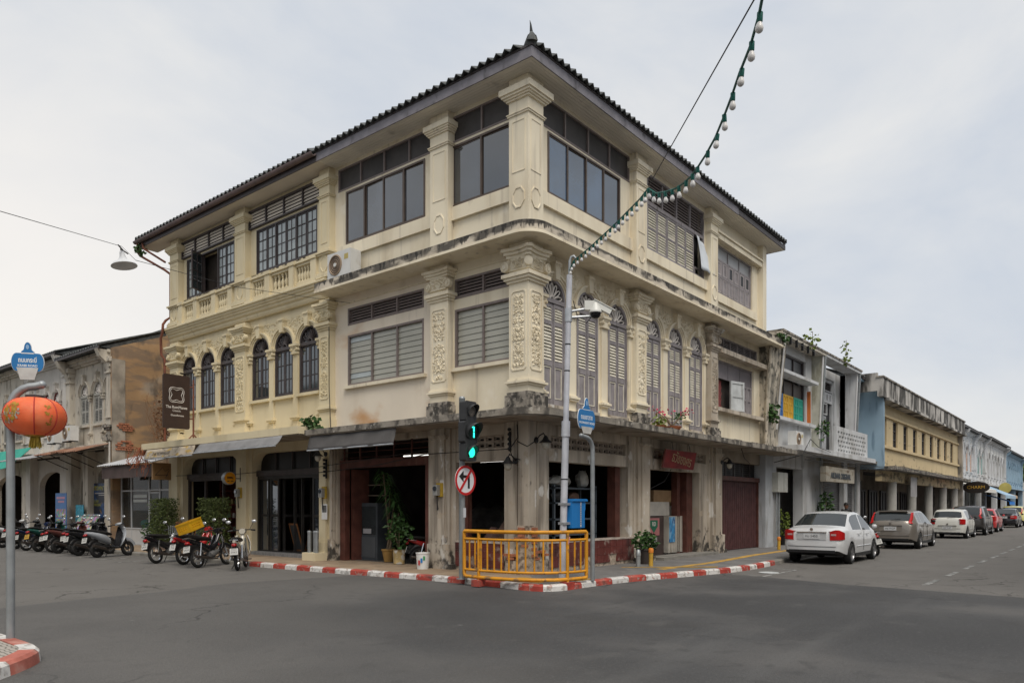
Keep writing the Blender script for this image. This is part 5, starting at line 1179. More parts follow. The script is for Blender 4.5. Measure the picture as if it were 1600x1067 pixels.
ledge_box(R4, FR, 'sill_band', 27.75, 51.9, 4.68, 4.82, .92, ylong, .6); ledge_box(R4, FR, 'head_band', 27.75, 51.9, 6.3, 6.42, .9, ylong, .6)
ob('canopy', MB().box(27.6, 52.4, 3.5, 3.68, -.2, 1.6), canopy_m, R4, FR); ob('beam', MB().box(27.8, 52.2, 2.95, 3.5, .65, .95), ylong, R4, FR)
colm = surf('round_column_render', (.40, .39, .36), .85, .12, 1.5, 20, .1)
cme = MB().lathe([(.3, .1), (.27, .16), (.25, .3), (.25, 2.96)], 18, ax=1).mesh('column', colm, 50)
for u in (30.6, 35.6, 40.6, 45.6, 50.2): ob('column', cme, None, R4, FR @ T(u, 0, .8))
ob('arcade_wall', MB().box(27.8, 52, .1, 3.6, -2.2, -2.0), surf('arcade_wall', (.22, .19, .15), .9, .25, 1), R4, FR)
for i in range(8):
    u = 28.4+i*2.95; o = ob('arcade_door', bars(MB(), u, u+2.1, .12, 2.7, .12, -2.0, -1.9, 2, 0), dkbrown, R4, FR); ob('door_panel', MB().box(u+.1, u+2.0, .15, 2.6, -1.97, -1.95), black, o, FR)
hb = tag(ob('hanging_banner', MB().box(33.0, 34.6, 2.2, 3.3, 1.25, 1.27), surf('grey_banner', (.33, .32, .32), .8), None, FR), 'grey cloth banner hanging under the yellow building canopy', 'banner')
# R5.. far white houses
far = [('far_white_house', 'white arcaded house with wide black shutters past the yellow building', 52.4, 60.4, 8.3, bluewht, (blacksh, blacksh)),
       ('far_carved_house', 'white house with peach-coloured shutters down the street', 60.4, 67.4, 8.3, bluewht, (lath_pal((.55, .33, .22), 'peach_shutter'), lath_pal((.55, .33, .22), 'peach_shutter'))),
       ('far_teal_house', 'house with teal green shutters down the street', 67.4, 74.5, 8.4, bluewht, (lath_pal((.02, .30, .27), 'teal_shutter'), lath_pal((.02, .30, .27), 'teal_shutter'))),
       ('far_plain_house', 'white ornate house farther down the street with grey windows', 74.5, 92, 8.5, bluewht, (greysh, lath_pal((.5, .5, .5), 'pale_sh'))),
       ('far_blue_house', 'pale blue house at the far end of the street', 92, 112, 8.2, skyb, (white, white))]
for nm, lb, u0, u1, ze, wm, sh in far:
    n = max(2, int((u1-u0)/2.3)); cs = [u0+(u1-u0)*(i+.5)/n for i in range(n)]
    h = arch_house(nm, lb, FR, u0, u1, 4.0, ze, cs, .55, 4.8, 6.6, .55, wm, sh, dict(piers=[(u0, u0+.5), ((u0+u1)/2-.25, (u0+u1)/2+.25), (u1-.5, u1)]), (0, 0), 5, 16, False)
    for c in cs: 
        if wm is bluewht: ob('arch_relief', relief(c-.9, c+.9, 7.15, 7.9, -.2, int(c), 50, .09), white, h, FR, fix=False)
h_ = [o for o in bpy.data.objects if o.name == 'far_white_house'][0]
for u in (53.2, 54.9, 56.6, 58.3): ob('swung_shutter', MB().box(u, u+1.3, 5.3, 6.9, .05, .1), blacksh, h_, FR)
for (u0, u1, w0, w1, v1, nm, c, lb) in ((53.0, 60.0, 3.7, 3.0, 2.4, 'awning_white', (.62, .6, .56), 'white canvas awning past the yellow building'), (61.5, 69.5, 3.9, 2.6, 2.9, 'awning_blue', (.28, .40, .52), 'pale blue sloping awning down the street'), (71, 77, 3.5, 2.7, 2.4, 'awning_tan', (.42, .30, .2), 'tan awning far down the street'), (72, 76.5, 2.8, 2.1, 2.2, 'awning_bright_blue', (.02, .2, .62), 'small bright blue tarpaulin below the tan awning')):
    o = ob('street_awning', MB().add([(u0, w0, .1), (u1, w0, .1), (u1, w1, v1), (u0, w1, v1), (u0, w1-.25, v1), (u1, w1-.25, v1)], [(0, 1, 2, 3), (3, 2, 5, 4)]), surf(nm, c, .8, .08), None, FR, None, False); s = o.modifiers.new('t', 'SOLIDIFY'); s.thickness = .02; tag(o, lb, 'awning', None)
# distant mass of houses closing the side street and the main street
for nm, lb, x0, x1, y0, y1, z in (('street_end_house', 'pale house closing the far end of the main street', 150, 165, -30, 6, 7), ('side_street_end_house', 'pale house closing the far end of the side street', -30, -4, 95, 105, 8)):
    h = thing(nm, lb, 'building', T((x0+x1)/2, (y0+y1)/2, 0)); ob('wall', MB().box(x0, x1, y0, y1, 0, z), oldwhite, h, I4)
    ob('roof', MB().prism([(x0-.5, z), (x1+.5, z), ((x0+x1)/2, z+3)], y0-.5, y1+.5, 1), tile_m, h, I4)

# ---- unseen rows added behind and beside the viewer, for ground-floor shade and window reflections
def unseen_opposite_row(name, label, F, u0, u1, ze, wm, n):
    h = thing(name, label, 'building', F @ T((u0+u1)/2, 0, 0)); bw = (u1-u0)/n; holes = []
    for i in range(n):
        c = u0+bw*(i+.5); holes += [(c-1.3+k*1.0, c-.7+k*1.0, 4.9, 6.9) for k in range(3)]
    ob('wall', MB().wall(u0, u1, 3.6, ze, holes, -.3, 0), wm, h, F)
    for a, b, w0, w1 in holes: ob('window', bars(MB(), a, b, w0, w1, .06, -.2, -.12, 1, 2, .04), dkbrown, h, F)
    ob('core', MB().box(u0+.1, u1-.1, 3.7, ze, -8, -.25), dark_in, h, F); ob('arcade_back', MB().box(u0, u1, 0, 3.7, -2.5, -2.3), dark_in, h, F)
    for i in range(n+1): ob('pier', MB().box(u0+bw*i-.3, u0+bw*i+.3, 0, 3.6, -.6, 0), wm, h, F)
    ob('canopy', MB().box(u0, u1, 3.45, 3.65, -.3, .9), canopy_m, h, F)
    roof_slab(h, F, u0-.1, u1+.1, ze, .6, 4.5, 24); return h
unseen_opposite_row('unseen_facing_shophouse_row', 'added unseen row of pale shophouses across the main street, behind the viewer', frame((0, -14.2, 0), (-1, 0), (0, 1)), -42, -2, 8.6, oldwhite, 8)
unseen_opposite_row('unseen_facing_shophouse_row', 'added unseen row of pale shophouses across the side street, left of the viewer', frame((-15.5, 0, 0), (0, 1), (1, 0)), 4, 34, 8.8, oldwhite2, 6)
unseen_opposite_row('unseen_diagonal_shophouse', 'added unseen pale shophouse on the diagonal corner behind the viewer', frame((-19, -17, 0), (-math.sqrt(.5), math.sqrt(.5)), (math.sqrt(.5), math.sqrt(.5))), -9, 9, 9.2, oldwhite, 4)
# ================================================================ foliage helpers
def leaves(mb, n, c, rad, size, seed, droop=.3, lo=.55, elong=2.0, shape=None):
    r = random.Random(seed)
    for _ in range(n):
        while True:
            p = Vector((r.uniform(-1, 1), r.uniform(-1, 1), r.uniform(-1, 1)))
            if shape == 'box' or lo < p.length < 1: break
        q = Vector((c[0]+p.x*rad[0], c[1]+p.y*rad[1], c[2]+p.z*rad[2])); l = size*r.uniform(.6, 1.3)
        d = Vector((r.gauss(0, 1)+p.x*.8, r.gauss(0, 1)+p.y*.8, r.gauss(0, .6)-droop)).normalized()
        s = d.cross(Vector((r.gauss(0, 1), r.gauss(0, 1), r.gauss(0, 1)))).normalized()*l/elong/1.6; n_ = d.cross(s).normalized()*l*.12
        mb.add([q, q+d*l*.5+s-n_, q+d*l, q+d*l*.5-s-n_, q+d*l*.5+n_], [(0, 1, 4), (1, 2, 4), (2, 3, 4), (3, 0, 4)])
    return mb
def plant(name, label, cat, M, parts, group=None):
    t = thing(name, label, cat, M, group)
    for nm, mb, m, sm in parts: ob(nm, mb, m, t, M, sm, nm not in ('foliage', 'flowers'))
    return t
# ================================================================ street furniture
PT = .118
def frm(x, y, z=0): return frame((x, y, z), (1, 0), (0, -1))
# --- traffic light
tlF = frm(-1.57, .55)
TL = thing('traffic_light', 'traffic signal on a grey pole showing green and a countdown 1', 'traffic light', T(-1.57, .55, PT))
ob('pole', MB().lathe([(.065, PT), (.065, 3.92), (.07, 3.93), (.05, 3.97)], 14, ax=1), steel2, TL, tlF, 40)
ob('base_plate', MB().lathe([(.12, PT), (.12, PT+.015)], 12, ax=1), steel2, TL, tlF)
sig = surf('signal_housing', (.035, .036, .038), .55, .15, 6, 40, .05)
gem = surf('green_signal', (.02, .5, .33), .3, 0, bump=0, emis=((.02, .85, .5), 1.1))
gdk = surf('unlit_countdown', (.02, .035, .03), .3, .2, 30, bump=0); rdk = surf('unlit_lens', (.16, .14, .12), .25, .3, 40, bump=0)
for wc, hh, hwid, r_, kind in ((3.64, .21, .17, .115, 'top'), (3.205, .225, .2, .165, 'mid'), (2.79, .19, .17, .115, 'low')):
    h = ob('signal_head', MB().prism([(-hwid+.03, wc-hh), (hwid-.03, wc-hh), (hwid, wc-hh+.03), (hwid, wc+hh-.03), (hwid-.03, wc+hh), (-hwid+.03, wc+hh), (-hwid, wc+hh-.03), (-hwid, wc-hh+.03)], .08, .26), sig, TL, tlF)
    ob('lens', MB().lathe([(r_, .255), (r_, .265), (r_*.7, .285), (r_*.3, .292)], 20, (0, wc, 0)), {'top': rdk, 'mid': gdk, 'low': gem}[kind], h, tlF, 50)
    vz = MB(); n = 22; rings = []
    for dd in (0, 1):
        ring_ = []
        for k in range(n+1):
            a = R(-50+280*k/n); ln = (.27+.0) if dd == 0 else .27+(.26 if kind == 'mid' else .17)*(.25+.75*max(0, math.sin(a)+.2)/1.2)
            ring_.append(((r_+.02)*math.cos(a), wc+(r_+.02)*math.sin(a), ln))
        rings.append(ring_)
    o = ob('visor', vz.loft(rings, False, False), sig, h, tlF, 60, False); s = o.modifiers.new('t', 'SOLIDIFY'); s.thickness = .006
h = [o for o in TL.children if o.name.startswith('signal_head')][1]
dg = MB().box(.03, .065, 3.09, 3.2, .293, .30).box(.03, .065, 3.215, 3.32, .293, .30).box(-.035, .025, 3.295, 3.33, .293, .30); ob('countdown_digit', dg, surf('green_digit', (.02, .6, .45), .3, 0, bump=0, emis=((.03, .9, .62), 1.4)), h, tlF)
for w in (3.75, 2.68): ob('bracket', MB().box(-.05, .05, w-.02, w+.02, .0, .12), steel2, TL, tlF)
sg = ob('sign_no_left_turn', MB().lathe([(.315, .09), (.315, .1)], 40, (0, 2.2, 0)), plain('sign_white', (.72, .72, .74), .4), TL, tlF)
sred = plain('sign_red', (.50, .02, .02), .4); sblk = plain('sign_black', (.015, .015, .015), .4)
ob('sign_rim', MB().loft([[(r_*math.cos(2*math.pi*k/40), 2.2+r_*math.sin(2*math.pi*k/40), z) for k in range(40)] for r_, z in ((.315, .1), (.315, .106), (.262, .106), (.262, .1))], False), sred, sg, tlF)
ob('arrow', MB().box(.07, .13, 2.03, 2.3, .1, .104).box(-.06, .07, 2.25, 2.31, .1, .104).prism([(-.2, 2.28), (-.06, 2.16), (-.06, 2.40)], .1, .104), sblk, sg, tlF)
ob('slash', MB().prism([(-.20, 1.99), (-.16, 1.95), (.20, 2.41), (.16, 2.45)], .105, .109), sred, sg, tlF)
ob('sticker', MB().box(-.03, .05, 1.42, 1.62, .062, .067), plain('sticker', (.5, .52, .55), .5), TL, tlF)
# --- CCTV pole leaning a little, with camera, blue box
cx, cy = -.45, -1.24; lean = Vector((.16*VR.x, .16*VR.y, 0))
CP = thing('camera_pole', 'tall white-grey pole with security camera, holding the bulb string at the corner', 'pole', T(cx, cy, PT))
def cpp(z): return Vector((cx, cy, 0))+lean*(z/6.6)+Vector((0, 0, z))
polew = surf('pale_galvanised', (.50, .51, .55), .5, .1, 4, 30, .05, metal=.15)
ob('shaft', MB().tube([cpp(PT), cpp(3.2)], .072, 14), polew, CP, I4, 40); ob('upper_shaft', MB().tube([cpp(3.2), cpp(6.45)], .058, 14), polew, CP, I4, 40)
ob('coupling', MB().tube([cpp(3.1), cpp(3.42)], .09, 14), polew, CP, I4, 40)
ob('conduit', MB().tube([cpp(6.4), cpp(6.75), cpp(6.83)+VR*.03, cpp(6.85)+VR*.08, cpp(6.8)+VR*.12], .028, 8), steel2, CP, I4, 50)
ob('base_plate', MB().box(cx-.16, cx+.16, cy-.16, cy+.16, PT, PT+.02), steel2, CP, I4)
for z in (4.45, 5.0, 2.2): ob('cable_tie', MB().tube([cpp(z), cpp(z+.025)], .075 if z < 3.2 else .062, 12), black, CP, I4)
arm = VR*1.0
p0 = cpp(5.62)
ob('clamp', MB().tube([p0-Vector((0, 0, .14)), p0+Vector((0, 0, .14))], .075, 10), steel, CP, I4)
ob('arm', MB().tube([p0+Vector((0, 0, .07)), p0+arm*.42+Vector((0, 0, .14))], .028, 8), steel, CP, I4); ob('arm', MB().tube([p0-Vector((0, 0, .05)), p0+arm*.5-Vector((0, 0, .02))], .028, 8), steel, CP, I4)
cwh = plain('camera_white', (.62, .62, .58), .35)
dc = p0+arm*.56+Vector((0, 0, .12))
dm = ob('dome_camera', MB().lathe([(.03, .17), (.055, .16), (.075, .1), (.125, -.02), (.14, -.06), (.135, -.075)], 18, tuple(dc)), cwh, CP, I4, 50)
ob('dome_glass', MB().lathe([(.115, -.075), (.11, -.12), (.085, -.165), (.04, -.19)], 18, tuple(dc)), plain('smoked_dome', (.012, .012, .012), .08), dm, I4, 50)
ob('bracket_box', MB().box(-.11, .11, -.06, .06, -.09, .1), cwh, CP, T(*(p0+arm*.44+Vector((0, 0, .19)))) @ RZ(R(-50)))
bc = ob('bullet_camera', MB().box(-.07, .34, -.06, .06, -.06, .05), cwh, CP, T(*(p0+arm*.58+Vector((0, 0, .22)))) @ RZ(R(-50)) @ RY(R(28)), 30)
ob('sun_shield', MB().box(-.09, .4, -.075, .075, .055, .07), cwh, bc, W[bc.name])
ob('lens', MB().lathe([(.045, .34), (.045, .36)], 12, ax=0), black, bc, W[bc.name])
ob('hanging_cable', MB().tube([p0+arm*.1+Vector((0, 0, .3)), p0+arm*.2-Vector((0, 0, .1)), p0+arm*.38-Vector((0, 0, .16)), p0+arm*.5], .01, 5), black, CP, I4)
bF = frm(*(cpp(1.5)+Vector((.06, -.0, 0)))[:2])
bl = surf('bright_blue_paint', (.015, .19, .52), .45, .08, 2, 30, .03)
BX = thing('blue_box', 'bright blue metal equipment box strapped to the camera pole', 'box', bF @ T(.3, 1.2, 0))
ob('body', MB().prism([(.06, 1.2), (.53, 1.2), (.53, 1.55), (.555, 1.6), (.555, 1.76), (.06, 1.76)], -.13, .13), bl, BX, bF)
ob('lid', MB().prism([(.05, 1.76), (.6, 1.76), (.6, 1.79), (.56, 1.81), (.05, 1.81)], -.16, .16), bl, BX, bF)
ob('label_strip', MB().box(.36, .4, 1.22, 1.74, .131, .133), plain('strip_white', (.6, .6, .58), .5), BX, bF)
sk = MB()
for k in range(11): sk.box(.368, .392, 1.27+k*.038, 1.292+k*.038, .133, .1335)
ob('strip_print', sk, sblk, BX, bF)
for w in (1.3, 1.7): ob('strap', MB().box(-.14, .1, w-.025, w+.025, -.085, .085), steel, BX, bF); ob('strap_bolt', MB().tube([(.07, w, .1), (.14, w, .1)], .025, 6), dkbrown, BX, bF)
# --- street name signs
def name_sign(nm, label, post, ztop, F, arm, pw, thai, latin, pm, z0):
    t = thing(nm, label, 'street sign', T(post[0], post[1], z0))
    s = 1 if arm > 0 else -1; r_ = .045
    pts = [(0, z0, 0), (0, ztop-.28, 0)]
    for a in range(10, 91, 16): pts.append((s*.26*(1-math.cos(R(a))), ztop-.28+.26*math.sin(R(a)), 0))
    pts.append((arm, ztop, 0))
    ob('post', MB().tube([(x, y, z) for x, y, z in pts], r_, 12), pm, t, F, 50); ob('post_cap', MB().ball((arm, ztop, 0), r_*1.05, 10, 6), pm, t, F, 60)
    c = arm*.55; w0 = ztop+.05; h = pw*.62
    plate = [(-.36, .1), (-.24, 0), (.24, 0), (.36, .1)]
    pl = []
    for a in range(-90, 91, 15): pl.append((pw*.5-pw*.16+pw*.16*math.cos(R(a)), h*.5+h*.5*math.sin(R(a))))
    crest = [(pw*.2, h), (pw*.2, h+.05*pw), (pw*.13, h+.11*pw)]
    for a in range(0, 181, 15): crest.append((pw*.11*math.cos(R(a)), h+.16*pw+pw*.22*math.sin(R(a))))
    crest += [(-pw*.13, h+.11*pw), (-pw*.2, h+.05*pw), (-pw*.2, h)]
    full = pl+crest+[(-x, y) for x, y in reversed(pl)]
    blue = surf('sign_blue', (.02, .16, .40), .45, .1, 3, bump=0)
    wl = plain('sign_letter_white', (.72, .73, .72), .5)
    ob('plate_edge', MB().prism([(x*1.03, (y-h*.5)*1.03+h*.5) for x, y in full], -.008, .006), wl, t, F @ T(c, w0+.1, 0))
    p = ob('plate', MB().prism(full, -.01, .012), blue, t, F @ T(c, w0+.1, 0))
    ob('plate_foot', MB().prism([(-pw*.22, 0), (pw*.22, 0), (pw*.27, .06), (pw*.34, .14), (-pw*.34, .14), (-pw*.27, .06)], .012, .018), surf('silver_foot', (.45, .44, .42), .6, .15, 6), t, F @ T(c, w0-.0, 0))
    text('thai_name', thai, h*.36, wl, p, F @ T(c, w0+.1+h*.60, .0125), .001, bold=.002, sx=min(1, .68*pw/(len(thai)*h*.36*.5))); text('latin_name', latin, h*.17, wl, p, F @ T(c, w0+.1+h*.30, .0125), .001, bold=.001)
    ob('crest_line', MB().box(-pw*.2, pw*.2, h-.006, h+.006, .012, .0135), wl, p, F @ T(c, w0+.1, 0))
    b = MB(); b.lathe([(pw*.05, .012), (pw*.05, .014), (pw*.038, .014)], 14); ob('emblem', b, plain('emblem_pale', (.25, .4, .6), .5), p, F @ T(c, w0+.1+h+.22*pw, 0) @ S3(1, 1.7, 1))
    return t
name_sign('street_name_sign', 'blue street name plate on a bent steel post right of the yellow railing', (-.15, -1.8), 3.08, frm(-.15, -1.8), -.42, .62, 'ถนนเยาวราช', 'YAOWARAT ROAD', steel2, PT)
lp = (-10.06, -.33)
name_sign('street_name_sign', 'blue street name plate on a thick post at the left edge above the lantern', lp, 3.06, frame((lp[0], lp[1], 0), (math.cos(R(-36)), math.sin(R(-36))), (math.cos(R(-126)), math.sin(R(-126)))), .32, .33, 'ถนนกระบี่', 'KRABI ROAD', steel2, .14)
# --- paper lantern hanging from the left sign post
LF = frame((lp[0]+.25*math.cos(R(-36)), lp[1]+.25*math.sin(R(-36)), 0), (math.cos(R(-36)), math.sin(R(-36))), (math.cos(R(-126)), math.sin(R(-126))))
LF = LF @ T(0, 2.93, 0) @ S3(.9, .9, .9) @ T(0, -2.93, 0)
LN = thing('paper_lantern', 'large orange-red paper lantern with gold prints hanging from the sign post', 'lantern', LF @ T(0, 2.42, 0))
lan = surf('lantern_paper', (.74, .13, .04), .6, .12, 5, 90, .15, stains=[((.80, .26, .12), (3, 3, 3), .5, .75, .6)])
lan.node_tree.nodes['Principled BSDF'].inputs['Subsurface Weight'].default_value = .35; lan.node_tree.nodes['Principled BSDF'].inputs['Subsurface Radius'].default_value = (.3, .1, .05)
prof = [(.10, .245)]
for i in range(41):
    a = R(82-164*i/40); prof.append((.345*math.cos(a)**.72+(.006 if i % 2 else 0), .245*math.sin(a)))
prof.append((.10, -.245))
ob('paper_shell', MB().lathe(prof, 40, (0, 2.66, 0), ax=1), lan, LN, LF, 70)
gold = surf('gold_print', (.34, .19, .02), .5, .25, 20, bump=0); silv = surf('silver_print', (.32, .27, .22), .5, .3, 30, bump=0); dred = plain('dark_red_rib', (.42, .03, .02), .6)
def on_l(az, w, e=.008):
    s_ = max(-.99, min(.99, (w-2.66)/.245)); rr = .345*math.cos(math.asin(s_))**.72+e
    return (rr*math.sin(az), w, rr*math.cos(az))
rr_ = random.Random(4)
def print_patch(nm, az0, az1, w0, w1, m, n, seed, sz):
    r = random.Random(seed); b = MB()
    for _ in range(n):
        a = r.uniform(az0, az1); w = r.uniform(w0, w1); k = r.randint(3, 5); rad = sz*r.uniform(.5, 1.2); ph = r.uniform(0, 6)
        b.add([on_l(a, w, .009)]+[on_l(a+rad*2.6*math.cos(ph+j*6.28/6), w+rad*math.sin(ph+j*6.28/6), .009) for j in range(6)], [(0, j+1, (j+1) % 6+1) for j in range(6)])
    ob(nm, b, m, LN, LF, None, False)
print_patch('gold_flower_print', -.85, -.25, 2.58, 2.80, gold, 70, 1, .02); print_patch('silver_leaf_print', -1.0, -.2, 2.55, 2.72, silv, 34, 2, .016); print_patch('gold_script_print', .62, .85, 2.54, 2.78, gold, 26, 3, .014)
for az in (.28, 1.05, -1.25, 1.9, 2.7, -2.1):
    ob('rib_ribbon', MB().tube([on_l(az, 2.66+.235*math.sin(R(80-160*i/16)), .004) for i in range(17)], .008, 5), dred, LN, LF)
ob('cap', MB().lathe([(.11, .23), (.11, .27), (.09, .275)], 20, (0, 2.66, 0), ax=1), dkbrown, LN, LF); ob('bottom_ring', MB().lathe([(.09, -.26), (.11, -.25), (.11, -.23)], 20, (0, 2.66, 0), ax=1), gold, LN, LF)
tas = MB()
for i in range(40):
    a = i*2.4; r0 = .05*math.sqrt(i/40); tas.tube([(r0*math.cos(a), 2.42, r0*math.sin(a)), (r0*1.5*math.cos(a), 2.25+rr_.uniform(0, .03), r0*1.5*math.sin(a))], .006, 4)
ob('tassel', tas, surf('yellow_tassel', (.45, .33, .05), .7, .2, 20, bump=0), LN, LF); ob('hook', MB().tube([(0, 2.93, 0), (0, 3.05, 0)], .006, 5), steel, LN, LF)
# --- yellow railing
yel = surf('railing_yellow', (.60, .265, .015), .5, .12, 3, 30, .06, stains=[((.40, .18, .03), (5, 5, 5), .54, .72, .6), ((.12, .06, .035), (14, 14, 14), .68, .72, .85), ((.16, .10, .06), (5, 5, 5), .60, .74, .8, (.12, .45, .14))])
YR = thing('guard_railing', 'curved yellow pedestrian railing around the street corner', 'railing', T(-1.6, -1, PT))
rp = [(-1.64, .42), (-1.70, 0), (-1.71, -.4), (-1.66, -.85), (-1.5, -1.25), (-1.22, -1.56), (-.85, -1.74), (-.38, -1.80)]
rp = smoothpath(rp, 2)
def rail_pts(z): return [(x, y, z) for x, y in rp]
zb, zt_ = .20, 1.14
a_, b_ = rp[0], rp[-1]
lo = rail_pts(zb); hi = rail_pts(zt_)
loop = [(*a_, (zb+zt_)/2)]+[(*a_, zt_-.06), (a_[0]*.97+rp[1][0]*.03, a_[1]*.97+rp[1][1]*.03, zt_-.02)]+hi[1:-1]+[(b_[0]*.97+rp[-2][0]*.03, b_[1], zt_-.02), (*b_, zt_-.06), (*b_, zb+.06)]+[(b_[0]*.97+rp[-2][0]*.03, b_[1], zb+.02)]+lo[1:-1][::-1]+[(a_[0], a_[1]-.02, zb+.02), (*a_, zb+.06), (*a_, (zb+zt_)/2)]
ob('outer_tube', MB().tube(loop, .038, 10), yel, YR, I4, 60)
for z in (.98, .34): ob('mid_rail', MB().tube(rail_pts(z), .027, 8), yel, YR, I4, 60)
cumr = [0]
for p, q in zip(rp, rp[1:]): cumr.append(cumr[-1]+math.dist(p, q))
def rat(s):
    for i in range(len(cumr)-1):
        if cumr[i+1] >= s: break
    t = (s-cumr[i])/(cumr[i+1]-cumr[i]); return (rp[i][0]+(rp[i+1][0]-rp[i][0])*t, rp[i][1]+(rp[i+1][1]-rp[i][1])*t)
bme = MB().lathe([(.019, .34), (.019, .98)], 8).mesh('baluster_bar', yel, 60)
nb = 17
for i in range(1, nb):
    x, y = rat(cumr[-1]*i/nb); ob('baluster_bar', bme, None, YR, T(x, y, 0))
for fr_ in (.155, .82):
    x, y = rat(cumr[-1]*fr_); ob('post', MB().tube([(x, y, .1), (x, y, zt_-.02)], .034, 10), yel, YR, I4, 60)
    ob('footing', MB().box(x-.12, x+.1, y-.1, y+.1, .02, .15), kred, YR, I4)
x, y = rat(cumr[-1]*.82); ob('tape_scrap', MB().tube([(x-.03, y-.04, .9), (x, y-.045, .99), (x+.02, y-.04, 1.05)], .02, 4, flat=.2), plain('red_white_tape', (.55, .25, .22), .6), YR, I4)
# --- pavement bollards
for i, (x, y, lb) in enumerate(((3.96, -.9, 'short yellow marker post with orange cap by the potted plant'), (13.1, -.95, 'short yellow marker post by the meter box'))):
    t = thing('marker_post', lb, 'bollard', T(x, y, PT), 'yellow marker posts')
    ob('post', MB().lathe([(.055, 0), (.055, .36)], 12), surf('marker_yellow', (.5, .3, .04), .6, .15, 5), t); ob('cap', MB().lathe([(.066, .35), (.066, .43), (.05, .46), (.02, .47)], 12), plain('marker_orange', (.55, .18, .02), .6), t, None, 50)
t = thing('pipe_stub', 'grey pipe bollard beside the yellow marker post', 'bollard', T(3.62, -.72, PT)); ob('pipe', MB().lathe([(.06, 0), (.06, .3)], 10), steel2, t); ob('cap', MB().lathe([(.07, .28), (.07, .33), (.05, .42), (.02, .44)], 10), steel2, t, None, 50)
# --- bulb string across the crossing
SL = thing('bulb_string', 'string of white bulbs with green sockets crossing overhead to the camera pole', 'string lights', T(-4.6, -5.5, 5.6))
sp = [(-8.9, -8.75, 5.0), (-8.21, -8.37, 4.95), (-8.03, -8.28, 4.97), (-7.67, -8.08, 5.02), (-7.33, -7.86, 5.06), (-6.99, -7.65, 5.09), (-6.65, -7.43, 5.12), (-6.32, -7.21, 5.15), (-6.0, -6.97, 5.18), (-5.77, -6.78, 5.20), (-5.54, -6.59, 5.23), (-5.36, -6.40, 5.26), (-5.19, -6.22, 5.31), (-4.99, -5.99, 5.4), (-4.79, -5.76, 5.51), (-4.59, -5.54, 5.7), (-4.21, -5.21, 5.78), (-2.96, -4.04, 6.08), (-1.71, -2.74, 6.34), (-.9, -1.83, 6.5), (cpp(6.55).x, cpp(6.55).y, 6.55)]
ob('cable', MB().tube(sp, .011, 5), plain('green_cable', (.02, .10, .08), .6), SL, I4)
ob('support_wire', MB().tube([(-9.2, -9.0, 5.2), (-8.33, -8.39, 4.92), (-4.59, -5.54, 5.72)], .006, 4), wire_m, SL, I4)
bul = MB().lathe([(.012, 0), (.016, -.009), (.025, -.032), (.028, -.047), (.024, -.064), (.013, -.074), (.004, -.077)], 14).mesh('bulb', surf('bulb_glass', (.70, .68, .66), .25, 0, bump=0), 60)
sck = MB().lathe([(.012, .065), (.02, .06), (.02, .0), (.017, -.004)], 10).mesh('socket', plain('green_socket', (.01, .12, .095), .5), 50)
cs_ = [0]
for p, q in zip(sp, sp[1:]): cs_.append(cs_[-1]+math.dist(p, q))
s = .55
while s < cs_[-1]-.12:
    for i in range(len(cs_)-1):
        if cs_[i+1] >= s: break
    t = (s-cs_[i])/(cs_[i+1]-cs_[i]); p = Vector(sp[i]).lerp(Vector(sp[i+1]), t)
    M = T(p.x, p.y, p.z-.06) @ RX(R(rg.uniform(-7, 7))) @ RY(R(rg.uniform(-7, 7)))
    b = ob('bulb', bul, None, SL, M); ob('socket', sck, None, b, M); s += .40 if p.x < -5.8 else .22 if p.x < -4.4 else .30
# --- enamel lamp on the wire at the upper left
PLT = thing('pendant_street_lamp', 'white enamel lamp shade hanging on a wire left of the eaves', 'lamp', T(-6.6, 4.95, 6.75))
wv_ = [(-13.5, -1.8, 4.6), (-9.79, .97, 5.45), (-6.75, 4.82, 6.72), (-6.2, 5.25, 6.6), (-3.0, 6.4, 7.0), (.12, 6.46, 7.36)]
ob('wire', MB().tube([(-13.5, -3, 4.62), (-9.79, .97, 5.45), (-6.61, 4.98, 6.76), (-6.2, 5.3, 6.66)], .005, 4), wire_m, PLT, I4); ob('tail_wire', MB().tube([(-6.2, 5.3, 6.66), (-3.6, 6.0, 6.85), (.18, 6.5, 7.36)], .006, 4), wire_m, PLT, I4)
shd = MB().lathe([(.03, .15), (.045, .12), (.05, .07), (.062, .02), (.085, -.02), (.12, -.05), (.2, -.1), (.235, -.14), (.24, -.15)], 24)
sM = T(-6.6, 4.95, 6.52) @ RY(R(-6)) @ RX(R(-8))
o = ob('shade', shd.loft([[( .236*math.cos(2*math.pi*k/24), .236*math.sin(2*math.pi*k/24), -.148) for k in range(24)], [(.11*math.cos(2*math.pi*k/24), .11*math.sin(2*math.pi*k/24), -.055) for k in range(24)]], False), surf('enamel_white', (.62, .63, .64), .4, .08, 5), PLT, sM, 50, False)
ob('lamp_holder', MB().lathe([(.02, .2), (.025, .16), (.03, .14)], 10), dkbrown, PLT, sM); ob('clip', MB().tube([(-6.75, 4.8, 6.71), (-6.6, 4.95, 6.68), (-6.45, 5.08, 6.68)], .014, 5), black, PLT, I4)
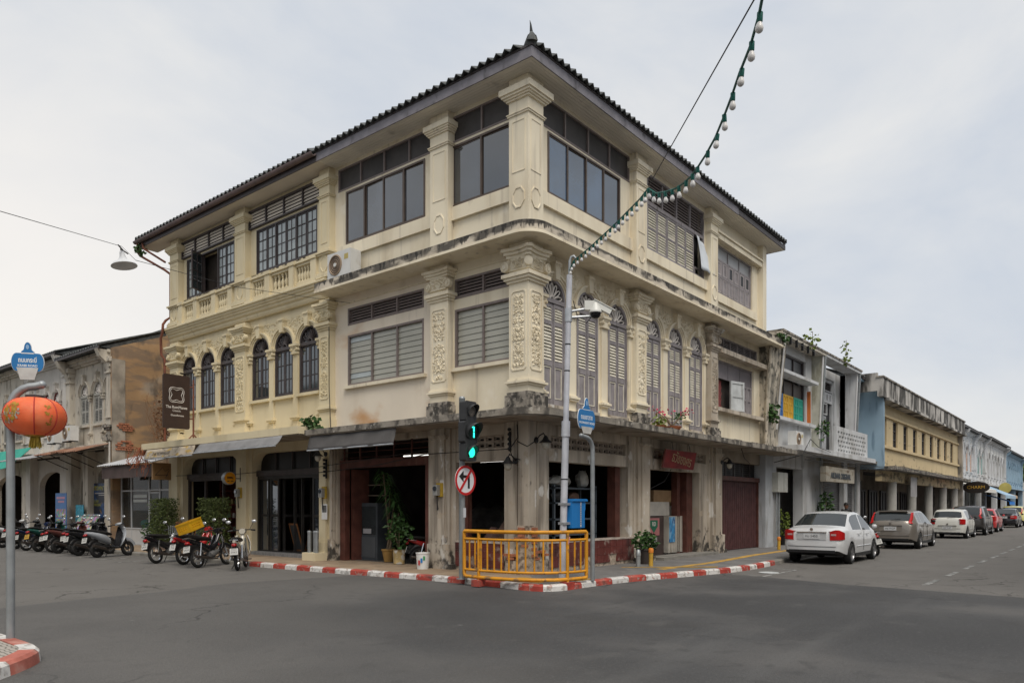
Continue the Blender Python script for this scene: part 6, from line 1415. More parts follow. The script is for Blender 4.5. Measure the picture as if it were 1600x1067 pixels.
# --- hanging signs
BS = thing('guesthouse_sign', 'dark brown projecting guesthouse signboard with white logo on a rusty post', 'sign', T(-.71, 13.6, 3.87))
sF = frm(0, 13.6)
brn = surf('sign_brown', (.040, .022, .016), .6, .1, 2, 40, .05); swh = plain('sign_ink_white', (.62, .58, .54), .6)
bo = []
for cxs, cys, a0 in ((-.91, 4.25, 270), (-.91, 5.88, 0), (-1.67, 5.88, 90), (-1.67, 4.25, 180)):
    for a in range(a0, a0+91, 30): bo.append((cxs+.06*math.cos(R(a)), cys+.06*math.sin(R(a))))
pb = ob('board', MB().prism(bo, -.03, .03), brn, BS, sF)
ob('post', MB().tube([(-.71, 3.88, 0), (-.71, 5.85, 0)], .03, 8), rust, BS, sF); ob('post_foot', MB().tube([(-.71, 4.05, 0), (-.55, 3.88, 0)], .02, 6), rust, BS, sF); ob('post_foot', MB().tube([(-.71, 4.05, 0), (-.87, 3.88, 0)], .02, 6), rust, BS, sF)
for w in (4.55, 5.6): ob('bracket', MB().tube([(-.88, w, 0), (-.71, w, 0)], .022, 6), rust, BS, sF)
lc = (-1.29, 5.28)
def clover(ph, r0, am, sq): return [(lc[0]+(r0+am*math.cos(4*a+ph))*math.cos(a), lc[1]+(r0+am*math.cos(4*a+ph))*math.sin(a)*sq, .034) for a in [2*math.pi*i/64 for i in range(65)]]
ob('logo', MB().tube(clover(math.pi, .265, .035, 1.0), .01, 4), swh, pb, sF); 
ob('logo', MB().tube([(lc[0]+(.205+.05*math.cos(4*a+math.pi))*math.cos(a), lc[1]+(.205+.05*math.cos(4*a+math.pi))*math.sin(a), .034) for a in [2*math.pi*i/64 for i in range(65)]], .009, 4), swh, pb, sF)
text('lettering', 'The RomManee', .125, swh, pb, sF @ T(-1.29, 4.88, .032), .002, sx=.88, bold=.002); text('lettering', 'Classic', .1, swh, pb, sF @ T(-1.29, 4.77, .032), .002); text('lettering', 'Guesthouse', .09, swh, pb, sF @ T(-1.27, 4.62, .032), .002, bold=.001)
RS = thing('round_sign', 'round orange light-box sign with a bed symbol on the guesthouse pier', 'sign', T(-.3, 11.75, 2.55)); rF = frm(-.5, 11.75)
rc = ob('drum', MB().lathe([(.2, -.1), (.21, -.08), (.21, .06), (.2, .08)], 28, (0, 2.55, 0)), steel2, RS, rF, 40)
ob('face', MB().lathe([(.188, .08), (.188, .088)], 28, (0, 2.55, 0)), surf('orange_face', (.62, .25, .01), .4, .05, 5, bump=0), rc, rF)
ob('bed_symbol', MB().box(-.1, -.085, 2.52, 2.6, .089, .092).box(-.085, .09, 2.545, 2.57, .089, .092).box(.085, .1, 2.52, 2.59, .089, .092).box(-.08, -.05, 2.575, 2.6, .089, .092).box(-.04, .07, 2.572, 2.595, .089, .092), sblk, rc, rF)
ob('small_print', MB().box(-.1, -.03, 2.44, 2.465, .089, .0905).box(.02, .11, 2.44, 2.465, .089, .0905), sblk, rc, rF)
ob('bracket', MB().tube([(.2, 2.55, 0), (.42, 2.55, 0)], .014, 6), black, RS, rF); ob('bracket', MB().tube([(.4, 2.45, 0), (.4, 2.9, 0)], .014, 6), black, RS, rF)
WS = thing('wooden_sign', 'square wooden shop sign hanging at the left end of the guesthouse canopy', 'sign', T(-.55, 16.2, 3.2)); wF = frm(-.55, 16.2)
bw_ = ob('board', MB().box(-.32, .32, 2.6, 3.2, -.06, .06), surf('plywood_sign', (.30, .17, .07), .6, .12, 2, 40, .1), WS, wF)
ob('line_drawing', MB().tube([(-.25, 2.75, .063), (.02, 3.05, .063), (.1, 2.9, .063), (.25, 3.0, .063)], .007, 4).tube([(-.25, 2.75, .063), (.2, 2.78, .063), (.12, 2.68, .063), (.25, 2.95, .063)], .007, 4), sblk, bw_, wF)
ob('hanger', MB().tube([(-.2, 3.2, 0), (-.2, 3.66, 0)], .008, 4).tube([(.2, 3.2, 0), (.2, 3.66, 0)], .008, 4), black, WS, wF)
RD = thing('red_shop_sign', 'tilted dark red board with gold Thai lettering over the shop door', 'sign', FR @ T(7.1, 2.9, .1)); dF = FR @ T(7.08, 3.03, .14) @ RX(R(12))
rb = ob('board', MB().box(-.98, .98, -.26, .26, -.02, .02), surf('faded_red_board', (.20, .014, .014), .6, .3, 2.5, 30, .1), RD, dF)
ob('edge_trim', bars(MB(), -.99, .99, -.27, .27, .02, -.022, .026), surf('dull_red_trim', (.2, .06, .05), .6), RD, dF)
text('lettering', 'ธวัชยงศร', .40, surf('dull_gold', (.36, .27, .14), .5, .1), rb, dF @ T(.12, 0, .021) @ Matrix(((1, .22, 0, 0), (0, 1, 0, 0), (0, 0, 1, 0), (0, 0, 0, 1))), .004, sx=.85)
ob('hanger', MB().tube([(-.5, .26, 0), (-.5, .5, -.1)], .01, 4).tube([(.6, .26, 0), (.6, .5, -.1)], .01, 4), black, RD, dF)
AS = thing('shop_sign_board', 'worn cream signboard with dark capital letters over the roller shutter', 'sign', FR @ T(21.6, 2.72, .6)); aF = FR @ T(21.5, 3.03, .6)
ab = ob('board', MB().box(-2.15, 2.15, -.32, .32, -.12, .12), surf('weathered_signboard', (.38, .35, .29), .8, .15, 2, 30, .1, stains=[((.2, .15, .09), (2, 2, 5), .5, .65, .6)]), AS, aF)
text('lettering', 'ARUNAR ORIGINAL', .34, plain('slate_letters', (.05, .06, .07), .6), ab, aF @ T(0, -.06, .125), .012, bold=.012); text('lettering', 'อรุณา', .16, plain('brown_letters', (.12, .06, .03), .6), ab, aF @ T(1.1, .2, .122), .003)
# --- wall lamps
def wall_lamp(lb, F, u, w):
    t = thing('wall_lamp', lb, 'lamp', F @ T(u, w, 0), 'black wall lamps along the ground floor')
    ob('wall_plate', MB().lathe([(.07, 0), (.07, .03)], 12), black, t); ob('arm', MB().tube([(0, 0, .02), (0, .1, .12), (0, .14, .22), (0, .06, .28)], .016, 6), black, t, None, 50)
    ob('hood', MB().lathe([(.02, .09), (.05, .05), (.07, 0), (.14, -.06), (.15, -.075)], 14, (0, 0, .28), 1), black, t, None, 40)
    ob('glass_globe', MB().lathe([(.085, -.07), (.09, -.12), (.075, -.18), (.04, -.22), (.01, -.23)], 14, (0, 0, .28), 1), surf('lamp_glass', (.42, .40, .34), .15, .1, 5, bump=0), t, None, 60)
wall_lamp('black wall lamp between the guesthouse and the corner house', FL, -7.36, 3.15); wall_lamp('black wall lamp on the left face of the corner pier', FL, -.36, 2.68); wall_lamp('black wall lamp on the right face of the corner pier', FR, .27, 3.15); wall_lamp('black wall lamp beside the maroon folding gate', FR, 10.4, 3.12)
# --- air conditioners
def aircon(lb, M, s=1.0, back=False):
    t = thing('air_conditioner', lb, 'air conditioner', M, 'outdoor air conditioner units'); wp = surf('aircon_white', (.60, .60, .58), .5, .06, 3, stains=[((.4, .36, .3), (3, 3, 2), .6, .72, .5)])
    ob('casing', MB().box(-.42*s, .42*s, 0, .6*s, -.3*s, 0), wp, t); ob('fan_ring', MB().lathe([(.235*s, 0), (.235*s, .02), (.21*s, .03), (.2*s, .005)], 24, (-.12*s, .31*s, 0)), surf('aircon_tan', (.30, .22, .15), .6), t, None, 40)
    ob('fan_disc', MB().lathe([(.2*s, .002), (.2*s, .008)], 24, (-.12*s, .31*s, 0)), surf('fan_brown', (.10, .07, .05), .6, .2, 40), t); ob('fan_hub', MB().lathe([(.045*s, .008), (.045*s, .03)], 12, (-.12*s, .31*s, 0)), wp, t)
    g = MB()
    for k in range(3): g.lathe([((.06+.05*k)*s, .012), ((.066+.05*k)*s, .018), ((.072+.05*k)*s, .012)], 20, (-.12*s, .31*s, 0), cap=False)
    ob('fan_guard', g, MATS['aircon_tan'], t)
    ob('label', MB().box(.2*s, .34*s, .38*s, .5*s, .001, .004), plain('aircon_label', (.45, .36, .12), .6), t); ob('foot', MB().box(-.36*s, -.28*s, -.04, 0, -.3*s, .02).box(.28*s, .36*s, -.04, 0, -.3*s, .02), black, t); return t
aircon('white air conditioner unit standing on the mid ledge beside the guesthouse', FL @ T(-6.35, 7.92, .33), 1.2); aircon('white air conditioner unit on the ledge under the grey arches of the old shophouse', FL @ T(-25.2, 4.5, .45), 1.1); aircon('white air conditioner unit left of another behind the lantern', FL @ T(-27.0, 4.5, .45), 1.05); aircon('white air conditioner unit under the coloured shutters', FR @ T(17.0, 4.0, .4), 1.05)
# --- meters and boxes on piers
def meter(lb, F, u, w):
    t = thing('electric_meter', lb, 'meter', F @ T(u, w, 0), 'electric meters on the piers')
    ob('back_board', MB().box(-.08, .14, -.17, .17, 0, .03), surf('meter_board', (.42, .27, .03), .7, .2, 5), t); ob('meter_case', MB().box(-.1, .06, -.14, .12, .03, .13), surf('meter_grey', (.3, .3, .29), .5, .15, 8), t); ob('dial', MB().lathe([(.06, .13), (.055, .16)], 12, (-.02, .03, 0)), glassd, t); ob('conduit', MB().tube([(-.02, -.14, .06), (-.02, -.5, .04)], .015, 5), black, t)
meter('grey electric meter on yellow board on the pier between guesthouse and corner house', FL, -7.45, 2.05); meter('grey electric meter on yellow board on the stained pier by the wide shop opening', FL, -2.8, 2.06); meter('grey electric meter on the guesthouse pier under the round sign', FL, -11.95, 2.1)
t = thing('meter_cabinet', 'pale grey metal meter cabinet with conduits on the next house front', 'cabinet', FR @ T(15.6, 2.2, .1)); ob('case', MB().box(15.0, 16.05, 2.2, 2.95, .02, .25), surf('cabinet_grey', (.42, .42, .38), .6, .1, 3), t, FR); ob('door_seam', MB().box(15.62, 15.63, 2.22, 2.93, .25, .256), black, t, FR)
for u in (15.2, 15.45): ob('conduit', MB().tube([(u, .15, .12), (u, 2.2, .12)], .04, 8), steel2, t, FR)
# --- loose cables along the fronts
def cable(lb, pts, r=.012): return tag(ob('cable', MB().tube(pts, r, 5), wire_m, None, I4), lb, 'cable')
cable('thin black cables strung across the wide shop opening', [(-.1, 7.6, 2.62), (-.12, 5.2, 2.72), (-.1, 3.2, 2.95), (-.1, .5, 2.95)]); cable('upper thin cable across the guesthouse front', [(-.12, 16, 2.75), (-.12, 12, 2.7), (-.12, 7.6, 2.78), (-.1, 3.1, 3.05)], .01); cable('black cable looping down the corner pier', [(-.03, .3, 3.5), (-.06, .25, 3.2), (-.05, .5, 2.95), (-.06, .4, 2.75), (-.05, .2, 2.7)]); cable('black cable sagging between the two corner lamps', [(-.02, .3, 3.12), (-.1, -.05, 2.98), (.15, -.05, 3.1), (.3, -.04, 3.2)]); cable('bundle of black cables under the next house canopy', [(14.7, -.2, 3.3), (15.6, -.95, 3.6), (16.4, -1.0, 4.25), (17.4, -1.0, 4.0), (19, -1.0, 3.9)], .014); cable('dark cable drooping from the canopy beside the folding gate', [(10.6, -.6, 3.55), (10.8, -.62, 3.25), (11.3, -.6, 3.1)]); cable('grey cable sagging inside the shop doorway below the red sign', [(7.0, .1, 2.75), (6.8, .2, 2.4), (5.9, .3, 2.1)]); cable('cable dropping down the party wall by the guesthouse cornice', [(-.02, 7.2, 7.2), (-.05, 7.15, 5), (-.03, 7.1, 3.8)])
for z, y in ((2.95, .52), (2.75, .52), (2.85, 7.38), (2.7, 7.38), (2.55, 7.38)): pass
b = MB()
for k in range(5): b.lathe([(.03, 0), (.045, .02), (.045, .05), (.03, .07)], 8, (0, 2.5+k*.11, .06), 1)
ins = thing('insulator_rack', 'black rack of cable insulators beside the corner lamp', 'insulator', FL @ T(-.5, 2.5, 0)); ob('rack', MB().box(-.02, .02, 2.9, 3.35, 0, .04), black, ins, FL @ T(-.5, 0, .02)); ob('insulators', b, black, ins, FL @ T(-.5, .42, .0), 40)
ins = thing('insulator_rack', 'black rack of cable insulators below the wall lamp by the guesthouse', 'insulator', FL @ T(-7.36, 2.5, 0)); ob('rack', MB().box(-.02, .02, 2.45, 3.0, 0, .04), black, ins, FL @ T(-7.3, 0, .02)); ob('insulators', b.mesh('insulators', black, 40), None, ins, FL @ T(-7.36, 0, .0))

for z, k in ((3.72, 0), (3.5, 1), (3.6, 2)):
    pts = []
    for i in range(25):
        x = 15.5+i*1.9; pts.append((x, -1.02-.06*k-(.72 if x > 27.3 else 0), z-.1*abs(math.sin(i*1.3+k))))
    cable(('uppermost', 'lowest', 'middle')[k]+' of three black cables slung along the right-hand row', pts, .014)
pts = [(-.6-.9*(y < 26), y, 3.95-.12*abs(math.sin(y*.9))) for y in [21.9+i*.8 for i in range(18)]]
cable('black cable slung along the awnings of the left row', [(-.35, p[1], p[2]+.1) for p in pts], .014)
# ================================================================ cars
def lerp_t(tab, x):
    if x <= tab[0][0]: return tab[0][1]
    for (a, p), (b, q) in zip(tab, tab[1:]):
        if x <= b: t = (x-a)/(b-a); return p+(q-p)*t
    return tab[-1][1]
def car(name, label, M, paint, top, belt, wid, zl, ax, wr=.31, glass_rear=None, glass_front=None, side=None, pillars=(), light=None, plate=None, plate_w=.32, badge=True, spoiler=False, lightm=None, wiper=False, sub_name='plate_lettering', trim=None, roofw=.17):
    t = thing(name, label, 'car', M)
    x0, x1 = top[0][0], top[-1][0]; xs = []
    keys = sorted({a for a, _ in top} | {a for a, _ in wid} | set(pillars) | {a+d for a in ax for d in (-.37, -.35, -.3, -.2, -.1, 0, .1, .2, .3, .35, .37)} | {x0+.0, x1})
    for a, b in zip(keys, keys[1:]):
        n = max(1, int((b-a)/.14)); xs += [a+(b-a)*i/n for i in range(n)]
    xs.append(x1); rings = []
    xs = [x for x in xs if x0 <= x <= x1]
    for x in xs:
        zt, zb, w = lerp_t(top, x), lerp_t(belt, x), lerp_t(wid, x); zb = min(zb, zt-.02); l = lerp_t(zl, x) if isinstance(zl, list) else zl
        za = 0
        for a in ax:
            if abs(x-a) < .365: za = max(za, wr+math.sqrt(.365**2-(x-a)**2)*.98)
        g = max(0, zt-zb); wr_ = w-.05-roofw*min(1, g/.5)
        mid = (l+zb)/2+.05
        pts = [(0, l), (w-.12, max(l, za)), (w-.03, max(l+.05, za)), (w-.005, max(l+.2, za+.01)), (w, max(mid, za+.03)), (w-.03, max(zb-.05, za+.05)), (w-.05, max(zb, za+.06)), (wr_+.015, max(zt-.07-.02*(g > .1), za+.07)), (wr_-.04, zt-.025), (wr_*.6, zt), (0, zt+.012)]
        rings.append([(x, y, z) for y, z in pts]+[(x, -y, z) for y, z in reversed(pts[1:-1])])
    n = len(rings[0]); V = [p for r in rings for p in r]; groups = {}
    for k in range(len(rings)-1):
        xm = (xs[k]+xs[k+1])/2
        for i in range(n):
            j = (i+1) % n; f = (k*n+i, k*n+j, (k+1)*n+j, (k+1)*n+i); key = 'body'
            ii = i if i < 10 else n-1-i       # mirrored band index
            if ii == 0 or ii == 1: key = 'underbody'
            elif ii == 6 and side and side[0] < xm < side[1] and not any(abs(xm-p) < .05 for p in pillars): key = 'side_window' if i < 10 else 'side_window_far'
            elif ii in (8, 9) and glass_rear and glass_rear[0] < xm < glass_rear[1]: key = 'rear_window'
            elif ii in (8, 9) and glass_front and glass_front[0] < xm < glass_front[1]: key = 'windscreen'
            groups.setdefault(key, []).append(f)
    groups['body'] += [tuple(range(n))[::-1], tuple(range((len(rings)-1)*n, len(rings)*n))]
    cg = surf('car_glass', (.02, .025, .027), .04, 0, bump=0, ior=1.75)
    for key, fs in groups.items():
        idx = sorted({i for f in fs for i in f}); mp_ = {a: b for b, a in enumerate(idx)}
        mb = MB().add([V[i] for i in idx], [tuple(mp_[i] for i in f) for f in fs])
        m = {'body': paint, 'underbody': black}.get(key, cg)
        ob('side_window' if key == 'side_window_far' else key, mb, m, t, None, 42)
    # wheels
    W_ = max(w for _, w in wid)
    for a in ax:
        for s in (1, -1):
            wm = T(a, s*(W_-.1), wr) @ RX(R(90 if s > 0 else -90))      # local z points inwards / outwards
            wh = ob('wheel', MB().lathe([(wr*.66, -.1), (wr*.92, -.1), (wr, -.06), (wr, .06), (wr*.92, .1), (wr*.66, .1)], 24, cap=False), rubber, t, W[t.name] @ wm, 50)
            rim = MB().lathe([(wr*.66, -.095), (wr*.6, -.06), (wr*.25, -.05), (wr*.12, -.075), (wr*.02, -.078)], 20, cap=False)
            ob('rim', rim, surf('alloy', (.30, .30, .31), .35, .1, 8, bump=0, metal=.7), wh, W[wh.name], 40)
            sp_ = MB()
            for k in range(5): sp_.add([tuple(RZ(R(72*k)) @ Vector(p)) for p in ((wr*.1, -wr*.07, -.09), (wr*.62, -wr*.11, -.092), (wr*.62, wr*.11, -.092), (wr*.1, wr*.07, -.09))], [(0, 1, 2, 3)])
            ob('spokes', sp_, MATS['alloy'], wh, W[wh.name], None, False)
    w0 = lerp_t(wid, x0)
    lm = lightm or surf('tail_light_red', (.42, .012, .012), .15, .1, 6, bump=0)
    if light and light[0] == 'pillar':
        for s in (1, -1):
            rr = []
            for q in range(9):
                z = light[1]+(light[2]-light[1])*q/8
                x = next((a[0]+(b[0]-a[0])*(z-a[1])/(b[1]-a[1]) for a, b in zip(top, top[1:]) if a[1] <= z <= b[1]), x0)
                w = lerp_t(wid, x); zb = min(lerp_t(belt, x), z-.02); y1 = w-.05-roofw*min(1, max(0, z-zb)/.5)+.02; wd_ = .11-.05*q/8
                if z < lerp_t(belt, x0+.1)+.04: y1 = w+.008
                rr.append([(x-.02, s*(y1-wd_), z), (x-.005, s*(y1-.02), z), (x+.09, s*(y1+.004), z), (x+.09, s*(y1-.08), z), (x+.03, s*(y1-wd_), z)])
            ob('tail_light', MB().loft(rr), lm, t, None, 50)
    elif light:
        z0, z1, yin, xs_, taper = light
        for s in (1, -1):
            out = [(x0-.012, yin), (x0-.012, (yin+w0)/2), (x0-.012, w0-.02)]
            for x in [x0+.03, x0+.08, x0+.15, x0+.22]:
                if x < xs_: out.append((x-.008, lerp_t(wid, x)+.006))
            out.append((xs_, lerp_t(wid, xs_)+.004)); m = MB(); N_ = len(out)
            def zz(i, top_): return (z1-taper*abs(i/(N_-1)-.35)) if top_ else z0+taper*.15*(i/(N_-1))
            lo_ = [(p[0], s*p[1], zz(i, False)) for i, p in enumerate(out)]; hi_ = [(p[0], s*p[1], zz(i, True)) for i, p in enumerate(out)]
            def inn(ps): return [(p[0]+.06, p[1]-s*.05, p[2]) for p in ps]
            m.loft([lo_, hi_, inn(hi_), inn(lo_), lo_], False, False)
            tl = ob('tail_light', m, lm, t, None, 40)
            zc = (z0+z1)/2; b2 = MB().box(x0-.018, x0-.013, s*(yin+.03), s*(w0-.03), zc-.02, zc+.03); ob('reversing_lens', b2, plain('clear_lens', (.45, .3, .3), .2), tl)
    if plate:
        pz, rec = plate
        ob('number_plate', MB().box(x0-.022, x0-.012, -.22, .22, pz-.075, pz+.075), plain('plate_white', (.55, .56, .57), .5), t)
        text('plate_lettering', 'กน 5453' if rec == 1 else ('ขบ 2871', 'กท 640', 'กย 9127')[int(W[t.name][0][3]) % 3], .1, sblk, t, W[t.name] @ T(x0-.023, 0, pz) @ Matrix(((0, 0, -1, 0), (-1, 0, 0, 0), (0, 1, 0, 0), (0, 0, 0, 1))), .001)
        ob('plate_recess_shade', MB().box(x0-.012, x0-.008, -.4, .4, pz-.1, pz+.1), surf('recess_shade_paint_'+paint.name, tuple(c*.8 for c in paint['base']), .4, 0, bump=0), t)  # flat panel in darkened body paint, imitating the shade of a plate recess
        ob('chrome_strip', MB().box(x0-.03, x0-.008, -.42, .42, pz+.1, pz+.125), chrome, t)
    if badge: ob('badge', MB().lathe([(.045, -.012), (.045, -.004)], 14, (x0, 0, (plate[0] if plate else .8)+.19), 0), chrome, t)
    ob('bumper_shadow_strip', MB().box(x0-.008, x0+.1, -w0+.06, w0-.06, lerp_t(zl, x0)-.02 if isinstance(zl, list) else zl-.02, (lerp_t(zl, x0) if isinstance(zl, list) else zl)+.06), black, t)
    ob('bumper_line', MB().tube([(x0-.006, -w0+.04, .52), (x0-.008, 0, .52), (x0-.006, w0-.04, .52)], .006, 4), black, t)
    for s in (1, -1):
        xm = glass_front[0]+.28 if glass_front else .6
        mr = ob('door_mirror', MB().ball((xm, s*(W_+.09), lerp_t(belt, xm)+.1), .1, 10, 6, (.6, .8, .7)), paint if badge != 'k' else black, t, None, 60)
        for xh in (side[0]+.55, side[0]+1.45) if side else ():
            ob('door_handle', MB().box(xh-.09, xh+.09, s*(W_-.02), s*(W_+.025), lerp_t(belt, xh)-.13, lerp_t(belt, xh)-.1), trim or paint, t)
        if side:
            for p in pillars: ob('door_seam', MB().tube([(p, s*(W_+.004), lerp_t(belt, p)-.04), (p, s*(W_+.006), .62), (p, s*(W_+.0), .36)], .005, 4), black, t)
            ob('side_moulding', MB().tube([(ax[0]+.45, s*(W_+.002), .5), (ax[1]-.45, s*(W_+.002), .5)], .012, 4), trim or paint, t)
            ob('side_sill', MB().box(ax[0]+.42, ax[1]-.42, s*(W_-.06), s*(W_-.02), .2, .3), black, t)
    if wiper: ob('rear_wiper', MB().tube([(x0+wiper[0], .0, wiper[1]), (x0+wiper[0]+.03, -.34, wiper[1]+.05)], .014, 4), black, t)
    if spoiler: ob('roof_spoiler', MB().box(x0+spoiler[0]-.12, x0+spoiler[0]+.1, -.52, .52, spoiler[1]-.035, spoiler[1]+.005), paint, t)
    return t
def paint(nm, c, metal=.3, rough=.3):
    m = surf(nm, c, rough, .03, 1, bump=0, metal=metal, coat=.6); m['base'] = c; return m
p_white = paint('pearl_white_paint', (.58, .59, .60), .0); p_gold = paint('champagne_paint', (.26, .235, .205), .5); p_cream = paint('cream_white_paint', (.60, .60, .56), .0); p_dark = paint('charcoal_paint', (.055, .05, .048), .4); p_red = paint('red_paint', (.45, .03, .03), .1); p_blk = paint('black_paint', (.012, .012, .016), .0, .15); p_yel = paint('pale_yellow_paint', (.60, .55, .22), 0)
sed_top = [(-2.15, .72), (-2.13, .90), (-2.08, .985), (-1.9, 1.03), (-1.52, 1.08), (-1.45, 1.10), (-.82, 1.44), (-.55, 1.49), (-.1, 1.505), (.35, 1.47), (.6, 1.39), (1.25, 1.02), (1.35, .99), (1.85, .87), (2.08, .74), (2.15, .6)]
sed_wid = [(-2.15, .70), (-2.1, .76), (-1.95, .82), (-1.5, .845), (0, .855), (1.4, .845), (1.9, .78), (2.1, .68), (2.15, .6)]
sed_belt = [(-2.15, .70), (-1.9, .96), (-1.4, .985), (0, .96), (1.3, .93), (2.1, .68)]
sed_zl = [(-2.15, .36), (-1.9, .28), (-1.5, .22), (1.5, .22), (2.15, .3)]
car('white_sedan', 'white four-door sedan parked nearest the corner', T(10.82, -3.44, 0), p_white, sed_top, sed_belt, sed_wid, sed_zl, (-1.22, 1.26), .30, (-1.46, -.72), (.55, 1.28), (-1.05, 1.0), (-.02,), (.70, 1.0, .50, -1.88, .16), (.81, 1))
hat_top = [(-2.14, .74), (-2.12, .92), (-2.08, 1.02), (-2.02, 1.10), (-1.70, 1.40), (-1.62, 1.45), (-1.3, 1.485), (-.3, 1.50), (.25, 1.46), (.5, 1.38), (1.2, 1.03), (1.35, .99), (1.85, .86), (2.08, .72), (2.16, .58)]
hat_wid = [(-2.14, .70), (-2.1, .76), (-1.95, .83), (-1.5, .89), (0, .905), (1.4, .885), (1.9, .8), (2.16, .62)]
hat_belt = [(-2.14, .72), (-2.05, .98), (-1.6, 1.03), (0, .98), (1.3, .94), (2.16, .6)]
car('champagne_hatchback', 'champagne-beige hatchback parked behind the white sedan', T(20.6, -3.36, 0), p_gold, hat_top, hat_belt, hat_wid, sed_zl, (-1.28, 1.36), .32, (-2.04, -1.68), (.45, 1.22), (-1.35, 1.0), (-.85, -.02), ('pillar', 1.0, 1.42), (.80, 2), badge='k', wiper=(.05, 1.12), spoiler=(.5, 1.48))
mar_top = [(-1.88, .66), (-1.87, .85), (-1.83, 1.0), (-1.77, 1.08), (-1.56, 1.38), (-1.48, 1.45), (-1.2, 1.50), (-.3, 1.52), (.2, 1.48), (.45, 1.40), (1.1, 1.05), (1.22, 1.0), (1.65, .87), (1.82, .7), (1.88, .58)]
mar_wid = [(-1.88, .62), (-1.85, .70), (-1.7, .78), (-1.3, .825), (0, .835), (1.2, .82), (1.7, .72), (1.88, .56)]
mar_belt = [(-1.88, .64), (-1.8, .98), (-1.4, 1.02), (0, .98), (1.2, .95), (1.88, .6)]
car('small_white_hatchback', 'small white hatchback parked behind the champagne car', T(32.4, -3.42, 0), p_cream, mar_top, mar_belt, mar_wid, sed_zl, (-1.2, 1.22), .30, (-1.79, -1.55), (.4, 1.12), (-1.1, .9), (-.6, .1), (.74, 1.02, .55, -1.66, .04), (.56, 2), badge='k', wiper=(.06, 1.1))
suv_top = [(-2.2, .8), (-2.18, 1.0), (-2.12, 1.18), (-1.85, 1.55), (-1.7, 1.64), (-1.2, 1.68), (0, 1.68), (.4, 1.6), (1.2, 1.18), (1.4, 1.12), (1.95, 1.0), (2.2, .75)]
suv_wid = [(-2.2, .74), (-2.1, .84), (-1.8, .9), (0, .91), (1.5, .9), (2.0, .8), (2.2, .65)]
suv_belt = [(-2.2, .78), (-2.1, 1.05), (-1.5, 1.13), (0, 1.08), (1.4, 1.05), (2.2, .7)]
suv_zl = [(-2.2, .45), (-1.8, .32), (1.8, .32), (2.2, .4)]
car('charcoal_suv', 'dark charcoal sport utility car beyond the small white hatchback', T(38.2, -3.5, 0), p_dark, suv_top, suv_belt, suv_wid, suv_zl, (-1.3, 1.35), .35, (-2.13, -1.78), (.4, 1.22), (-1.6, 1.0), (-.7, .15), ('pillar', .98, 1.55), (.86, 2), badge='k')
car('red_hatchback', 'red hatchback parked beyond the dark sport utility car', T(44.6, -3.45, 0), p_red, mar_top, mar_belt, mar_wid, sed_zl, (-1.2, 1.22), .30, (-1.79, -1.55), (.4, 1.12), (-1.1, .9), (-.6, .1), (.74, 1.02, .55, -1.66, .04), (.56, 2))
car('black_sedan', 'black sedan near the right edge of the photo', T(57.5, -3.4, 0), p_blk, sed_top, sed_belt, sed_wid, sed_zl, (-1.22, 1.26), .31, (-1.46, -.72), (.55, 1.28), (-1.05, 1.0), (-.02,), (.70, .95, .42, -1.86, .05), (.81, 2), spoiler=(.3, 1.1))
car('yellow_car', 'pale yellow car at the far end of the parked row', T(64.2, -3.3, 0), p_yel, suv_top, suv_belt, suv_wid, suv_zl, (-1.3, 1.35), .33, (-2.13, -1.78), (.4, 1.22), (-1.6, 1.0), (-.7, .15), ('pillar', .98, 1.5), (.86, 2))
# ================================================================ motorbikes
def wheel(t, x, r, tw, rim_m, spoke=True):
    M = W[t.name] @ T(x, 0, r) @ RX(R(90))
    prof = [(r-tw*1.1, -tw*.5), (r-tw*.4, -tw*.62), (r-tw*.08, -tw*.35), (r, 0), (r-tw*.08, tw*.35), (r-tw*.4, tw*.62), (r-tw*1.1, tw*.5)]
    w = ob('wheel', MB().lathe(prof, 26, cap=False), rubber, t, M, 60)
    ob('rim', MB().lathe([(r-tw*1.05, -tw*.4), (r-tw*1.35, -tw*.3), (r-tw*1.35, tw*.3), (r-tw*1.05, tw*.4)], 26, cap=False), rim_m, w, M, 50)
    h = MB().lathe([(.05, -.05), (.06, -.03), (.06, .03), (.05, .05)], 12)
    for k in range(10 if spoke else 5):
        a = 2*math.pi*k/(10 if spoke else 5); h.tube([(.04*math.cos(a), .04*math.sin(a), 0), ((r-tw*1.3)*math.cos(a), (r-tw*1.3)*math.sin(a), 0)], .004 if spoke else .016, 4)
    ob('spokes', h, rim_m, w, M)
def ell(x, z, ry, rz, n=10, y=0, tilt=0):
    return [(x+rz*math.sin(2*math.pi*k/n)*math.sin(tilt), y+ry*math.cos(2*math.pi*k/n), z+rz*math.sin(2*math.pi*k/n)*math.cos(tilt)) for k in range(n)]
bikew = plain('plate_pale', (.50, .50, .48), .5); tailr = plain('bike_tail_red', (.30, .01, .012), .2); seatb = plain('black_vinyl', (.014, .013, .013), .5); engm = surf('engine_alloy', (.22, .22, .22), .45, .2, 20, bump=0, metal=.6); exm = plain('exhaust_steel', (.13, .11, .10), .35, .8)
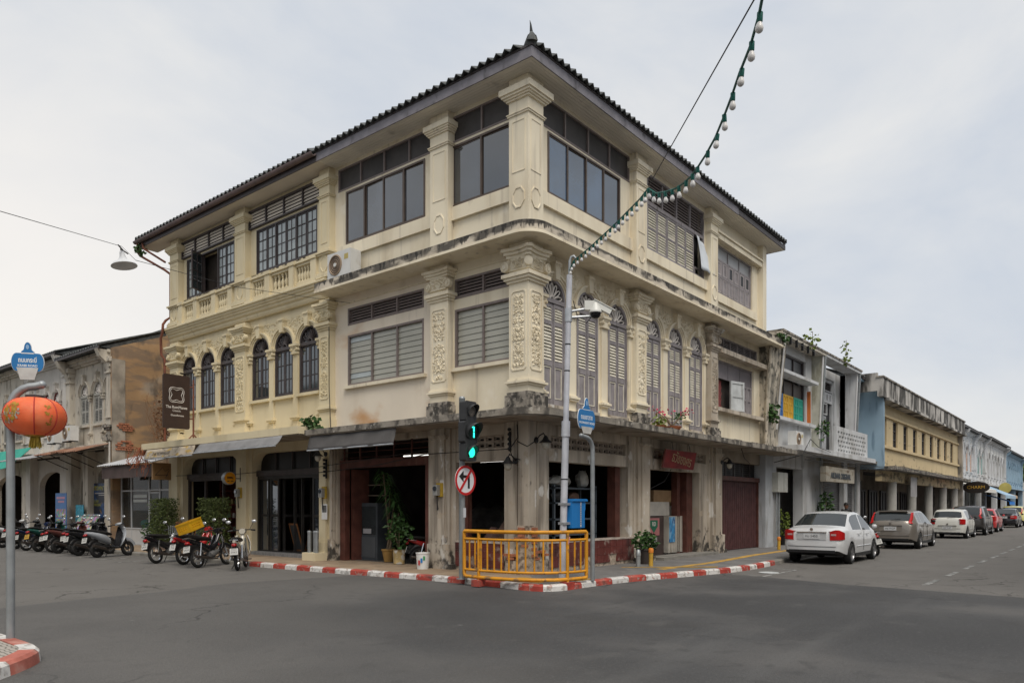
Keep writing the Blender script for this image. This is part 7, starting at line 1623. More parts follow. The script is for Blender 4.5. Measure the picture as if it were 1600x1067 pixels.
def common(t, col, hb, rear, plate_m=None, ptxt=True):
    hx, hz = hb
    ob('handlebar', MB().tube([(hx-.1, -.34, hz-.02), (hx-.02, -.2, hz), (hx+.03, 0, hz), (hx-.02, .2, hz), (hx-.1, .34, hz-.02)], .014, 6), black, t, None, 50)
    for s in (1, -1):
        ob('grip', MB().tube([(hx-.11, s*.35, hz-.02), (hx-.06, s*.24, hz-.005)], .022, 8), black, t)
        m = ob('mirror', MB().ball((hx-.06, s*.33, hz+.22), .06, 10, 6, (.35, 1.15, .75)), plain('mirror_glass', (.55, .56, .58), .1, .6), t, None, 60); ob('mirror_stem', MB().tube([(hx-.04, s*.2, hz), (hx-.05, s*.3, hz+.18)], .008, 5), black, m)
    rx, rz = rear
    ob('tail_light', MB().loft([ell(rx, rz, .07, .045), ell(rx-.05, rz-.01, .06, .04), ell(rx-.07, rz-.015, .03, .025)]), tailr, t, None, 60)
    pM = W[t.name] @ T(rx-.07, 0, rz-.17) @ RY(R(18))
    p = ob('number_plate', MB().box(-.006, .006, -.10, .10, -.085, .085), plate_m or bikew, t, pM)
    if ptxt: text('plate_lettering', ('กพย\n2934', 'ขกต\n718', 'กนว\n5062', 'ขธบ\n391')[int(abs(W[t.name][1][3])*7) % 4], .075, sblk, p, pM @ T(-.007, 0, .02) @ Matrix(((0, 0, -1, 0), (-1, 0, 0, 0), (0, 1, 0, 0), (0, 0, 0, 1))), .0005)
    ob('rear_mudflap', MB().prism([(rx+.14, rz-.06), (rx+.0, rz-.05), (rx-.07, rz-.27), (rx-.05, rz-.28), (rx+.06, rz-.14)], -.07, .07, 1), black, t)
    ob('side_stand', MB().tube([(-.02, .1, .26), (-.08, .24, .01)], .012, 5), black, t)
def underbone(label, M, col, col2=None, group='motorbikes parked along the side street', basket=False, name='motorbike'):
    t = thing(name, label, 'motorbike', M, group); col2 = col2 or col
    wheel(t, -.6, .275, .062, chrome); wheel(t, .62, .275, .055, chrome)
    ob('front_fork', MB().tube([(.62, .06, .275), (.42, .06, .8)], .022, 6).tube([(.62, -.06, .275), (.42, -.06, .8)], .022, 6), steel, t)
    fm_ = MB(); fm_.tube([(.62+.3*math.cos(R(a)), 0, .275+.3*math.sin(R(a))) for a in range(20, 151, 13)], .07, 8, flat=.55); ob('front_fender', fm_, col, t, None, 60)
    rings = [ell(.40, .93, .05, .06), ell(.36, .8, .06, .08), ell(.26, .62, .05, .1), ell(.1, .5, .05, .1), ell(-.15, .5, .06, .11), ell(-.4, .6, .08, .1), ell(-.75, .72, .07, .06), ell(-.9, .76, .04, .035)]
    ob('frame_cover', MB().loft(rings), col, t, None, 60)
    for s in (1, -1):
        ls = [[(.42, s*.1, .88), (.36, s*.14, .88), (.33, s*.16, .84)], [(.46, s*.14, .7), (.36, s*.2, .7), (.30, s*.21, .68)], [(.40, s*.16, .5), (.3, s*.22, .5), (.2, s*.22, .5)], [(.3, s*.14, .33), (.2, s*.19, .33), (.08, s*.18, .36)]]
        o = ob('leg_shield', MB().loft(ls, False, False), col2, t, None, 60, False); k = o.modifiers.new('t', 'SOLIDIFY'); k.thickness = .015
        ob('rear_shock', MB().tube([(-.6, s*.12, .3), (-.5, s*.12, .66)], .025, 8), chrome, t)
    ob('seat', MB().loft([ell(.0, .75, .07, .04), ell(-.2, .78, .11, .06), ell(-.45, .79, .12, .065), ell(-.75, .82, .11, .055), ell(-.85, .83, .07, .03)]), seatb, t, None, 60)
    ob('headlight_cowl', MB().loft([ell(.32, .98, .08, .07), ell(.42, .98, .11, .09), ell(.5, .96, .08, .075), ell(.53, .95, .05, .05)]), col, t, None, 60)
    ob('engine', MB().loft([ell(-.12, .33, .1, .08), ell(.0, .33, .14, .11), ell(.14, .36, .08, .08), ell(.28, .4, .07, .065)]), engm, t, None, 50)
    ob('chain_case', MB().tube([(-.6, .09, .29), (-.1, .09, .33)], .04, 6, flat=.4), black, t); ob('exhaust', MB().tube([(.22, -.1, .32), (.05, -.14, .2), (-.2, -.16, .2), (-.35, -.16, .24), (-.85, -.17, .3)], [.018, .018, .02, .045, .04], 8), exm, t, None, 50)
    ob('rear_fender', MB().tube([(-.6+.31*math.cos(R(a)), 0, .275+.31*math.sin(R(a))) for a in range(60, 171, 14)], .075, 8, flat=.6), black, t, None, 60)
    ob('footrest', MB().tube([(.02, -.26, .25), (.02, .26, .25)], .014, 6), black, t); ob('grab_rail', MB().tube([(-.7, .11, .74), (-.95, .1, .8), (-.98, 0, .81), (-.95, -.1, .8), (-.7, -.11, .74)], .012, 6), chrome, t)
    common(t, col, (.36, 1.02), (-.9, .68))
    if basket:
        b = bars(MB(), -.2, .2, -.16, .16, .012, -.13, -.12, 5, 4, .008); b2 = MB()
        for s in (-1, 1):
            for k in range(7): b2.box(-.2+.4*k/6-.004, -.2+.4*k/6+.004, s*.155, s*.163, -.12, .13)
        for s in (-1, 1):
            for k in range(6): b2.box(s*.197-.004, s*.197+.004, -.16+.32*k/5-.004, -.16+.32*k/5+.004, -.12, .13)
        b2.add(b.v, b.f); ob('wire_basket', b2, steel, t, W[t.name] @ T(-.72, 0, 1.0))
    return t
def scooter(label, M, col, col2=None, group='motorbikes parked along the side street', pm=None, name='motor_scooter'):
    t = thing(name, label, 'scooter', M, group); col2 = col2 or black
    wheel(t, -.58, .255, .09, plain('dark_rim', (.06, .06, .06), .4), False); wheel(t, .62, .255, .085, MATS['dark_rim'], False)
    ob('front_fork', MB().tube([(.62, .07, .255), (.44, .07, .75)], .024, 6).tube([(.62, -.07, .255), (.44, -.07, .75)], .024, 6), black, t)
    ob('front_fender', MB().tube([(.62+.28*math.cos(R(a)), 0, .255+.28*math.sin(R(a))) for a in range(15, 151, 15)], .085, 8, flat=.6), col, t, None, 60)
    ob('front_apron', MB().loft([ell(.42, 1.0, .07, .05), ell(.50, .9, .15, .1), ell(.47, .72, .19, .14), ell(.38, .52, .17, .12), ell(.26, .34, .13, .06)]), col, t, None, 60)
    ob('inner_shield', MB().loft([ell(.36, .95, .06, .04), ell(.36, .75, .16, .1), ell(.28, .5, .16, .1), ell(.2, .34, .14, .05)]), col2, t, None, 60)
    ob('floor_board', MB().loft([ell(.3, .31, .15, .05), ell(.05, .3, .16, .05), ell(-.15, .34, .14, .07)]), col2, t, None, 60)
    ob('rear_body', MB().loft([ell(-.08, .52, .09, .14), ell(-.25, .60, .15, .16), ell(-.5, .68, .17, .14), ell(-.75, .76, .13, .09), ell(-.93, .80, .06, .045)]), col, t, None, 60)
    ob('seat', MB().loft([ell(-.0, .74, .08, .04), ell(-.15, .77, .13, .06), ell(-.4, .80, .15, .065), ell(-.7, .87, .13, .055), ell(-.86, .89, .07, .03)]), seatb, t, None, 60)
    ob('engine', MB().loft([ell(-.15, .32, .09, .08), ell(-.35, .3, .12, .1), ell(-.6, .28, .11, .09), ell(-.68, .27, .08, .06)]), black, t, None, 50)
    ob('exhaust', MB().tube([(-.1, -.1, .25), (-.3, -.15, .22), (-.45, -.17, .28), (-.85, -.18, .38)], [.02, .02, .055, .05], 8), exm, t, None, 50)
    ob('rear_fender', MB().tube([(-.58+.29*math.cos(R(a)), 0, .255+.29*math.sin(R(a))) for a in range(80, 161, 14)], .075, 8, flat=.6), black, t, None, 60)
    ob('handlebar_cowl', MB().loft([ell(.28, 1.06, .07, .04), ell(.38, 1.07, .16, .06), ell(.47, 1.04, .13, .06), ell(.52, 1.01, .06, .03)]), col, t, None, 60)
    ob('headlight', MB().loft([ell(.5, 1.0, .07, .045), ell(.535, .99, .06, .035)]), plain('headlight_glass', (.4, .42, .42), .1), t, None, 60)
    common(t, col, (.36, 1.06), (-.93, .74), pm); return t
def BK(x, y, ang, lean=-7): return T(x, y, 0) @ RZ(R(ang)) @ RX(R(lean)) @ T(.58, 0, 0)
bp = lambda n, c: surf(n, c, .25, .04, 2, bump=0, coat=.5)
b_white = bp('bike_white', (.55, .56, .57)); b_red = bp('bike_red', (.36, .02, .02)); b_black = bp('bike_black', (.012, .012, .014)); b_brown = bp('bike_brown', (.09, .03, .025)); b_green = bp('bike_green', (.01, .06, .05)); b_blue = bp('bike_navy', (.012, .02, .06)); b_cream = bp('bike_cream', (.50, .47, .40)); b_silver = bp('bike_silver', (.33, .35, .38))
underbone('white and dark motorbike with angled handlebar, leftmost of the group before the guesthouse', BK(-2.95, 11.35, 22, -10), b_black, b_white); underbone('red motorbike with wire basket behind the yellow crate', BK(-2.7, 10.25, 18, -4), b_red, b_red, basket=True)
underbone('black motorbike carrying the yellow crate', BK(-2.95, 8.95, 24, -9), b_black, b_black); underbone('cream-white motorbike seen from behind, nearest the striped kerb', BK(-2.75, 7.35, 50, -3), b_cream, b_cream)
scooter('white and black scooter, rightmost of the left group', BK(-3.05, 15.25, 20, -8), b_silver, b_black); scooter('black scooter with bright red tail light in the left group', BK(-3.1, 16.6, 20, -8), b_black, b_black); scooter('brown scooter with rounded body in the middle of the left group', BK(-3.05, 18.55, 18, -8), b_brown, b_brown)
scooter('dark green scooter with yellow plate in the left group', BK(-3.15, 20.1, 24, -8), b_green, b_black, pm=plain('plate_yellow', (.5, .3, .05), .5)); underbone('dark navy motorbike in the left group beside the green scooter', BK(-3.15, 21.3, 24, -8), b_blue, b_blue); scooter('black scooter partly behind the lantern pole', BK(-3.1, 22.7, 22, -8), b_black, b_black); scooter('white scooter, leftmost of the left group', BK(-3.1, 24.2, 22, -8), b_white, b_black)
scooter('dark grey scooter squeezed between the brown and the black one', BK(-2.9, 17.5, 26, -8), bp('bike_grey', (.06, .06, .065)), b_black); underbone('black motorbike squeezed between the brown and green scooters', BK(-2.95, 19.35, 22, -8), b_black, b_black)
underbone('dark motorbike with red tail wedged between sedan and champagne car', BK(13.75, -3.95, 40, -12), b_red, b_black, group='motorbikes parked elsewhere'); underbone('red motorbike inside the dim corner shop', BK(.75, 4.25, -35, -6), b_red, b_red, group='motorbikes parked elsewhere')
# yellow crate on the black motorbike
cM = BK(-2.95, 8.95, 24, -9) @ T(-.62, .05, 1.03) @ RX(R(-6)) @ RY(R(-14)) @ RZ(R(4))
ycr = surf('crate_yellow', (.55, .30, .01), .5, .1, 4, 30, .05)
CR = thing('plastic_crate', 'yellow plastic crate strapped on the back of the black motorbike', 'crate', cM)
def crate_wall(a, b, h): 
    m = MB(); m.wall(-a, a, 0, h, [(-a*.72+k*a*.36, -a*.72+k*a*.36+a*.22, h*.25+j*h*.22, h*.25+j*h*.22+h*.13) for k in range(4) for j in range(2)], -.012, .012); m.box(-a, a, h-.04, h, -.022, .022); return m
for a, rot, d in ((.2, 0, .29), (.2, 180, .29), (.29, 90, .2), (.29, 270, .2)):
    ob('crate_side', crate_wall(a, 0, .28), ycr, CR, cM @ RZ(R(rot+90)) @ T(0, -d, -.02) @ RX(R(90)))
ob('crate_base', MB().box(-.29, .29, -.2, .2, -.03, -.005), ycr, CR)
# ================================================================ person behind the white sedan
def person(label, M, shirt, skin, hair, name='person'):
    t = thing(name, label, 'person', M)
    J = dict(pel=(0, 0, .93), ch=(0, 0, 1.2), nk=(0, 0, 1.40), hd=(.01, 0, 1.52), tp=(.015, 0, 1.62), shl=(0, .17, 1.36), ell=(.02, .22, 1.1), wrl=(.06, .23, .86), hnl=(.08, .23, .77), shr=(0, -.17, 1.36), elr=(.02, -.22, 1.1), wrr=(.06, -.23, .86), hnr=(.08, -.23, .77), hil=(0, .09, .88), knl=(.02, .1, .5), anl=(0, .1, .09), tol=(.14, .11, .04), hir=(0, -.09, .88), knr=(.02, -.1, .5), anr=(0, -.1, .09), tor=(.14, -.11, .04))
    rad = dict(pel=(.15, .11), ch=(.16, .11), nk=(.058, .06), hd=(.085, .1), tp=(.07, .08), shl=(.075,)*2, ell=(.046,)*2, wrl=(.034,)*2, hnl=(.045, .03), shr=(.075,)*2, elr=(.046,)*2, wrr=(.034,)*2, hnr=(.045, .03), hil=(.095,)*2, knl=(.062,)*2, anl=(.045,)*2, tol=(.04,)*2, hir=(.095,)*2, knr=(.062,)*2, anr=(.045,)*2, tor=(.04,)*2)
    E_ = 'pel-ch ch-nk nk-hd hd-tp ch-shl shl-ell ell-wrl wrl-hnl ch-shr shr-elr elr-wrr wrr-hnr pel-hil hil-knl knl-anl anl-tol pel-hir hir-knr knr-anr anr-tor'.split()
    ks = list(J); me = bpy.data.meshes.new('body'); me.from_pydata([J[k] for k in ks], [tuple(ks.index(a) for a in e.split('-')) for e in E_], [])
    o = bpy.data.objects.new('body', me); COL.objects.link(o); place(o, t, M)
    o.modifiers.new('skin', 'SKIN'); sub = o.modifiers.new('sub', 'SUBSURF'); sub.levels = sub.render_levels = 2
    for i, k in enumerate(ks): sv = me.skin_vertices[0].data[i]; sv.radius = rad[k]; sv.use_root = (k == 'pel')
    bpy.context.view_layer.update(); dg = bpy.context.evaluated_depsgraph_get(); m2 = bpy.data.meshes.new_from_object(o.evaluated_get(dg)); o.modifiers.clear(); o.data = m2
    m2.materials.clear()
    for m in (skin, shirt, plain('dark_trousers', (.03, .03, .04), .8)): m2.materials.append(m)
    for p in m2.polygons:
        c = p.center; p.use_smooth = True
        p.material_index = 1 if (.92 < c.z < 1.41 and abs(c.y) < .27 and not (abs(c.y) > .185 and c.z < 1.16)) else (2 if c.z <= .92 and abs(c.y) < .2 else 0)
    hm = MB()
    hm.ball((-.012, 0, 1.565), .105, 14, 9, (1, .92, 1.05)); ob('hair', MB().add([(x, y, z) for x, y, z in hm.v], [f for f in hm.f if sum(hm.v[i][2] for i in f)/len(f) > 1.56 or sum(hm.v[i][0] for i in f)/len(f) < -.02]), hair, t, M, 60, False)
    for s in (-1, 1): ob('eye', MB().ball((.09, s*.034, 1.54), .011, 8, 6), black, t, M, 60); ob('ear', MB().ball((.0, s*.09, 1.525), .03, 8, 6, (.7, .4, 1)), skin, t, M, 60)
    ob('nose', MB().ball((.105, 0, 1.51), .016, 8, 6, (1, .8, 1.3)), skin, t, M, 60); ob('mouth', MB().tube([(.094, -.022, 1.47), (.099, 0, 1.468), (.094, .022, 1.47)], .006, 5), plain('lips', (.2, .07, .06), .6), t, M)
    for s in (-1, 1):
        fg = MB()
        for k, (dx, ln) in enumerate(((-.028, .055), (-.01, .068), (.008, .07), (.025, .06))): fg.tube([(.08+dx, s*.232, .74), (.085+dx, s*.235, .74-ln*.5), (.075+dx, s*.225, .74-ln)], .009, 6)
        fg.tube([(.11, s*.225, .80), (.13, s*.215, .765), (.125, s*.21, .74)], .01, 6); ob('fingers', fg, skin, t, M, 60)
    return t
skin_m = surf('brown_skin', (.18, .09, .055), .55, .08, 6, bump=0)
person('person with short dark hair in a black T-shirt standing behind the white sedan', T(22.2, -.75, .1) @ RZ(R(215)) @ S3(1.03, 1.03, 1.04), plain('black_tshirt', (.012, .012, .013), .85), skin_m, plain('black_hair', (.01, .009, .009), .6))
# ================================================================ plants
dr = MB(); tr = MB()
for k, (bx, by, tx, ty, h) in enumerate(((0, 0, .12, .1, 1.75), (.05, -.03, -.15, .05, 2.1), (-.03, .04, .02, -.22, 1.35), (0, 0, .2, -.2, 1.05))):
    tr.tube([(bx, by, .3), (bx*.5+tx*.4, by*.5+ty*.4, .3+h*.4), (tx, ty, .3+h)], [.035, .028, .02], 6)
    r = random.Random(k)
    for i in range(46):
        a = r.uniform(0, 6.28); el = r.uniform(-.5, 1.1); l = r.uniform(.3, .48); z0 = .3+h-r.uniform(0, .35); w = .028
        d = Vector((math.cos(a), math.sin(a), 0)); s = Vector((-math.sin(a), math.cos(a), 0))*w; p = Vector((tx, ty, z0)); m1 = p+d*l*.5+Vector((0, 0, l*.35*el)); e = p+d*l+Vector((0, 0, l*(.3*el-.55)))
        dr.add([p, m1+s, e, m1-s], [(0, 1, 2, 3)])
plant('potted_dracaena', 'tall leafy potted plant in a tan pot at the wide shop opening', 'plant', T(.6, 5.35, .13), [('pot', MB().lathe([(.13, 0), (.19, .3), (.21, .31), (.21, .35), (.17, .35), (.16, .28)], 16), surf('tan_pot', (.34, .20, .06), .7, .15, 5), 40), ('stem', tr, bark, 60), ('foliage', dr, leaf_m, None)])
sh = leaves(MB(), 130, (0, 0, .85), (.3, .3, .5), .16, 8, elong=1.8, lo=.2)
plant('bucket_plant', 'leafy shrub in an old paint bucket next to the tall potted plant', 'plant', T(.3, 4.6, .13), [('bucket', MB().lathe([(.15, 0), (.165, .36), (.175, .37), (.16, .37), (.15, .3)], 16), surf('old_bucket', (.40, .30, .14), .7, .3, 5, stains=[((.5, .5, .48), (6, 6, 6), .5, .55, .8)]), 40), ('stem', MB().tube([(0, 0, .3), (.02, .02, .9)], .015, 5).tube([(0, 0, .3), (-.08, .06, .8)], .012, 5), bark, 60), ('foliage', sh, leaf_m, None)])
t = thing('paint_bucket', 'white paint bucket with printed label beside the stained pier', 'bucket', T(-.32, 3.05, PT)); ob('bucket_body', MB().lathe([(.14, 0), (.165, .38), (.175, .38), (.175, .4), (.155, .4), (.13, .05)], 18), white, t, None, 40)
lb_ = MB()
for k, m in enumerate((sred, bl, surf('label_green', (.05, .3, .12), .6))):
    a0 = R(185+k*22); ob('label_patch', MB().add([(.165*math.cos(a0), .165*math.sin(a0), .1+.06*k), (.165*math.cos(a0+.3), .165*math.sin(a0+.3), .1+.06*k), (.168*math.cos(a0+.3), .168*math.sin(a0+.3), .22+.05*k), (.168*math.cos(a0), .168*math.sin(a0), .22+.05*k)], [(0, 1, 2, 3)]), m, t)
for i, (y, lbl) in enumerate(((16.25, 'clipped rectangular hedge at the left guesthouse pier'), (12.75, 'clipped rectangular hedge left of the guesthouse entrance'))):
    hb = leaves(MB(), 5200, (0, 0, 1.02), (.26, .62, .80), .06, 20+i, shape='box', elong=1.6)
    plant('clipped_hedge', lbl, 'hedge', T(-.45, y, PT), [('planter', MB().box(-.24, .24, -.55, .55, 0, .3), surf('planter_brown', (.12, .08, .06), .8, .2, 4), None), ('stem', MB().tube([(0, -.3, .2), (0, -.3, 1.6)], .03, 6).tube([(0, .3, .2), (0, .3, 1.6)], .03, 6), bark, 60), ('foliage', hb, leafd_m, None)], 'clipped hedges at the guesthouse')
sh = leaves(MB(), 160, (0, 0, .6), (.3, .3, .3), .14, 5, elong=1.8, lo=.1); pot = MB().lathe([(.18, 0), (.24, .36), (.26, .37), (.26, .42), (.22, .42), (.2, .34)], 16)
plant('dark_potted_plant', 'bushy plant in a dark round pot by the shop door', 'plant', T(4.55, -.42, PT), [('pot', pot, surf('dark_pot', (.04, .032, .028), .7, .2, 6), 40), ('foliage', sh, leaf_m, None)])
# flower pots on the canopy
def bush(seed, n, rad, z, size): return leaves(MB(), n, (0, 0, z), rad, size, seed, elong=1.7, lo=.1)
fl = MB(); r = random.Random(3)
br_ = MB()
for k in range(7):
    a = r.uniform(0, 6.28); l = r.uniform(.5, 1.05); br_.tube([(0, 0, .15), (l*.45*math.cos(a), l*.45*math.sin(a)*.5, .32+l*.12), (l*math.cos(a), l*math.sin(a)*.5, .4+.3*l)], [.02, .014, .006], 5); leaves(br_, 0, (0, 0, 0), (1, 1, 1), .1, 1)
    leaves(fl, 7, (l*math.cos(a), l*math.sin(a)*.5, .4+.3*l), (.12, .12, .1), .07, k, elong=1.2, lo=0)
lv = MB()
for k in range(5): leaves(lv, 14, (r.uniform(-.6, .6), r.uniform(-.2, .2), r.uniform(.2, .6)), (.15, .15, .12), .09, 40+k, lo=0)
plant('flowering_potted_shrub', 'spreading shrub with pink flowers in a clay bowl on the street-side canopy', 'plant', T(6.1, .5-.9, 3.75), [('pot', MB().lathe([(.16, 0), (.26, .13), (.27, .16), (.22, .16), (.2, .1)], 16), terra, 40), ('branches', br_, bark, 60), ('foliage', lv, leaf_m, None), ('flowers', fl, plain('pink_flower', (.55, .05, .12), .6), None)])
for o in bpy.data.objects:
    if o.name.startswith('flowers'): struct(o, 'stuff')
plant('small_clay_pot', 'small clay pot of greens left of the flowering shrub on the canopy', 'plant', T(5.3, -.42, 3.75), [('pot', MB().lathe([(.12, 0), (.19, .1), (.2, .12), (.16, .12)], 14), terra, 40), ('foliage', bush(6, 50, (.2, .15, .18), .25, .12), leaf2_m, None)])
for nm, lb, x, y, z, n, rad, sz, m in (('wall_fern', 'green fern sprouting at the joint between corner house canopy and guesthouse', -.55, 7.3, 3.95, 90, (.2, .35, .22), .16, leaf_m), ('wall_fern', 'leafy weed hanging on the stained party pier', 14.5, -.2, 5.15, 80, (.22, .16, .42), .2, leaf_m), ('wall_fern', 'weed tuft at the right end of the mid ledge', 14.75, -.5, 7.95, 70, (.35, .2, .2), .14, leaf_m), ('wall_fern', 'weed hanging beside the pierced balcony', 20.55, -.25, 5.0, 60, (.2, .2, .5), .18, leaf_m), ('wall_fern', 'weed tuft in the gutter end at the left eave', -.5, 17.95, 11.2, 60, (.15, .2, .2), .13, leaf_m), ('roof_sapling', 'small sapling on the white house roof edge', 18.4, -.45, 8.55, 34, (.4, .3, .4), .17, leaf2_m), ('roof_sapling', 'upright sapling on the balcony house roof edge', 23.3, -.45, 8.8, 26, (.22, .2, .7), .2, leaf2_m)):
    plant(nm, lb, 'weed', T(x, y, z), [('foliage', leaves(MB(), n, (0, 0, 0), rad, sz, int(x*10+z), droop=.6, lo=.1, elong=1.5), m, None), ('stem', MB().tube([(0, 0, -rad[2]-.08), (0, 0, 0), (.04, 0, rad[2]*.8)], .012, 5), bark, 60)])
dv = surf('dry_vine', (.20, .10, .05), .9, .3, 12, bump=0); vn = MB(); r = random.Random(9)
for k in range(16):
    p = Vector((-.15+r.uniform(-.3, .2), 16.95+r.uniform(-.15, .2), 3.9)); pts = [p.copy()]
    for j in range(7): p = p+Vector((r.uniform(-.18, .18), r.uniform(-.1, .14), r.uniform(.0, .38))); pts.append(p.copy())
    vn.tube(pts, .007, 4)
leaves(vn, 300, (-.1, 17.0, 4.9), (.35, .25, 1.1), .1, 5, lo=0); tag(ob('dry_creeper', vn, dv, None, I4, None, False), 'dry brown creeper climbing beside the guesthouse corner', 'creeper')
vn = MB()
for k in range(26):
    p = Vector((-.9+r.uniform(-.15, .15), 16.9+r.uniform(-.2, .2), 3.75)); pts = [p.copy()]
    for j in range(6): p = p+Vector((r.uniform(-.16, .12), r.uniform(-.12, .12), r.uniform(-.28, .05))); pts.append(p.copy())
    vn.tube(pts, .01, 4)
tag(ob('dry_creeper', vn, surf('red_root', (.30, .10, .05), .9, .3, 9, bump=0), None, I4), 'tangle of reddish dry roots hanging at the left end of the canopy', 'creeper')
vv = MB(); leaves(vv, 170, (0, 0, 1.35), (.5, .25, .95), .2, 77, elong=1.4, lo=.1)
plant('climbing_plant', 'large-leaved green climber in front of the roller shutter', 'plant', T(20.6, -.35, PT), [('pot', MB().lathe([(.14, 0), (.2, .3), (.16, .3)], 12), surf('dark_pot', (.04, .03, .03), .7), 40), ('stem', MB().tube([(0, 0, .2), (.1, 0, 1.0), (-.05, 0, 2.0)], .02, 5), bark, 60), ('foliage', vv, leaf_m, None)])
plant('door_shrub', 'yellow-green shrub by the doorway of the next house', 'plant', T(16.6, .15, PT), [('pot', MB().lathe([(.14, 0), (.2, .32), (.16, .32)], 12), black, 40), ('foliage', leaves(MB(), 90, (0, 0, .9), (.25, .25, .55), .17, 12, lo=.1), leaf2_m, None)])
plant('shop_door_shrub', 'small green bush beside the glass shop door', 'plant', T(-.25, 17.75, PT), [('pot', MB().lathe([(.15, 0), (.2, .25), (.16, .25)], 12), terra, 40), ('foliage', leaves(MB(), 150, (0, 0, .6), (.28, .28, .4), .12, 13, lo=.1), leaf_m, None)])
# tree at the end of the street
tm = MB(); tm.tube([(0, 0, 0), (.2, .1, 3), (0, .2, 6)], [.4, .3, .2], 8); tf = MB(); r = random.Random(2)
for k in range(30):
    c = (r.gauss(0, 2.6), r.gauss(0, 2.6), 7.4+r.gauss(0, 1.2)); leaves(tf, 150, c, (1.3, 1.3, .9), .5, 200+k, lo=.3); tm.tube([(0, .2, 5.5), tuple(Vector(c)*.9+Vector((0, 0, .5)))], [.14, .04], 5)
plant('street_end_tree', 'leafy green tree above the roofs at the far right', 'tree', T(121, 3, 0), [('trunk', tm, bark, 60), ('foliage', tf, surf('tree_leaf', (.10, .15, .03), .6, .5, 1.5, bump=0), None)])
# ================================================================ shop contents
def boxthing(nm, lb, cat, x, y, z, sx, sy, sz, m, rz=0, grp=None):
    t = thing(nm, lb, cat, T(x, y, z) @ RZ(R(rz)), grp); b = ob('body', MB().box(-sx/2, sx/2, -sy/2, sy/2, 0, sz), m, t)
    if cat == 'box':
        ob('tape', MB().box(-sx/2-.002, sx/2+.002, -.03, .03, sz-.12, sz+.003), surf('parcel_tape', (.30, .20, .10), .4), t); ob('flap_seam', MB().box(-sx/2, sx/2, .031, .034, sz, sz+.002), black, t)
    return t
card = surf('cardboard', (.30, .19, .10), .85, .12, 4, 30, .1); wcard = surf('white_carton', (.48, .45, .40), .8, .1, 4, 30, .1)
t = thing('steel_cabinet', 'pale dented metal cabinet with blue poster inside the right shop door', 'cabinet', T(8.35, .62, .15)); cab = surf('dented_zinc_cabinet', (.42, .39, .34), .6, .15, 2, 12, .4, stains=[((.2, .16, .12), (5, 5, .8), .55, .7, .7)])
ob('carcass', MB().box(7.6, 9.1, .5, 1.4, .22, 1.35), cab, t, I4)
for k in range(14): ob('rib', MB().box(7.63+k*.105, 7.66+k*.105, .485, .5, .25, 1.33), cab, t, I4)
pm_ = surf('blue_poster', (.04, .22, .45), .5, .3, 7, stains=[((.25, .45, .6), (9, 9, 3), .5, .6, .8), ((.02, .05, .2), (12, 12, 6), .55, .62, .8)]); ob('poster', MB().box(7.62, 8.0, .47, .48, .55, 1.33), pm_, t, I4)
for x in (7.75, 8.9): ob('foot', MB().box(x, x+.08, .55, .62, .12, .22), black, t, I4)
t = thing('dark_cabinet', 'dark brown cabinet with green and red shield sticker behind the potted plant', 'cabinet', T(6.7, .75, .15)); ob('carcass', MB().box(5.95, 7.5, .6, 1.5, .13, 1.36), surf('dark_cabinet_wood', (.06, .04, .035), .6, .2, 4), t, I4)
ob('notice_blue', MB().box(6.0, 6.42, .585, .6, .82, 1.3), plain('notice_blue', (.30, .36, .45), .6), t, I4); st = ob('notice_red', MB().box(6.5, 7.2, .585, .6, .78, 1.3), plain('notice_red', (.42, .16, .16), .6), t, I4)
ob('shield', MB().prism([(6.62, 1.24), (7.08, 1.24), (7.08, 1.05), (6.85, .86), (6.62, 1.05)], .578, .584, 1), plain('shield_green', (.01, .13, .07), .5), st, I4); text('shield_lettering', 'RD', .17, swh, st, FR @ T(6.85, 1.12, -.577), .001, bold=.004); ob('notice_small', MB().box(6.62, 7.05, .585, .6, .5, .72), plain('notice_pale', (.32, .31, .3), .6), t, I4)
boxthing('carton', 'long white carton on the metal cabinet', 'box', 7.35, .95, 1.37, 1.5, .5, .42, wcard, 2); boxthing('carton', 'brown cardboard carton on top of the white carton', 'box', 7.75, .98, 1.79, 1.15, .5, .36, card, -3); boxthing('carton', 'small pale carton right of the white carton', 'box', 8.55, .95, 1.37, .6, .5, .3, wcard, 6); boxthing('carton', 'small tan carton stacked on the pale carton', 'box', 8.5, .98, 1.67, .55, .45, .36, card, -4); boxthing('carton', 'dark brown carton at the back above the others', 'box', 7.6, 1.6, 2.15, .7, .5, .4, surf('old_brown_carton', (.16, .07, .045), .8), 5)
t = thing('storage_shelf', 'blue-grey steel shelving rack behind the red apron wall', 'shelf', T(3.0, 1.0, .13)); shm = surf('blue_grey_rack', (.09, .11, .13), .5, .15, 5)
for x in (2.0, 3.9):
    for y in (.75, 1.25): ob('upright', MB().box(x, x+.06, y, y+.06, .13, 2.2), shm, t, I4)
for z in (.9, 1.3, 1.72, 2.1): ob('shelf_board', MB().box(2.0, 3.96, .75, 1.31, z, z+.04), shm, t, I4)
r = random.Random(15)
def scrap(lb, x, y, z, s, m, seed, sq=(1, .6, .5)):
    r = random.Random(seed); b = MB(); b.ball((0, 0, 0), s, 12, 8, sq)
    b.v = [(vx*(1+r.uniform(-.25, .25)), vy*(1+r.uniform(-.25, .25)), vz*(1+r.uniform(-.2, .2))) for vx, vy, vz in b.v]; mz = min(v[2] for v in b.v)
    o = ob('scrap_panel', b, m, None, T(x, y, z-mz), 40); return tag(o, lb, 'scrap', 'scrap parts in the corner shop')
sw = surf('scrap_white', (.45, .45, .42), .5, .2, 5); sd = surf('scrap_dark', (.08, .075, .07), .5, .3, 5); sr = surf('scrap_rust', (.14, .08, .055), .7, .3, 6)
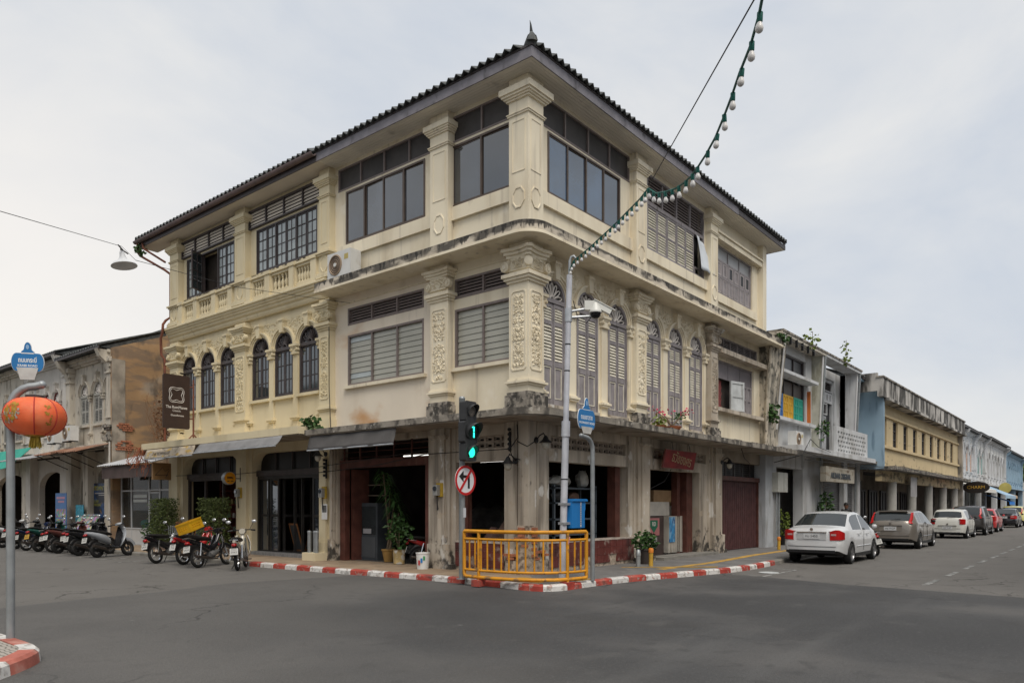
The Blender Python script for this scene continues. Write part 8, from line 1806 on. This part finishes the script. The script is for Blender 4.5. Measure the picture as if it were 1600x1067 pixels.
scrap('pale curved body panel on the top rack shelf', 2.55, 1.0, 2.14, .42, sw, 1, (1.2, .5, .35)); scrap('white crumpled bundle at the right of the top rack shelf', 3.6, .98, 2.14, .26, sw, 2, (.9, .6, .9)); scrap('dull brown bundle on the middle rack shelf', 3.2, 1.0, 1.76, .22, sr, 3, (1.2, .6, .6)); scrap('dark lump at the left of the middle rack shelf', 2.5, 1.0, 1.76, .2, sd, 4, (1.2, .7, .7)); scrap('grey metal tray on the low rack shelf', 3.3, 1.0, 1.34, .24, surf('tray_grey', (.2, .19, .19), .5), 5, (1.3, .7, .35)); scrap('pile of silvery parts left of the rack', 1.35, 1.0, .13, .62, surf('scrap_silver', (.16, .16, .16), .35, .4, 9, metal=.5), 6, (.7, .6, 1.7)); scrap('brown sack on the window board left of the corner', 1.1, 1.3, .13, .5, sr, 7, (.8, .8, 1.2)); scrap('pinkish sack beside the brown one', 1.1, 1.95, .13, .36, surf('sack_pink', (.22, .13, .11), .8), 8, (.8, .7, 1.3)); scrap('dark heap deep in the corner shop', 2.4, 3.4, .13, .7, sd, 9, (1, 1, 1.1))
t = thing('display_cabinet', 'grey glass-front cabinet at the left of the wide shop opening', 'cabinet', T(1.0, 6.5, .13)); ob('carcass', MB().box(.7, 1.3, 5.95, 6.95, .13, 1.75), surf('grey_cabinet', (.06, .07, .08), .5, .15, 3), t, I4); ob('glass_front', MB().box(.69, .7, 6.02, 6.9, .85, 1.65), shopglass, t, I4); ob('paper_note', MB().box(.68, .688, 6.2, 6.55, .88, 1.02), plain('note_white', (.4, .4, .42), .6), t, I4); ob('door_panel', MB().box(.685, .7, 6.02, 6.9, .2, .78), surf('cab_door', (.09, .10, .11), .5), t, I4)
for z in (1.95, 2.25): ob('wall_shelf', MB().box(.9, 1.2, 5.9, 7.0, z, z+.03), surf('shelf_wood', (.16, .13, .1), .7), t, I4)
tube_m = surf('lit_tube', (.8, .8, .8), .3, 0, bump=0, emis=((1, .98, .92), 1.1))
for lb, a, b in (('lit fluorescent tube behind the barred transom', (1.1, 3.9, 3.05), (1.1, 5.3, 3.05)), ('lit fluorescent tube inside the left corner opening', (.75, .95, 2.76), (.75, 2.1, 2.76))):
    t = thing('fluorescent_tube', lb, 'lamp', T(*a), 'lit tubes in the corner shop'); ob('tube', MB().tube([a, b], .018, 8), tube_m, t, I4); ob('batten', MB().tube([(a[0], a[1], a[2]+.04), (b[0], b[1], b[2]+.04)], .03, 4), white, t, I4); ob('hanger', MB().tube([(a[0], (a[1]+b[1])/2, a[2]+.04), (a[0], (a[1]+b[1])/2, 3.5)], .008, 4), black, t, I4)
# ---- guesthouse foyer and window display
def aboard(lb, x, y, rz):
    t = thing('chalkboard_stand', lb, 'chalkboard', T(x, y, .13) @ RZ(R(rz))); wd = surf('warm_frame_wood', (.20, .085, .03), .6, .2, 6)
    for s in (1, -1):
        M = W[t.name] @ RX(R(14*s)) @ T(0, s*.16-s*.29, 0)
        f_ = ob('frame_side', MB().box(-.3, -.25, -.015, .015, 0, 1.05).box(.25, .3, -.015, .015, 0, 1.05).box(-.25, .25, -.015, .015, 1.0, 1.05).box(-.25, .25, -.015, .015, .16, .21), wd, t, M); ob('slate', MB().box(-.25, .25, -.008, .008, .21, 1.0), plain('slate', (.03, .035, .04), .7), f_, M)
aboard('wooden A-frame chalkboard inside the guesthouse doorway', .9, 9.7, 80); aboard('small wood-framed chalkboard between the hedge and the motorbikes', -.4, 14.4, 85)
t = thing('display_shelf', 'dark red shelf of jars in the guesthouse shop window', 'shelf', T(1.6, 14.0, .13)); rw = surf('dark_red_shelf', (.11, .025, .018), .5, .2, 4)
ob('back_panel', MB().box(1.75, 1.8, 12.6, 15.6, .13, 2.6), rw, t, I4)
for z in (.7, 1.2, 1.7, 2.2): ob('shelf_board', MB().box(1.35, 1.75, 12.6, 15.6, z, z+.04), rw, t, I4)
r = random.Random(6); jars = [surf('jar_%d' % i, c, .3) for i, c in enumerate(((.4, .38, .34), (.3, .12, .05), (.1, .16, .1), (.35, .3, .12)))]
jm = [MB().lathe([(.05, 0), (.055, .02), (.055, .13), (.04, .15), (.042, .18), (.03, .18)], 10).mesh('jar', m, 50) for m in jars]
for z in (.74, 1.24, 1.74):
    for k in range(15):
        if r.random() < .3: continue
        ob('jar', jm[r.randrange(4)], None, t, T(1.45+r.uniform(0, .1), 12.75+k*.19, z))
ob('uprights', MB().box(1.35, 1.75, 12.55, 12.6, .13, 2.6).box(1.35, 1.75, 15.6, 15.65, .13, 2.6).box(1.35, 1.75, 14.1, 14.14, .13, 2.6), rw, t, I4)
lm_ = surf('warm_bulb', (.9, .6, .3), .3, 0, bump=0, emis=((1, .55, .2), 6)); t = thing('foyer_lamp', 'small warm lamp glowing in the guesthouse shop window', 'lamp', T(.9, 13.4, 2.75)); ob('bulb', MB().ball((0, 0, 0), .045, 10, 8), lm_, t); ob('cord', MB().tube([(0, 0, .04), (0, 0, .75)], .006, 4), black, t)
t = thing('poster_paper', 'black and white paper notice on the pier beside the guesthouse door', 'poster', FL @ T(-7.42, 1.5, .01)); ob('sheet', MB().box(-.13, .13, -.22, .22, 0, .006), white, t); ob('picture', MB().box(-.1, .1, -.02, .18, .006, .008), surf('photo_grey', (.12, .12, .12), .5, .4, 14), t)
t = thing('umbrella_stand', 'three grey tubes standing in a cream block by the pier', 'stand', T(-.25, 7.55, PT)); ob('block', MB().box(-.22, .22, -.3, .3, 0, .22), yellow, t)
for k in range(3): ob('tube', MB().lathe([(.055, .2), (.055, .78), (.062, .78), (.062, .82), (.05, .84)], 10, (-.08+.07*(k % 2), -.2+.17*k, 0)), steel2, t, None, 40)
# ---- left row shop displays
multi = surf('postcard_colours', (.3, .3, .3), .5, .0, 1, bump=0); nt_ = multi.node_tree; vo = nt_.nodes.new('ShaderNodeTexVoronoi'); vo.inputs['Scale'].default_value = 9; g2 = nt_.nodes.new('ShaderNodeNewGeometry'); nt_.links.new(g2.outputs['Position'], vo.inputs['Vector']); hs = nt_.nodes.new('ShaderNodeHueSaturation'); hs.inputs['Saturation'].default_value = .75; hs.inputs['Value'].default_value = .5; nt_.links.new(vo.outputs['Color'], hs.inputs['Color']); nt_.links.new(hs.outputs[0], nt_.nodes['Principled BSDF'].inputs['Base Color'])
t = thing('roll_up_banner', 'blue roll-up banner with food pictures outside the old shophouse', 'banner', T(-.45, 25.75, PT)); ob('sheet', MB().box(-.02, 0, -.62, .62, .1, 2.12), surf('banner_blue', (.06, .17, .40), .5, .1, 2), t)
for k in range(3): ob('picture', MB().box(-.026, -.02, -.55, .55, .22+k*.42, .58+k*.42), multi, t)
ob('heading', MB().box(-.026, -.02, -.45, .45, 1.86, 1.96).box(-.026, -.02, -.38, .3, 1.7, 1.79), surf('banner_pink', (.5, .25, .35), .5), t); ob('foot', MB().box(-.1, .08, -.62, .62, 0, .1), steel, t)
t = thing('tour_poster', 'dark tour poster with yellow INTOWN lettering on the old shophouse', 'poster', FL @ T(-23.4, 1.9, -.3)); tp_ = surf('poster_dark', (.015, .02, .035), .4, .3, 3, stains=[((.03, .10, .28), (2, 2, 3), .5, .65, .8), ((.35, .2, .05), (4, 4, 3), .62, .68, .8)])
ob('board', MB().box(-1.05, 1.05, -.95, .75, 0, .05), tp_, t); yl = plain('poster_yellow', (.42, .40, .06), .5); text('lettering', 'INTOWN TOUR', .26, yl, t, W[t.name] @ T(.05, .52, .052), .002, bold=.006); ob('small_print', MB().box(-.6, .7, .3, .33, .05, .053).box(-.2, .9, .22, .25, .05, .053), swh, t); text('lettering', 'SCUBA\nSNORKELING', .16, yl, t, W[t.name] @ T(-.45, -.1, .052), .001)
t = thing('postcard_rack', 'sloping rack of colourful brochures below the tour poster', 'rack', T(-.25, 23.4, PT)); ob('slope', MB().prism([(-.3, .55), (.1, 1.2), (.12, 1.18), (-.28, .5)], -1.0, 1.0, 1), multi, t); ob('legs', MB().box(-.28, -.22, -.95, -.9, 0, .6).box(-.28, -.22, .9, .95, 0, .6).box(.05, .1, -.95, .95, 0, 1.15), dkbrown, t); ob('counter_front', MB().box(-.26, -.24, -.98, .98, .1, .5), surf('ochre_front', (.34, .22, .04), .6, .2, 4), t)
t = thing('card_stand', 'small turquoise brochure stand against the old shophouse pier', 'stand', T(-.15, 24.5, PT)); ob('panel', MB().box(-.03, .0, -.4, .4, .5, 1.6), surf('turquoise_print', (.05, .3, .42), .5, .4, 9), t); ob('legs', MB().box(-.03, 0, -.38, -.34, 0, .5).box(-.03, 0, .34, .38, 0, .5), black, t)
r = random.Random(8)
for k, (lb, y, m, s) in enumerate((('blue plastic bag stack behind the shop glass', 20.3, bl, .3), ('teal bag on the blue stack behind the shop glass', 20.2, surf('teal_bag', (.02, .28, .22), .5), .24), ('grey washing bundle deeper behind the shop glass', 19.6, surf('wash_grey', (.3, .28, .27), .8), .42))):
    b = MB(); b.ball((0, 0, 0), s, 12, 8, (1, 1.1, .8)); b.v = [(a*(1+r.uniform(-.1, .1)), c*(1+r.uniform(-.1, .1)), d*(1+r.uniform(-.1, .1))) for a, c, d in b.v]; tag(ob('laundry_bag', b, m, None, T(.75, y, (.42, .95, .55)[k]), 60), lb, 'bag', 'bags in the glass-fronted shop')
# far-right signs
t = thing('oval_shop_sign', 'black oval sign with gold lettering hanging past the yellow building', 'sign', T(52.6, -1.9, 3.2)); oF = frame((52.6, -1.9, 0), (0, -1), (-1, 0)); b = MB().lathe([(.85, -.05), (.9, 0), (.85, .05)], 24, (0, 0, 0)); b.xf(T(0, 3.1, 0) @ S3(1, .5, 1)); ob('board', b, plain('sign_black_oval', (.02, .015, .012), .4), t, oF); text('lettering', 'CHARM', .34, plain('gold_letter', (.5, .3, .05), .4), t, oF @ T(0, 3.1, .06), .01); ob('bracket', MB().tube([(.9, 3.1, 0), (-1.2, 3.6, 0)], .03, 6), black, t, oF)
t = thing('round_yellow_sign', 'round yellow hanging sign far down the street', 'sign', T(70.5, -2.0, 3.4)); ob('disc', MB().lathe([(.5, -.05), (.5, .05)], 24), surf('disc_yellow', (.5, .42, .12), .5), t, frame((70.5, -2.0, 3.4), (0, -1), (-1, 0))); ob('bracket', MB().tube([(70.5, -1.2, 3.4), (70.5, 0, 3.6)], .03, 6), black, t, I4)
